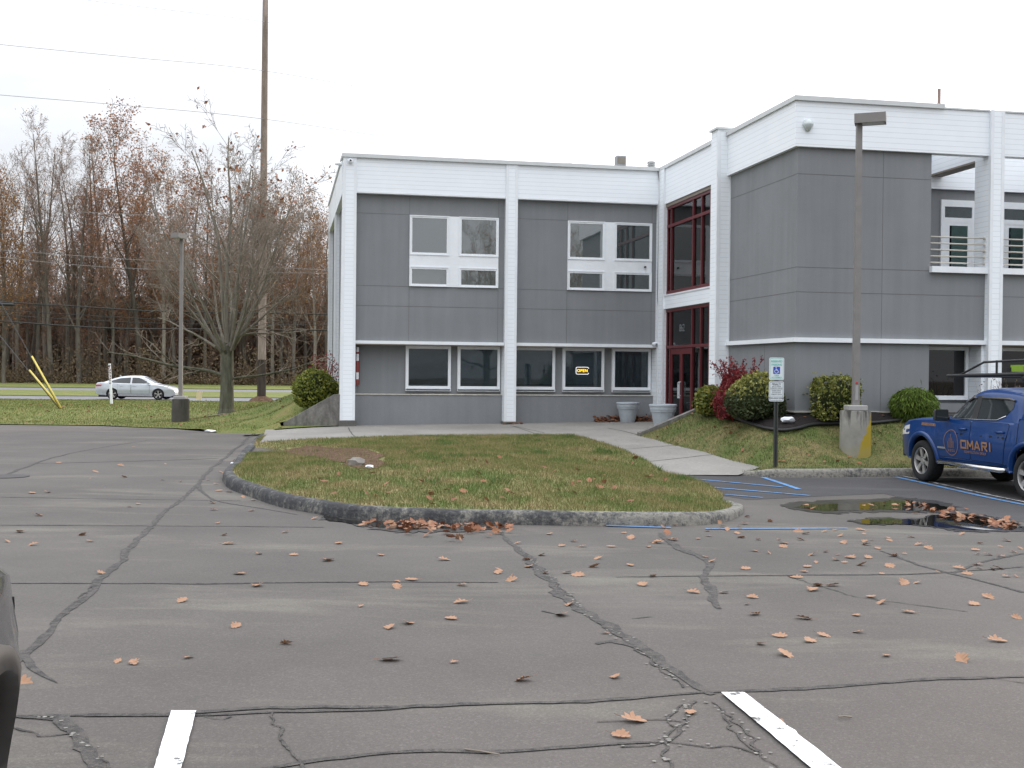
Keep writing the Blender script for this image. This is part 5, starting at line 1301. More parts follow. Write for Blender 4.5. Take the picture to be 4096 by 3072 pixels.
for i, Pq in enumerate(PROTO):
    root = empty('woodland_tree', (0, -500, 0), 0)
    np_mesh('trunk', *Pq['big'], M['fbark'], root, True)
    parts = [Pq['small']]; mats = [M['ftwig']]
    if Pq['leafy'] > 0:
        g = np.random.default_rng(i); t = Pq['tips']; n = int(5200 * Pq['leafy']); idx = g.integers(0, len(t), n)
        pts = t[idx] + g.normal(0, .34, (n, 3)); pts = pts[pts[:, 2] > Pq['H'] * .25]
        parts.append(leaf_quads(pts, .20, g)); mats.append(M['leafred'] if i in (2, 6) else M['leafor'])
    v_, f_, mi = join_arrays(parts); np_mesh('crown', v_, f_, mats, root, mi=mi)
    proto_obj.append(root)
# placement: photo column, kind, distance, height factor
rows = [(15, 5, 128, 1.05), (-90, 5, 130, .95), (70, 1, 134, .86), (150, 0, 136, .80), (205, 4, 131, .90), (262, 0, 138, .83), (318, 1, 130, .86), (352, 4, 141, .88), (400, 2, 137, .82), (452, 6, 131, .84), (505, 2, 139, 1.02), (560, 2, 134, 1.10), (610, 5, 141, 1.02), (655, 6, 131, .98), (700, 3, 136, 1.06),
        (760, 2, 143, .98), (820, 6, 133, .95), (880, 5, 138, .86), (930, 0, 131, .84), (985, 3, 140, .92), (1040, 1, 134, .93), (1090, 6, 131, .95), (1130, 5, 139, 1.02), (1175, 3, 133, .98), (1215, 5, 142, .94), (1255, 1, 131, .80), (1300, 0, 136, .76), (1345, 6, 131, .70), (1400, 3, 139, .72), (1460, 1, 135, .7),
        (-200, 3, 133, .8), (-330, 2, 138, .85), (-470, 1, 131, .8), (-620, 5, 137, .85), (110, 6, 146, .74), (230, 3, 150, .72), (370, 6, 152, .78), (480, 3, 150, .86), (730, 5, 152, .95), (960, 6, 150, .9), (1160, 3, 154, .95), (30, 1, 144, .92), (120, 4, 147, .95), (185, 1, 143, .86), (285, 0, 146, .92), (425, 4, 144, .90), (1530, 5, 140, .7), (1620, 0, 134, .7)]
used = [False] * 7; AN = [(-900, 0, 'beyond the guy wires'), (0, 330, 'beyond the yellow guy wire covers'), (330, 720, 'behind the silver car'), (720, 1010, 'behind the big bare tree'), (1010, 1140, 'behind the wooden utility pole'), (1140, 2000, 'beside the office building')]
for k, (px, kd, Y, hf) in enumerate(rows):
    q = at_y(px, 1500, Y)
    root = proto_obj[kd] if not used[kd] else copy_tree(proto_obj[kd]); used[kd] = True
    s = (hf + (.15 if px < 460 and kd in (0, 1, 4) else 0)) * .93
    root.location = (q[0], Y, -.2); root.rotation_euler = (0, 0, rng.uniform(0, 6.28)); root.scale = (s * rng.uniform(.9, 1.15), s * rng.uniform(.9, 1.15), s)
    an = [a for a0, a1, a in AN if a0 <= px < a1][0]; dist = 'at the front of the woods' if Y < 139 else 'deeper in the woods'
    tag(root, '%s %s, %s' % (KIND[kd], dist, an), 'tree', 'woodland trees: %s %s %s' % (KIND[kd], dist, an))
# the wood behind them, one mass
V_, F_, MI_ = [], [], []; b = 0; g = np.random.default_rng(5)
def massed(px, Y, s, kd):
    global b
    q = at_y(px, 1500, Y); a = g.uniform(0, 6.28); ca, sa = math.cos(a), math.sin(a); Rm = np.array([[ca, sa, 0], [-sa, ca, 0], [0, 0, 1]]) * s
    Pq = PROTO[kd]
    for mi, (v_, f_) in ((0, Pq['big']), (1, Pq['small'])):
        V_.append((v_ @ Rm) + np.array([q[0], Y, -.3])); F_.append(f_ + b); MI_.append(np.full(len(f_), mi)); b += len(v_)
    t = Pq['tips']; n = int(700 * max(Pq['leafy'], .22)); pts = t[g.integers(0, len(t), n)] + g.normal(0, .5, (n, 3)); v_, f_ = leaf_quads(pts, .42, g)
    V_.append((v_ @ Rm) + np.array([q[0], Y, -.3])); F_.append(f_ + b); MI_.append(np.full(len(f_), 2)); b += len(v_)
for k in range(150):
    px = -1100 + 3000 * (k + g.uniform(0, 1)) / 150
    massed(px, g.uniform(146, 185), g.uniform(.50, .78) * (1.0 if px < 1250 else .85), int(g.integers(0, 7)))
# saplings and brush between the trunks
for k in range(120):
    massed(-1000 + 2700 * (k + g.uniform(0, 1)) / 120, g.uniform(134, 165), g.uniform(.20, .40), int(g.integers(0, 7)))
o = np_mesh('woods', np.concatenate(V_), np.concatenate(F_), [M['fbark'], M['ftwig'], M['leafred']], mi=np.concatenate(MI_)); stuff(o, 'dense leafless wood closing the view across the road', 'woods')
n = 90000; pxs = g.uniform(-1100, 1750, n); Ys = g.uniform(150, 200, n); hh = g.power(.8, n) * 11.5
X = (pxs - CX) / FPX * Ys; P = np.stack([X, Ys, -.3 + hh], 1); v_, f_ = leaf_quads(P, .85, g)
M['gloom'] = m_leafy('deep_brush', (0.12, 0.088, 0.068), (0.23, 0.165, 0.125), .9, .1)
stuff(np_mesh('brush', v_, f_, M['gloom']), 'brown brush filling the floor of the far wood', 'brush')
# bushes along the edge of the wood
n = 30000; cl = 260; cx_ = np.sort(g.uniform(-1000, 1700, cl)); cy_2 = g.uniform(128.5, 134, cl); ch = g.power(.55, cl) * 4.6 + .6; idx = g.integers(0, cl, n)
u_ = g.normal(size=(n, 3)); u_ /= np.linalg.norm(u_, axis=1)[:, None]; u_ *= g.uniform(.5, 1, n)[:, None] ** .5
X = (cx_[idx] - CX) / FPX * cy_2[idx] + u_[:, 0] * 1.7; P = np.stack([X, cy_2[idx] + u_[:, 1] * 1.2, -.15 + ch[idx] * np.maximum(0, .5 + .55 * u_[:, 2])], 1)
v_, f_ = leaf_quads(P, .22, g)
M['edge'] = m_leafy('edge_bushes', (0.10, 0.072, 0.045), (0.19, 0.14, 0.085), .8, .2, c2=(0.15, 0.11, 0.06)); stuff(np_mesh('undergrowth', v_, f_, M['edge']), 'tan and olive undergrowth along the edge of the wood', 'undergrowth')

# ---- shrubs
def shrub(name, label, c, rx, ry, rz, n, leaf, mats, seed, lumps=9, square=0.0, droop=0.0, spiky=0, lobes=.16, group=None, toplight=None):
    g = np.random.default_rng(seed); root = empty(name, c, 0, label, 'shrub', group)
    L = g.normal(size=(lumps * 3, 3)); L /= np.linalg.norm(L, axis=1)[:, None]; A = g.uniform(.3, 1, len(L)) * lobes
    d = g.normal(size=(n, 3)); d /= np.linalg.norm(d, axis=1)[:, None]
    def radius(d): return 1 - lobes * .5 + (np.exp(-(1 - d @ L.T) * 9) * A[None]).sum(1)
    if square: dd = np.sign(d) * np.abs(d) ** (1 - square * .5); dd /= np.max(np.abs(dd), axis=1)[:, None] ** square * np.linalg.norm(dd, axis=1)[:, None] ** (1 - square)
    else: dd = d
    rad = radius(d) * (1 - .28 * g.power(2.2, n) * 0 - g.exponential(.06, n) + (g.random(n) < .07) * g.exponential(.07, n))
    P = dd * rad[:, None] * np.array([rx, ry, rz]) + np.array([0, 0, rz * .93]); P = P[P[:, 2] > .03]; d_ = None
    parts, ms = [], []
    if toplight is not None:
        hi = (P[:, 2] > rz * 1.12 + g.normal(0, rz * .16, len(P))); parts += [leaf_quads(P[~hi], leaf, g), leaf_quads(P[hi], leaf, g)]; ms += [mats, toplight]
    elif droop:
        m = len(P); out = P - np.array([0, 0, rz * .9]); out /= np.linalg.norm(out, axis=1)[:, None]; a = out * .5 + np.array([0, 0, -droop]) + g.normal(0, .25, (m, 3)); a /= np.linalg.norm(a, axis=1)[:, None]
        w_ = np.cross(a, g.normal(size=(m, 3))); w_ /= np.linalg.norm(w_, axis=1)[:, None]; s = g.uniform(.7, 1.4, m)[:, None] * leaf
        parts.append((np.stack([P, P + w_ * s * .10 + a * s * .5, P + a * s * 1.3, P - w_ * s * .10 + a * s * .5], 1).reshape(-1, 3), np.arange(4 * m).reshape(-1, 4))); ms.append(mats)
    else: parts.append(leaf_quads(P, leaf, g)); ms.append(mats)
    v_, f_, mi = join_arrays(parts); np_mesh('foliage', v_, f_, ms, root, mi=mi)
    # twiggy inside: a darker lumpy core and stems
    r = random.Random(seed); sg, tp = [], []
    for k in range(14 + spiky):
        a = r.uniform(0, 6.28); el = r.uniform(.25, 1.3); dr = Vector((math.cos(a) * math.cos(el) * rx, math.sin(a) * math.cos(el) * ry, math.sin(el) * rz * 1.7))
        sp_ = dict(max=2, n=[5, 3, 2], kids=[1, 1, 0], start=[.2, .2, 0], bend=[.12, .2, .2], up=[.05, .03, 0], taper=[.4, .4, .4], ang=[(25, 60), (25, 60), (0, 0)], len=[.45, .5, .5], rr=[.6, .6, .6])
        grow(r, sg, tp, Vector((r.uniform(-.05, .05), r.uniform(-.05, .05), 0)), dr.normalized(), dr.length * (1.0 if not spiky else 1.12), .012, 0, sp_)
    v_, f_ = tubes(sg, 3); np_mesh('stem', v_, f_, M['twig'] if not spiky else M['redtwig'], root)
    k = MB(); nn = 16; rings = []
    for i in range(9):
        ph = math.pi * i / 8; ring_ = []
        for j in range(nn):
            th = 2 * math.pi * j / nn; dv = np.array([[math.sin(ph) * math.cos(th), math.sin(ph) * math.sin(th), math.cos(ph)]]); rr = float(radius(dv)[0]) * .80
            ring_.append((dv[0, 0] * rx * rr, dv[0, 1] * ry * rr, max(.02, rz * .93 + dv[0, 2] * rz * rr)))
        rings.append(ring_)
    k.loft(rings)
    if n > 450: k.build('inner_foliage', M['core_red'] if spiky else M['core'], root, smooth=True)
    return root, tp
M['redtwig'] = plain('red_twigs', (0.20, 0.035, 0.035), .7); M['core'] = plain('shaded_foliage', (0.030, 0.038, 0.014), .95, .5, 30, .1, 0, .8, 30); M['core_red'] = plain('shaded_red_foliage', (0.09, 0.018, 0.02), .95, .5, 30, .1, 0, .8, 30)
M['lfA'] = m_leafy('azalea_leaves', (0.060, 0.085, 0.020), (0.17, 0.19, 0.035), .55, .2, c2=(0.30, 0.26, 0.06)); M['lfD'] = m_leafy('dark_shrub_leaves', (0.025, 0.038, 0.016), (0.065, 0.080, 0.030), .6, .15)
M['lfT'] = m_leafy('new_growth', (0.14, 0.16, 0.04), (0.33, 0.31, 0.09), .6, .2); M['lfR'] = m_leafy('crimson_leaves', (0.14, 0.016, 0.022), (0.27, 0.04, 0.045), .6, .25); M['lfH'] = m_leafy('holly_leaves', (0.070, 0.095, 0.022), (0.20, 0.21, 0.045), .4, .15, c2=(0.26, 0.25, 0.07))
M['lfC'] = m_leafy('threadleaf', (0.05, 0.085, 0.012), (0.135, 0.20, 0.025), .6, .2); M['lfB'] = m_leafy('boxwood_leaves', (0.065, 0.088, 0.018), (0.19, 0.215, 0.036), .5, .2, c2=(0.32, 0.32, 0.07))
def bed(px, py, Y):
    q = at_y(px, py, Y); return (q[0], Y, MND(q[0], Y) + .0)
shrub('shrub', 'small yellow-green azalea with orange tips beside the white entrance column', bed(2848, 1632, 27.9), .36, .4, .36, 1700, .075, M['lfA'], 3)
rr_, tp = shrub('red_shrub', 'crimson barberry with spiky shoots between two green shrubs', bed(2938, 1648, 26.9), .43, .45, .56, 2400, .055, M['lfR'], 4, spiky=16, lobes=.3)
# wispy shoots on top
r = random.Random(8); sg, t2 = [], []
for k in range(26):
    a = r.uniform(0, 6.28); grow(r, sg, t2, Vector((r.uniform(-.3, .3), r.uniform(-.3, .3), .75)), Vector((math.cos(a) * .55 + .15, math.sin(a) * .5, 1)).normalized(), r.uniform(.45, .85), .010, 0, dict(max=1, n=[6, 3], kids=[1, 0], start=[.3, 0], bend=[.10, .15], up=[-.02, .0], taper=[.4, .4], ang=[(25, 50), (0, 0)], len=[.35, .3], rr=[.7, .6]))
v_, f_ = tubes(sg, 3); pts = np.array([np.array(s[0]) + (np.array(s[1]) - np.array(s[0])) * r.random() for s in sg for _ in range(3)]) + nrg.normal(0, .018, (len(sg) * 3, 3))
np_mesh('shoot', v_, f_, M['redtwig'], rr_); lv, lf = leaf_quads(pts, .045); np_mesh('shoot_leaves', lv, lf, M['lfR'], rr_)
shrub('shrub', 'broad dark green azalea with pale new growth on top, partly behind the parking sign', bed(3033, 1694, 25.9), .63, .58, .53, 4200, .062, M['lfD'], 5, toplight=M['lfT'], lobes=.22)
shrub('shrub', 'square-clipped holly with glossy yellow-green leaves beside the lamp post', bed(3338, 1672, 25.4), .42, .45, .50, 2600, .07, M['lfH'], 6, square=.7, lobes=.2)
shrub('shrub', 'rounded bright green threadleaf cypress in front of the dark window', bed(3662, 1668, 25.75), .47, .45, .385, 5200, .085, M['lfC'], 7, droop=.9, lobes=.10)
sb = at_y(1259, 1632, 34.6); shrub('shrub', 'round clipped green shrub on the mound at the building corner', (sb[0], sb[1], MNL(sb[0], sb[1]) - .02), .62, .6, .57, 3600, .075, M['lfB'], 8, lobes=.18)
sb = at_y(1300, 1590, 35.6); shrub('red_shrub', 'thin red barberry twigs behind the round shrub on the mound', (sb[0], sb[1], MNL(sb[0], sb[1])), .5, .35, .50, 420, .05, M['lfR'], 9, spiky=8, lobes=.3)
q = at_y(3985, 1600, 26.2); shrub('dry_shrub', 'dry brown shrub showing just above the pickup roof', (q[0], 26.0, MND(q[0], 26.0)), .55, .4, .56, 70, .04, M['twigleaf'] if 'twigleaf' in M else M['edge'], 10)

# ---- grass blades
def blades(name, poly, fn, dens, h, w, mat, seed, keep=None):
    g = np.random.default_rng(seed); A = np.array([p[:2] for p in poly]); x0, y0 = A.min(0); x1, y1 = A.max(0)
    n = int((x1 - x0) * (y1 - y0) * dens); G = g.uniform((x0, y0), (x1, y1), (n, 2)); G = G[inside(G, A)]
    if keep is not None: G = G[keep(G)]
    n = len(G); Z = fn.many(G[:, 0], G[:, 1]); a = g.uniform(0, 6.28, n); lean = g.normal(0, .45, (n, 2)); hh = h * g.uniform(.45, 1.4, n); ww = w * g.uniform(.6, 1.3, n)
    bx, by = np.cos(a) * ww, np.sin(a) * ww
    p0 = np.stack([G[:, 0] - bx, G[:, 1] - by, Z - .01], 1); p1 = np.stack([G[:, 0] + bx, G[:, 1] + by, Z - .01], 1); p2 = np.stack([G[:, 0] + lean[:, 0] * hh, G[:, 1] + lean[:, 1] * hh, Z + hh], 1)
    v_ = np.stack([p0, p1, p2], 1).reshape(-1, 3); o = np_mesh(name, v_, np.arange(3 * n).reshape(-1, 3), mat)
    return stuff(o, None, 'grass')
soil_poly = np.array([p[:2] for p in sp])
tag(blades('grass', ipoly, ISL, 1500, .055, .005, M['grass'], 1, lambda G: ~inside(G, soil_poly) | (nrg.random(len(G)) < .12)), 'short patchy grass on the kerbed island')
# coarser tufts and weeds that stand out of the island lawn
gw_ = np.random.default_rng(33); A_ = np.array(ipoly); cl_ = gw_.uniform(A_.min(0) + np.array([4.5, 2]), A_.max(0), (24, 2)); rr_w = gw_.uniform(.10, .30, 24)
M['weed'] = m_leafy('weed_blades', (0.045, 0.10, 0.025), (0.12, 0.18, 0.05), .7, .2)
tag(blades('weeds', ipoly, ISL, 900, .085, .008, M['weed'], 4, lambda G: (np.hypot(G[:, None, 0] - cl_[None, :, 0], (G[:, None, 1] - cl_[None, :, 1]) * .6) < rr_w[None] * gw_.uniform(.4, 1.1, (len(G), 1))).any(1) & ~inside(G, soil_poly)), 'darker green weed tufts in the island lawn')
bedA = np.array(bpoly)
tag(blades('grass', mpoly, MND, 700, .055, .006, M['grass2'], 2, lambda G: ~inside(G, bedA) & (G[:, 0] < 13) & (G[:, 1] < 30)), 'short grass on the mound in front of the shrubs')
tag(blades('grass', lpoly, MNL, 170, .05, .009, M['grass3'], 3, lambda G: (G[:, 0] > -32) & (G[:, 0] < -4)), 'grass on the roadside lawn')

# ---- fallen oak leaves
half = [(0, 0), (.10, .02), (.16, .10), (.13, .17), (.20, .20), (.34, .16), (.36, .30), (.30, .36), (.42, .38), (.50, .50), (.40, .55), (.30, .53), (.34, .64), (.40, .74), (.28, .76), (.20, .72), (.16, .86), (.07, .93), (0, 1.0)]
def oak_leaf(seed, mat):
    r = random.Random(seed); out = [(0, -.02)] + [(x * r.uniform(.75, 1.1), y) for x, y in half[1:-1]] + [(0, 1.0)]
    lft = [(-x * r.uniform(.8, 1.1), y) for x, y in half[1:-1]]
    m = MB(); curl = r.uniform(.2, .75); c2 = r.uniform(-.3, .5); tw = r.uniform(-.4, .4)
    def P(x, y): 
        xx = x * .78; return (xx * (1 - .25 * curl * abs(xx)), y - .45, curl * .55 * xx * xx * 2.2 + c2 * .35 * (y - .45) ** 2 + tw * xx * (y - .45) * .6 + .05)
    mid = [(0, i / 6) for i in range(7)]
    for side_ in (out[1:-1], lft):
        b = len(m.v); pts = side_; m.v += [P(x, y) for x, y in pts]; c = len(m.v); m.v += [P(0, y) for _, y in pts]
        for i in range(len(pts) - 1): m.face((b + i, b + i + 1, c + i + 1, c + i))
    m.tube([P(0, 0), (0.0, -.6, .08), (.05, -.72, .14)], [.012, .011, .008], 3, False)
    o = m.build('oak_leaf', mat, fixn=False); me = o.data; bpy.data.objects.remove(o)
    return me
LEAF = [oak_leaf(40 + k, M['oakleaf']) for k in range(7)] + [oak_leaf(60 + k, M['oakbrown']) for k in range(4)]
def c6(x, y): return (x * .827, 1700 + y * .827)
def c7(x, y): return (1300 + x * .827, 1700 + y * .827)
L6 = [(95,520),(35,566),(160,582),(185,440),(400,533),(437,565),(488,720),(880,855),(1140,978),(1385,1060),(570,1147),(645,1155),(912,1128),(105,1248),(1245,780),(1160,723),(1085,535),(1105,577),(1250,626),(1420,631),(1580,657),(1380,521),(1640,575),(1055,478),(1035,412),(1027,379),(628,397),(668,384),(155,331),(230,327),(440,260),(463,228),(600,253),(285,184),(585,198),(785,267),(873,277),(1005,268),(1045,288),(1060,320),(1110,327),(1175,350),(1225,366),(645,107),(800,190),(1070,230),(1130,175),(1520,456),(1217,416)]
L7 = [(65,575),(270,632),(15,658),(575,655),(185,775),(350,760),(420,752),(345,788),(665,778),(660,861),(175,880),(610,940),(400,962),(315,984),(315,1140),(625,1152),(960,1238),(1405,1223),(1490,1435),(1430,1508),(1145,922),(1185,872),(1355,1010),(1050,632),(975,655),(985,688),(840,705),(835,718),(900,738),(900,755),(1070,720),(1170,717),(1225,730),(930,575),(1085,530),(1205,565),(1145,588),(1245,590),(1385,591),(1480,549),(1445,525),(1610,571),(1565,592),(1320,648),(1300,688),(1475,681),(1585,735),(1535,776),(1680,558)]
L8 = [(150,242),(45,255),(285,232),(350,217),(515,200),(540,225),(340,187),(640,237),(760,237),(890,238),(920,203),(875,190),(1030,190),(1095,182),(1125,215),(790,257),(790,280),(1250,180),(1265,203),(1145,257),(1270,248),(1310,240),(1280,268),(1345,290),(1410,228),(1415,242),(1540,223),(1595,267),(1645,288),(1845,204),(1955,260),(2070,278),(2112,244),(1925,300),(1935,325),(2000,327),(2075,337),(2150,312),(2190,290),(620,305),(705,318),(960,328),(1040,310),(1110,327),(1185,345),(1290,345),(980,372),(1100,358),(1150,372),(1250,388),(1420,396),(1505,322),(1440,335),(325,340),(365,368),(565,411),(930,398),(910,428),(865,463),(1370,440),(1705,430),(1825,407),(1875,441),(1940,387),(1945,407),(2030,415),(2060,408),(2105,457),(2165,455),(1500,497),(1580,494),(990,510),(1080,510),(965,537),(605,580),(575,620),(435,552),(255,550),(620,680),(910,705),(1220,685),(1310,578),(1370,613),(1530,668),(1915,620),(2000,580),(2165,700),(765,810),(660,857),(800,920),(945,838),(1025,805),(1230,785),(1400,925),(1845,950),(2050,838),(240,1262),(755,1315)]
pos = [c6(*p) for p in L6] + [c7(*p) for p in L7] + [p8(*p) for p in L8]
def leaf(px, py, fn=LOT, dz=.006, kind=None, size=None, label=None, group=None, tilt=.2):
    q = hit(px, py, fn); me = LEAF[rng.randrange(7) if kind is None else kind]
    o = bpy.data.objects.new('oak_leaf', me); COL.objects.link(o)
    s = size or rng.choice((rng.uniform(.06, .10), rng.uniform(.09, .125), rng.uniform(.11, .15))); o.scale = (s, s, s); o.location = (q[0], q[1], q[2] + dz); o.rotation_euler = (rng.gauss(0, tilt), rng.gauss(0, tilt), rng.uniform(0, 6.28))
    return tag(o, label, 'leaf', group)
def place_words(px, py):
    """where on the lot a leaf lies, told by what it lies beside"""
    if py > 2700: return 'close to the %s white stall line' % ('left-hand' if px < 1800 else 'right-hand')
    if py > 2420: return '%s' % ('beside the charcoal car' if px < 900 else 'left of the long diagonal crack' if px < 2350 else 'right of the long diagonal crack')
    if py > 2230: return '%s' % ('beyond the left diagonal seam' if px < 700 else 'between the two diagonal seams' if px < 2150 else 'past the long diagonal crack' if px < 3100 else 'on the open asphalt toward the pickup')
    if px < 950: return 'on the drive beside the island tip'
    if px < 2080: return 'just in front of the island kerb'
    if px < 3000: return 'near the blue line at the island corner'
    return 'in front of the puddles' if px < 3700 else 'below the pickup, before the puddles'
for px, py in pos:
    w_ = place_words(px, py); lb = 'dry tan oak leaf lying on the asphalt %s' % w_
    leaf(px, py, label=lb.replace('left-hand', 'left').replace('right-hand', 'right'), group='oak leaves ' + w_)
# drifts: leaves against the island kerb, at its corner and in the puddles
for k in range(44):
    px = 1420 + 620 * rng.random() ** .75; py = 2090 + (px - 1420) * .03 + abs(rng.gauss(0, 24)) * (.4 + .6 * (px - 1420) / 600)
    leaf(px, py, kind=rng.randrange(11), dz=.01 + rng.uniform(0, .03), tilt=.45, label='oak leaf in the wet drift against the front of the island kerb', group='oak leaves drifted against the island kerb')
for k in range(18):
    px, py = p8(rng.uniform(30, 760), rng.gauss(138, 22)); leaf(px, py, kind=rng.randrange(11), dz=.012, tilt=.4, label='oak leaf gathered round the corner of the island kerb by the blue line', group='oak leaves at the island kerb corner')
for k in range(28):
    f = rng.random(); px, py = p8(1500 + 680 * f, 20 + 140 * f + rng.uniform(-12, 26)); leaf(px, py, kind=rng.randrange(11), dz=.035, tilt=.3, label='wet oak leaf lying along the edge of the puddles', group='wet oak leaves along the puddles')
for k in range(8):
    px, py = p8(rng.uniform(820, 1500), rng.uniform(20, 70)); leaf(px, py, kind=rng.randrange(11), dz=.03, label='oak leaf floating in the far puddle near its left end', group='oak leaves in the far puddle')
# leaf litter nobody would count: lawn leaves and the heap between the planters
VL, FL = [], []; b = 0
def litter(x, y, z, s, kd):
    global b
    me = LEAF[kd]; co = np.empty(len(me.vertices) * 3); me.vertices.foreach_get('co', co); co = co.reshape(-1, 3)
    M3 = np.array((Matrix.Rotation(rng.uniform(0, 6.28), 3, 'Z') @ Matrix.Rotation(rng.gauss(0, .4), 3, 'X') @ Matrix.Rotation(rng.gauss(0, .4), 3, 'Y'))) * s
    VL.append(co @ M3.T + np.array([x, y, z])); FL.extend([tuple(i + b for i in p.vertices) for p in me.polygons]); b += len(co)
def litter_obj(name, mat, label):
    global VL, FL, b
    me = bpy.data.meshes.new(name); me.from_pydata(np.concatenate(VL).tolist(), [], FL); me.materials.append(mat); o = bpy.data.objects.new(name, me); COL.objects.link(o); VL, FL, b = [], [], 0
    return stuff(o, label, 'leaves')
for px, py in [c7(450, 105), c7(40, 185), c7(65, 248), c7(295, 298), c7(590, 327), c7(465, 284), c7(500, 232), c7(750, 258), c7(845, 165), c7(780, 190), c7(1295, 275), c7(1205, 340), c7(908, 345), c7(880, 328), c7(860, 368), c7(670, 333), c7(625, 375), c7(1390, 370), c7(505, 370), c7(780, 372), c7(1400, 315), c7(40, 345), c7(245, 355), c7(1560, 262), c7(1230, 285)] + [(rng.uniform(1000, 2800), rng.uniform(1830, 2030)) for _ in range(40)]:
    q = hit(px, py, ISL)
    if inside(np.array([q[:2]]), np.array(ipoly))[0]: litter(q[0], q[1], q[2] + .035, rng.uniform(.09, .15), rng.randrange(11))
for _ in range(170):
    x, y = rng.uniform(1.0, 12), rng.uniform(23.3, 29)
    if inside(np.array([(x, y)]), np.array(mpoly))[0]: litter(x, y, MND(x, y) + .03, rng.uniform(.07, .12), rng.randrange(11))
for _ in range(260):
    x, y = rng.uniform(-26, -6), rng.uniform(37, 56)
    if inside(np.array([(x, y)]), np.array([p[:2] for p in lpoly]))[0]: litter(x, y, MNL(x, y) + .04, rng.uniform(.09, .15), rng.randrange(11))
for k in range(60):
    px = 1450 + 590 * rng.random() ** .7; q = hit(px, 2094 + (px - 1420) * .03 + abs(rng.gauss(0, 20)), LOT); litter(q[0], q[1], q[2] + .02 + rng.uniform(0, .03), rng.uniform(.09, .14), rng.randrange(11))
for k in range(50):
    f = rng.random(); q = hit(*p8(1440 + 740 * f, 14 + 150 * f + rng.gauss(8, 20)), LOT); litter(q[0], q[1], q[2] + .022, rng.uniform(.08, .13), rng.randrange(11))
litter_obj('leaf_litter', M['oakbrown'], 'brown leaves strewn over the lawns and along the kerb')
for _ in range(330):
    s_ = rng.uniform(7.6, 9.5); t_ = .34 - abs(rng.gauss(0, .14)); z = WALK(*bw(s_, t_)[:2]); q = bw(s_, t_, z + .01 + rng.random() * .20 * max(0, 1 - (.34 - t_) * 3.2)); litter(*q, rng.uniform(.08, .13), rng.randrange(11))
for _ in range(40):
    s_ = rng.uniform(4.7, 5.3); q = bw(s_, -.06 - abs(rng.gauss(0, .05)), WALK(*bw(s_, 0)[:2]) + .02); litter(*q, rng.uniform(.06, .10), rng.randrange(11))
litter_obj('leaf_drift', M['oakbrown'], 'brown leaves heaped along the foot of the wall round the planters')
# ------------------------------------------------------------------ poles, wires, signs, planters and small things
def lamp(base, pier_r, pier_h, pole_h, head_rot, label, dirty, paint, pw=.125, hs=1.0):
    root = empty('lamp_post', base, 0, label, 'lamp post')
    m = MB(); m.lathe([(pier_r * .99, -.3), (pier_r, .05), (pier_r * .99, pier_h * .5), (pier_r * .985, pier_h - .03), (pier_r * .95, pier_h), (0, pier_h)], 32)
    m.build('pier', dirty, root, auto=40)
    m = MB(); m.bbox(-.20, .20, -.20, .20, pier_h, pier_h + .11, .012); m.build('base_cover', M['lampcover'], root)
    m = MB(); h0 = pier_h + .1; w0 = pw / 2 + .006; w1 = pw / 2 - .008
    m.loft([[(-w0, -w0, h0), (w0, -w0, h0), (w0, w0, h0), (-w0, w0, h0)], [(-w1, -w1, pole_h), (w1, -w1, pole_h), (w1, w1, pole_h), (-w1, w1, pole_h)]], True, True); m.build('pole', M['post'], root)
    m = MB(); hd_ = MB(); ca, sa = math.cos(head_rot), math.sin(head_rot)
    def P(a, s, z): return (a * ca - s * sa, a * sa + s * ca, z)
    L0, L1, w = -.09, .54 * hs, .185 * hs; zt = pole_h + .20 * hs
    hd_.loft([[P(L0, -w, pole_h - .0), P(L1, -w, pole_h + .0), P(L1, w, pole_h + .0), P(L0, w, pole_h)], [P(L0, -w, zt), P(L1, -w, zt), P(L1, w, zt), P(L0, w, zt)]], True, True)
    h = hd_.build('lamp_head', M['post'], root)
    m.loft([[P(L0 + .16, -w + .03, pole_h - .008), P(L1 - .03, -w + .03, pole_h - .008), P(L1 - .03, w - .03, pole_h - .008), P(L0 + .16, w - .03, pole_h - .008)], [P(L0 + .16, -w + .03, pole_h + .01), P(L1 - .03, -w + .03, pole_h + .01), P(L1 - .03, w - .03, pole_h + .01), P(L0 + .16, w - .03, pole_h + .01)]], True, True)
    m.build('lamp_lens', M['lens'], h)
    return root
def m_pier(name, c, yellow=None):
    t = NT(name); co = t.coord(); sep = t.n('ShaderNodeSeparateXYZ'); t.l(co, sep.inputs[0])
    base = t.ramp(t.noise(3, 6, .65), [(.3, tuple(x * .75 for x in c)), (.65, c)])
    mp = t.n('ShaderNodeMapping'); t.l(co, mp.inputs['Vector']); mp.inputs['Scale'].default_value = (7, 7, .8)
    stn = t.noise(1.0, 6, .7, mp.outputs[0])
    f = t.math('ADD', stn, t.math('MULTIPLY_ADD', sep.outputs['Z'], .35, -.30))
    col = t.mix(t.ramp(f, [(.42, 0.0), (.58, .85)]), base, (.035, .034, .030))
    if yellow:
        # old yellow paint left on the right-hand side of the foot
        g = t.math('ADD', t.math('MULTIPLY', sep.outputs['X'], 1.5), t.math('MULTIPLY', sep.outputs['Z'], -.62)); g = t.math('ADD', g, t.math('MULTIPLY', t.noise(4, 6, .75), .5))
        col = t.mix(t.ramp(g, [(.17, 0.0), (.22, .95)]), col, yellow)
        col = t.mix(t.math('MULTIPLY', t.ramp(t.math('ADD', sep.outputs['Z'], t.math('MULTIPLY', t.noise(6, 5, .7), .35)), [(.22, .55), (.36, 0.0)]), .6), col, (.30, .28, .16))
    return t.bsdf(col, .9, .2, 0, t.bump(t.noise(40, 5, .7), .4, .01))
M['lampcover'] = plain('pale_base_cover', (.33, .32, .31), .5)
lb_ = at_y(3420, 1807, 24.35)
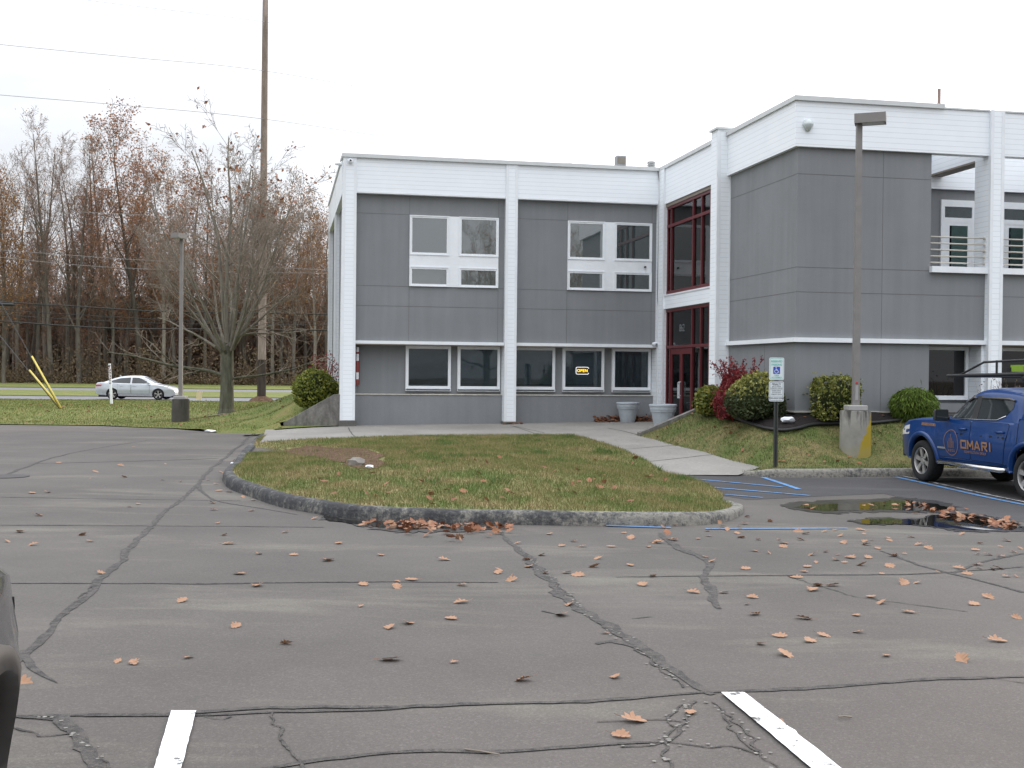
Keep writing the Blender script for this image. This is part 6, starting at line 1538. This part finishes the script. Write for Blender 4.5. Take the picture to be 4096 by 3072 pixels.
l1 = lamp((lb_[0], lb_[1], MND(lb_[0], lb_[1])), .325, .88, 6.92, R(-20), 'tan square lamp post on a concrete pier with yellow paint, before the wing', m_pier('stained_pier', (.29, .28, .255), (.34, .25, .02)), M['post'])
m = MB(); m.box(-.03, .03, -.075, -.069, 1.10, 1.42); m.build('hand_hole_cover', M['lampcover'], l1); m = MB(); m.lathe([(0, -.085), (.022, -.085), (.022, -.07)], 10, (.0, 0, 1.46), 'y'); m.build('red_knob', M['tail'], l1)
lb_ = at_y(722, 1692, 39.7)
l2 = lamp((lb_[0], lb_[1], MNL(lb_[0], lb_[1])), .30, .78, 6.30, R(-105), 'slim tan lamp post on a blackened concrete pier at the lawn edge', m_pier('black_pier', (.085, .08, .072)), M['post'], .115, .85)

# utility pole (its top is above the picture)
ub = at_y(1046, 1600, 67.5); top = at_y(1062, 0, 67.5)
pole = empty('utility_pole', (ub[0], ub[1], -.2), 0, 'tall wooden utility pole rising out of sight beside the road', 'utility pole')
dx = (top[0] - ub[0]); H = top[2] + 2.2
m = MB(); m.tube([(dx * f, 0, H * f) for f in (0, .1, .3, .6, .85, 1.0)], [.245, .235, .215, .19, .172, .16], 14); m.build('pole', M['wood'], pole, smooth=True)
m = MB(); m.lathe([(.26, -.0), (.258, 2.4)], 14); M['pitch'] = m_bark('creosote', (.03, .025, .022), (.075, .06, .05), 5); m.build('treated_foot', M['pitch'], pole, smooth=True)
m = MB(); m.lathe([(.85, -.1), (.6, .12), (.28, .26), (.2, .28)], 14); m.build('soil_mound', M['soil'], pole, smooth=True)
# wires
def wire(label, pts, r, mat, group=None, sag=0.0, n=8):
    P = smooth_line(pts, n); m = MB(); m.tube(P, r, 5); return tag(m.build('power_line', mat, smooth=True), label, 'power line', group)
def vp(x, y, Y): return at_y(x * V, y * V, Y)
wire('uppermost thin wire crossing the sky past the utility pole', [vp(-300, -72, 52), vp(170, -2, 60), vp(571, 47, 67.3), vp(850, 92, 82), vp(1480, 108 + 80, 125)], .011, M['wire2'])
wire('middle thin wire crossing the sky past the utility pole', [vp(-300, 62, 52), vp(0, 96, 57), vp(285, 124, 62), vp(570, 153, 67.3), vp(900, 209, 84), vp(1165, 250, 105), vp(1500, 300, 140)], .014, M['wire2'])
wire('lowest thin wire in the sky, running down behind the roof', [vp(-300, 178, 52), vp(0, 205, 57), vp(285, 229, 62), vp(569, 257, 67.3), vp(900, 305, 84), vp(1280, 359, 110), vp(1500, 385, 130)], .015, M['wire2'])
def c1(x, y): return (x * .6329 / V, (300 + y * .6329) / V)
low = [([(-400, 1395), (0, 1434), (500, 1463), (970, 1492), (1500, 1502), (2200, 1514)], .046, 'upper thick black cable strung along the road before the woods'), ([(-400, 1462), (60, 1490), (600, 1522), (1100, 1548), (1700, 1556), (2200, 1562)], .026, 'thin black cable just below the upper thick one'), ([(-400, 1490), (60, 1520), (600, 1552), (1100, 1572), (1700, 1578), (2200, 1582)], .026, 'second thin black cable between the two thick ones'),
       ([(-400, 1530), (0, 1556), (690, 1600), (1300, 1607), (2200, 1614)], .055, 'lower thick black cable strung along the road before the woods')]
for pts, r_, lbl in low: wire(lbl, [vp(*c1(x, y), 86) for x, y in pts], r_, M['wire'])
for pts, lbl in (([(-400, 1080), (0, 1105), (740, 1160), (1400, 1196), (2200, 1240)], 'pale wire high in front of the trees'), ([(-400, 1120), (0, 1152), (560, 1206), (1300, 1240), (2200, 1255)], 'dark wire just under the pale one in front of the trees'), ([(500, 865), (800, 880), (1300, 905), (2200, 965)], 'faint wire among the upper branches')):
    wire(lbl, [vp(*c1(x, y), 88) for x, y in pts], .014, M['wire2'] if 'pale' in lbl or 'faint' in lbl else M['wire'])
sp_ = at_y(20, 1217, 85.9); m = MB(); m.tube([(sp_[0] - .9, sp_[1], sp_[2]), (sp_[0] - .7, sp_[1], sp_[2]), (sp_[0] + .55, sp_[1], sp_[2] - .03), (sp_[0] + .75, sp_[1], sp_[2] - .03)], [.03, .12, .12, .03], 10); tag(m.build('splice_case', M['black'], smooth=True), 'black splice case hanging on the upper thick cable', 'splice case')
# guy wires with yellow covers
gb = hit(246, 1636, MNL)
for k, (tx_, ty_, gx, gy, lbl) in enumerate(((0, 640, 69, 770, 'steeper guy wire with the taller yellow cover, at the lawn'), (-5, 655, 64, 800, 'lower guy wire with the shorter yellow cover, at the lawn'))):
    e1 = at_y((gx) * V, gy * V, gb[1] + 2.0 + k); vec = Vector(e1) - Vector(gb)
    root = empty('guy_wire', gb, 0, lbl, 'guy wire')
    m = MB(); m.tube([(0, 0, -.1), tuple(vec * 6)], .020, 5); m.build('strand', M['wire'], root)
    m = MB(); dv = vec.normalized(); m.tube([tuple(dv * .05), tuple(vec)], .042, 8); m.build('yellow_cover', M['yellow'], root, smooth=True)
# white marker post
mp_ = hit(446, 1617, MNL); root = empty('marker_post', mp_, 0, 'white marker post with a dark spotted upper half on the roadside lawn', 'marker post'); root.rotation_euler = (0, R(-3.0), R(10))
m = MB(); m.box(-.055, .055, -.055, .055, -.1, 2.02); m.build('post', M['trim'], root)
t = NT('dark_lettering_band'); t.bsdf(t.ramp(t.noise(14, 4, .7), [(.46, (.10, .03, .05)), (.52, (.70, .70, .72))]), .5)
m = MB(); m.box(-.058, .058, -.058, -.055, 1.0, 1.95); m.box(-.058, -.055, -.05, .05, .85, 1.95); m.build('number_band', t.mat, root)
# little cream sign
ys = at_y(797, 1581, 52.0); gz = MNL(ys[0], 52.0); root = empty('yard_sign', (ys[0], 52.0, gz), R(-10), 'small cream yard sign tilted on a thin stake near the bare tree', 'sign')
m = MB(); hh = ys[2] - gz; 
for a_, c_ in (((-.13, -.20), (.13, .20)),):
    m.box(-.13, .13, -.006, .006, hh - .20, hh + .20)
pn = m.build('sign_panel', plain('cream_card', (.62, .52, .34), .6), root); pn.rotation_euler = (0, R(8), 0); pn.location = (-hh * math.sin(R(8)) , 0, 0)
m = MB(); m.tube([(0, .008, 0), (0, .008, hh)], .008, 5); m.build('stake', M['galv'], root)
# fallen branch by the trunk
fb = hit(830, 1672, MNL); r = random.Random(5); sg, tp = [], []
grow(r, sg, tp, Vector((0, 0, .06)), Vector((1, .1, .05)).normalized(), 1.6, .02, 0, dict(max=1, n=[6, 3], kids=[1, 0], start=[.1, 0], bend=[.12, .2], up=[0, .1], taper=[.4, .4], ang=[(30, 60), (0, 0)], len=[.4, .3], rr=[.7, .6]))
v_, f_ = tubes(sg, 4); o = np_mesh('fallen_branch', v_, f_, M['twig']); o.location = fb; tag(o, 'thin fallen branch lying on the grass left of the bare tree', 'branch')

# accessible parking sign
pb = at_y(3102, 1853, 23.35); root = empty('parking_sign', (pb[0], pb[1], MND(pb[0], pb[1])), R(2), 'reserved parking sign with blue wheelchair symbol over a penalty plate on a dark post', 'sign')
Zb = root.location.z; S_ = 23.35 / 4600
def sz(py): return EYE - (py - 1496.5) * S_ - Zb
M['darkgreen'] = plain('green_post', (.045, .05, .045), .6, .2, 20)
m = MB(); hp = sz(1432)
for x0, x1, y0, y1 in ((-.045, -.022, .004, .012), (.022, .045, .004, .012), (-.022, -.016, .012, .035), (.016, .022, .012, .035), (-.022, .022, .035, .042)): m.box(x0, x1, y0, y1, -.4, hp)
m.build('post', M['darkgreen'], root)
def rrect(w, h, r, n=5):
    P = []
    for cx, cy, a0 in ((w / 2 - r, h / 2 - r, 0), (-w / 2 + r, h / 2 - r, 90), (-w / 2 + r, -h / 2 + r, 180), (w / 2 - r, -h / 2 + r, 270)):
        for k in range(n + 1): a = R(a0 + 90 * k / n); P.append((cx + r * math.cos(a), cy + r * math.sin(a)))
    return P
M['signwhite'] = plain('sign_white', (.66, .70, .72), .45, .03); M['signgreen'] = plain('sign_green', (.16, .50, .42), .5, .05); M['signblue'] = plain('sign_blue', (.03, .07, .42), .5, .05); M['signblack'] = plain('sign_black', (.10, .115, .13), .5, .05)
def plate(zc, w, h, name, edge, border):
    m = MB(); m.loft([[(x, .002, zc + z) for x, z in rrect(w, h, .032)], [(x, -.002, zc + z) for x, z in rrect(w, h, .032)]], True, True); pl = m.build(name, edge, root)
    b = MB(); o_ = rrect(w - .03, h - .03, .024); i_ = rrect(w - .045, h - .045, .018); n = len(o_)
    b.add([(x, -.0035, zc + z) for x, z in o_ + i_], [(k, (k + 1) % n, n + (k + 1) % n, n + k) for k in range(n)]); b.build('border', border, pl, fixn=False)
    return pl
def put(parent, s, size, zc, mat, bold=.002, sp=1.0, sx=1.0):
    vs, fs = text_mesh(s, size, sp, bold, sx=sx); m = MB(); m.add([(x, -.004, zc + z) for x, z in vs], fs); return m.build('lettering', mat, parent, fixn=False)
z1 = (sz(1430) + sz(1521.5)) / 2; pl = plate(z1, .305, .457, 'reserved_plate', M['signwhite'], M['signgreen'])
put(pl, 'RESERVED', .058, z1 + .150, M['signgreen'], .0022, .95, .92); put(pl, 'PARKING', .058, z1 + .082, M['signgreen'], .0022, .95, .92); put(pl, 'VAN', .045, z1 - .135, M['signgreen'], .0015); put(pl, 'ACCESSIBLE', .043, z1 - .178, M['signgreen'], .0015, .95, .95)
m = MB(); zc = z1 - .03; m.add([(x, -.004, zc + z) for x, z in rrect(.14, .148, .015)], [tuple(range(24))]); m.build('symbol_field', M['signblue'], pl, fixn=False)
# wheelchair figure
m = MB()
def stroke(pts, w):
    P = pts; n = len(P); b = len(m.v)
    for i, p in enumerate(P):
        a = P[max(0, i - 1)]; c = P[min(n - 1, i + 1)]; tx, ty = c[0] - a[0], c[1] - a[1]; q = math.hypot(tx, ty)
        m.v += [(p[0] - ty / q * w / 2, -.0055, zc + p[1] + tx / q * w / 2), (p[0] + ty / q * w / 2, -.0055, zc + p[1] - tx / q * w / 2)]
        if i: m.face((b + 2 * i - 2, b + 2 * i - 1, b + 2 * i + 1, b + 2 * i))
stroke([(-.005 + .036 * math.cos(R(a)), -.022 + .036 * math.sin(R(a))) for a in range(115, 345, 12)], .010)
stroke([(-.012, .038), (-.008, .002), (.022, .000), (.040, -.038), (.056, -.034)], .012); stroke([(-.010, .018), (.018, .016)], .009)
b = len(m.v); m.v += [(-.012 + .011 * math.cos(2 * math.pi * k / 10), -.0055, zc + .054 + .011 * math.sin(2 * math.pi * k / 10)) for k in range(10)]; m.face(range(b, b + 10)); m.build('wheelchair_symbol', M['signwhite'], pl, fixn=False)
z2 = (sz(1525) + sz(1607)) / 2; pl = plate(z2, .305, .405, 'penalty_plate', M['signwhite'], M['signblack'])
put(pl, 'PENALTY', .046, z2 + .145, M['signblack'], .0015)
for s_, dz in (('$250 1ST OFFENSE', .098), ('SUBSEQUENT OFFENSES', .064), ('$250 MIN. AND/OR', .012), ('UP TO 90 DAYS', -.025), ('COMMUNITY SERVICE', -.062)): put(pl, s_, .030, z2 + dz, M['signblack'], .0006, .95, .78 if len(s_) > 15 else .9)
put(pl, 'TOW-AWAY ZONE', .044, z2 - .14, M['signblack'], .0018, .95, .80)
m = MB()
for dz, w in ((.125, .13), (.040, .24), (-.098, .262)): m.box(-w / 2, w / 2, -.0045, -.0035, z2 + dz - .002, z2 + dz + .002)
m.build('rule_line', M['signblack'], pl)

# planters
def planter(loc, label, s=1.0):
    root = empty('planter', loc, 0, label, 'planter')
    m = MB(); m.lathe([(0, 0), (.225, 0), (.235, .02), (.32, .44), (.345, .44), (.352, .50), (.36, .51), (.363, .575), (.378, .59), (.385, .62), (.375, .645), (.35, .65), (.335, .63), (.325, .50), (.0, .50)], 36, caps=False)
    m.v = [(x * s, y * s, z * s) for x, y, z in m.v]; m.build('pot', M['plantpot'], root, auto=35)
    m = MB(); m.lathe([(0, .545), (.335, .54)], 24); m.v = [(x * s, y * s, z * s) for x, y, z in m.v]; m.build('soil', M['soil'], root)
    return root
pp = bw(8.52, -.12); planter((pp[0], pp[1], WALK(pp[0], pp[1])), 'empty grey plastic planter against the wall under the last window', .93)
p_ = at_y(2651, 1722, 31.3); planter((p_[0], 31.3, WALK(p_[0], 31.3)), 'empty grey plastic planter beside the entrance door, half behind the retaining wall')
# rubbish, stones
def crumple(name, loc, s, mat, label, cat, seed, flat=.6):
    r = random.Random(seed); bm = bmesh.new(); bmesh.ops.create_icosphere(bm, subdivisions=2, radius=1)
    for v in bm.verts: v.co *= r.uniform(.72, 1.15)
    m = MB(); bm.verts.index_update(); m.add([(v.co.x * s[0], v.co.y * s[1], v.co.z * s[2]) for v in bm.verts], [tuple(v.index for v in f.verts) for f in bm.faces]); bm.free()
    o = m.build(name, mat, auto=30); o.location = loc; o.rotation_euler = (0, 0, r.uniform(-.5, .5)); return tag(o, label, cat)
q = hit(1424, 1861, ISL); crumple('rock', (q[0], q[1], q[2] + .05), (.17, .12, .085), m_concrete('grey_rock', (.24, .22, .20), .6, 6), 'grey fieldstone lying at the edge of the bare soil patch', 'rock', 1)
q = hit(1478, 1874, ISL); crumple('paper_scrap', (q[0], q[1], q[2] + .03), (.075, .05, .03), M['trim'], 'white paper scrap on the island grass beside the rock', 'litter', 2)
q = hit(840, 1728, MNL); crumple('paper_scrap', (q[0], q[1], q[2] + .03), (.16, .10, .04), M['trim'], 'white paper scrap on the lawn edge near the blackened lamp pier', 'litter', 3)
q = at_y(3151, 1658, 25.0); crumple('plastic_bag', (q[0], 25.05, MND(q[0], 25.05) + .10), (.17, .10, .075), M['trim'], 'crumpled white plastic bag on the mulch under the grey wall', 'litter', 4)
q = hit(927, 1861, LOT); crumple('paper_scrap', (q[0] + .02, q[1], q[2] + .04), (.05, .04, .02), M['trim'], 'tiny white paper scrap at the left side of the island kerb', 'litter', 5)
q = hit(*p8(1150, 1293), LOT); m = MB(); m.tube([(-.03, 0, .01), (.0, .004, .012), (.035, -.003, .01)], .005, 5); o = m.build('twig', M['twig']); o.location = q; tag(o, 'short dark twig lying on the asphalt right of the white stall line', 'twig')
q = hit(*c7(755, 1590), LOT); m = MB(); m.tube([(-.07, .03, .01), (.0, .0, .012), (.08, -.035, .01)], .004, 5); o = m.build('twig', M['twig']); o.location = q; tag(o, 'thin twig lying across the wavy seam at the bottom of the lot', 'twig')
q = hit(30, 1740 + 250 * .827 - 40, LOT); m = MB(); m.lathe([(.33, 0), (.33, .008), (.30, .012), (0, .012)], 28); o = m.build('manhole_cover', plain('cast_iron', (.055, .05, .05), .8)); o.location = (q[0], q[1], q[2] + .002); tag(o, 'dark round manhole cover in the drive at the picture edge', 'manhole cover')
SKY_BASE, SKY_UP, EXPO = 0.6, 20.0, 0.52
# ------------------------------------------------------------------ camera, light, sky
cd = bpy.data.cameras.new('camera'); cam = bpy.data.objects.new('camera', cd); COL.objects.link(cam)
cd.sensor_fit = 'HORIZONTAL'; cd.sensor_width = 36; cd.lens = 36 * FPX / 4096; cd.clip_start = 0.05; cd.clip_end = 3000
right = Vector((_c, _s * _sp, _s * _cp)); up = Vector((-_s, _c * _sp, _c * _cp)); fwd = Vector((0, _cp, -_sp))
mat = Matrix.Identity(4)
for r_ in range(3): mat[r_][0], mat[r_][1], mat[r_][2] = right[r_], up[r_], -fwd[r_]
mat.translation = (0, 0, EYE); cam.matrix_world = mat; SC.camera = cam
SUN_EL, SUN_AZ = R(16), R(33)         # behind the wing, to the right; azimuth from +Y towards +X
sl = bpy.data.lights.new('sun', 'SUN'); sl.energy = 1.5; sl.angle = R(11); sl.color = (1.0, 0.83, 0.66)
so = bpy.data.objects.new('sun', sl); COL.objects.link(so)
sd = Vector((math.sin(SUN_AZ) * math.cos(SUN_EL), math.cos(SUN_AZ) * math.cos(SUN_EL), math.sin(SUN_EL)))
so.rotation_euler = sd.to_track_quat('Z', 'Y').to_euler(); so.location = sd * 100
W = bpy.data.worlds.new('World'); SC.world = W; W.use_nodes = True
nt = W.node_tree; nt.nodes.clear()
def N(t, **k):
    n = nt.nodes.new(t)
    for a, b in k.items(): setattr(n, a, b)
    return n
def Lk(a, b): nt.links.new(a, b)
out = N('ShaderNodeOutputWorld'); bg = N('ShaderNodeBackground'); bg.inputs['Strength'].default_value = 0.1; Lk(bg.outputs[0], out.inputs[0])
sky = N('ShaderNodeTexSky', sky_type='NISHITA'); sky.sun_disc = False; sky.sun_elevation = SUN_EL; sky.sun_rotation = SUN_AZ
tc = N('ShaderNodeTexCoord')
def mth(op, a, b=None, c=None, clamp=False):
    n = N('ShaderNodeMath', operation=op); n.use_clamp = clamp
    for i, x in enumerate((a, b, c)):
        if x is None: continue
        if isinstance(x, (int, float)): n.inputs[i].default_value = x
        else: Lk(x, n.inputs[i])
    return n.outputs[0]
dot = N('ShaderNodeVectorMath', operation='DOT_PRODUCT'); Lk(tc.outputs['Generated'], dot.inputs[0]); dot.inputs[1].default_value = tuple(sd)
d01 = mth('MULTIPLY_ADD', dot.outputs['Value'], 0.5, 0.5, True)
glow = mth('ADD', mth('MULTIPLY', mth('POWER', d01, 28), 6.0), mth('MULTIPLY', mth('POWER', d01, 10), 5.0))
mp = N('ShaderNodeMapping'); mp.inputs['Scale'].default_value = (1, 1, 2.6); Lk(tc.outputs['Generated'], mp.inputs['Vector'])
nz = N('ShaderNodeTexNoise'); nz.inputs['Scale'].default_value = 3.2; nz.inputs['Detail'].default_value = 6; nz.inputs['Roughness'].default_value = 0.52; nz.inputs['Distortion'].default_value = 0.4; Lk(mp.outputs[0], nz.inputs['Vector'])
sep = N('ShaderNodeSeparateXYZ'); Lk(tc.outputs['Generated'], sep.inputs[0])
elev = mth('POWER', mth('MAXIMUM', sep.outputs['Z'], 0.0), 1.4)
lum = mth('ADD', mth('ADD', mth('MULTIPLY_ADD', nz.outputs['Fac'], 9.5, SKY_BASE), mth('MULTIPLY', elev, SKY_UP)), glow)
rgb = N('ShaderNodeCombineXYZ')
Lk(mth('MULTIPLY', lum, 0.965), rgb.inputs[0]); Lk(mth('MULTIPLY', lum, 0.99), rgb.inputs[1]); Lk(mth('MULTIPLY', lum, 1.045), rgb.inputs[2])
mx = N('ShaderNodeMix', data_type='RGBA'); mx.inputs[0].default_value = 0.9; Lk(sky.outputs[0], mx.inputs[6]); Lk(rgb.outputs[0], mx.inputs[7]); Lk(mx.outputs[2], bg.inputs['Color'])
SC.view_settings.view_transform = 'Standard'; SC.view_settings.look = 'None'; SC.view_settings.exposure = EXPO; SC.view_settings.gamma = 1
SC.render.engine = 'CYCLES'; SC.cycles.max_bounces = 8; SC.cycles.transparent_max_bounces = 12; SC.cycles.use_denoising = True
SC.cycles.caustics_reflective = False; SC.cycles.caustics_refractive = False
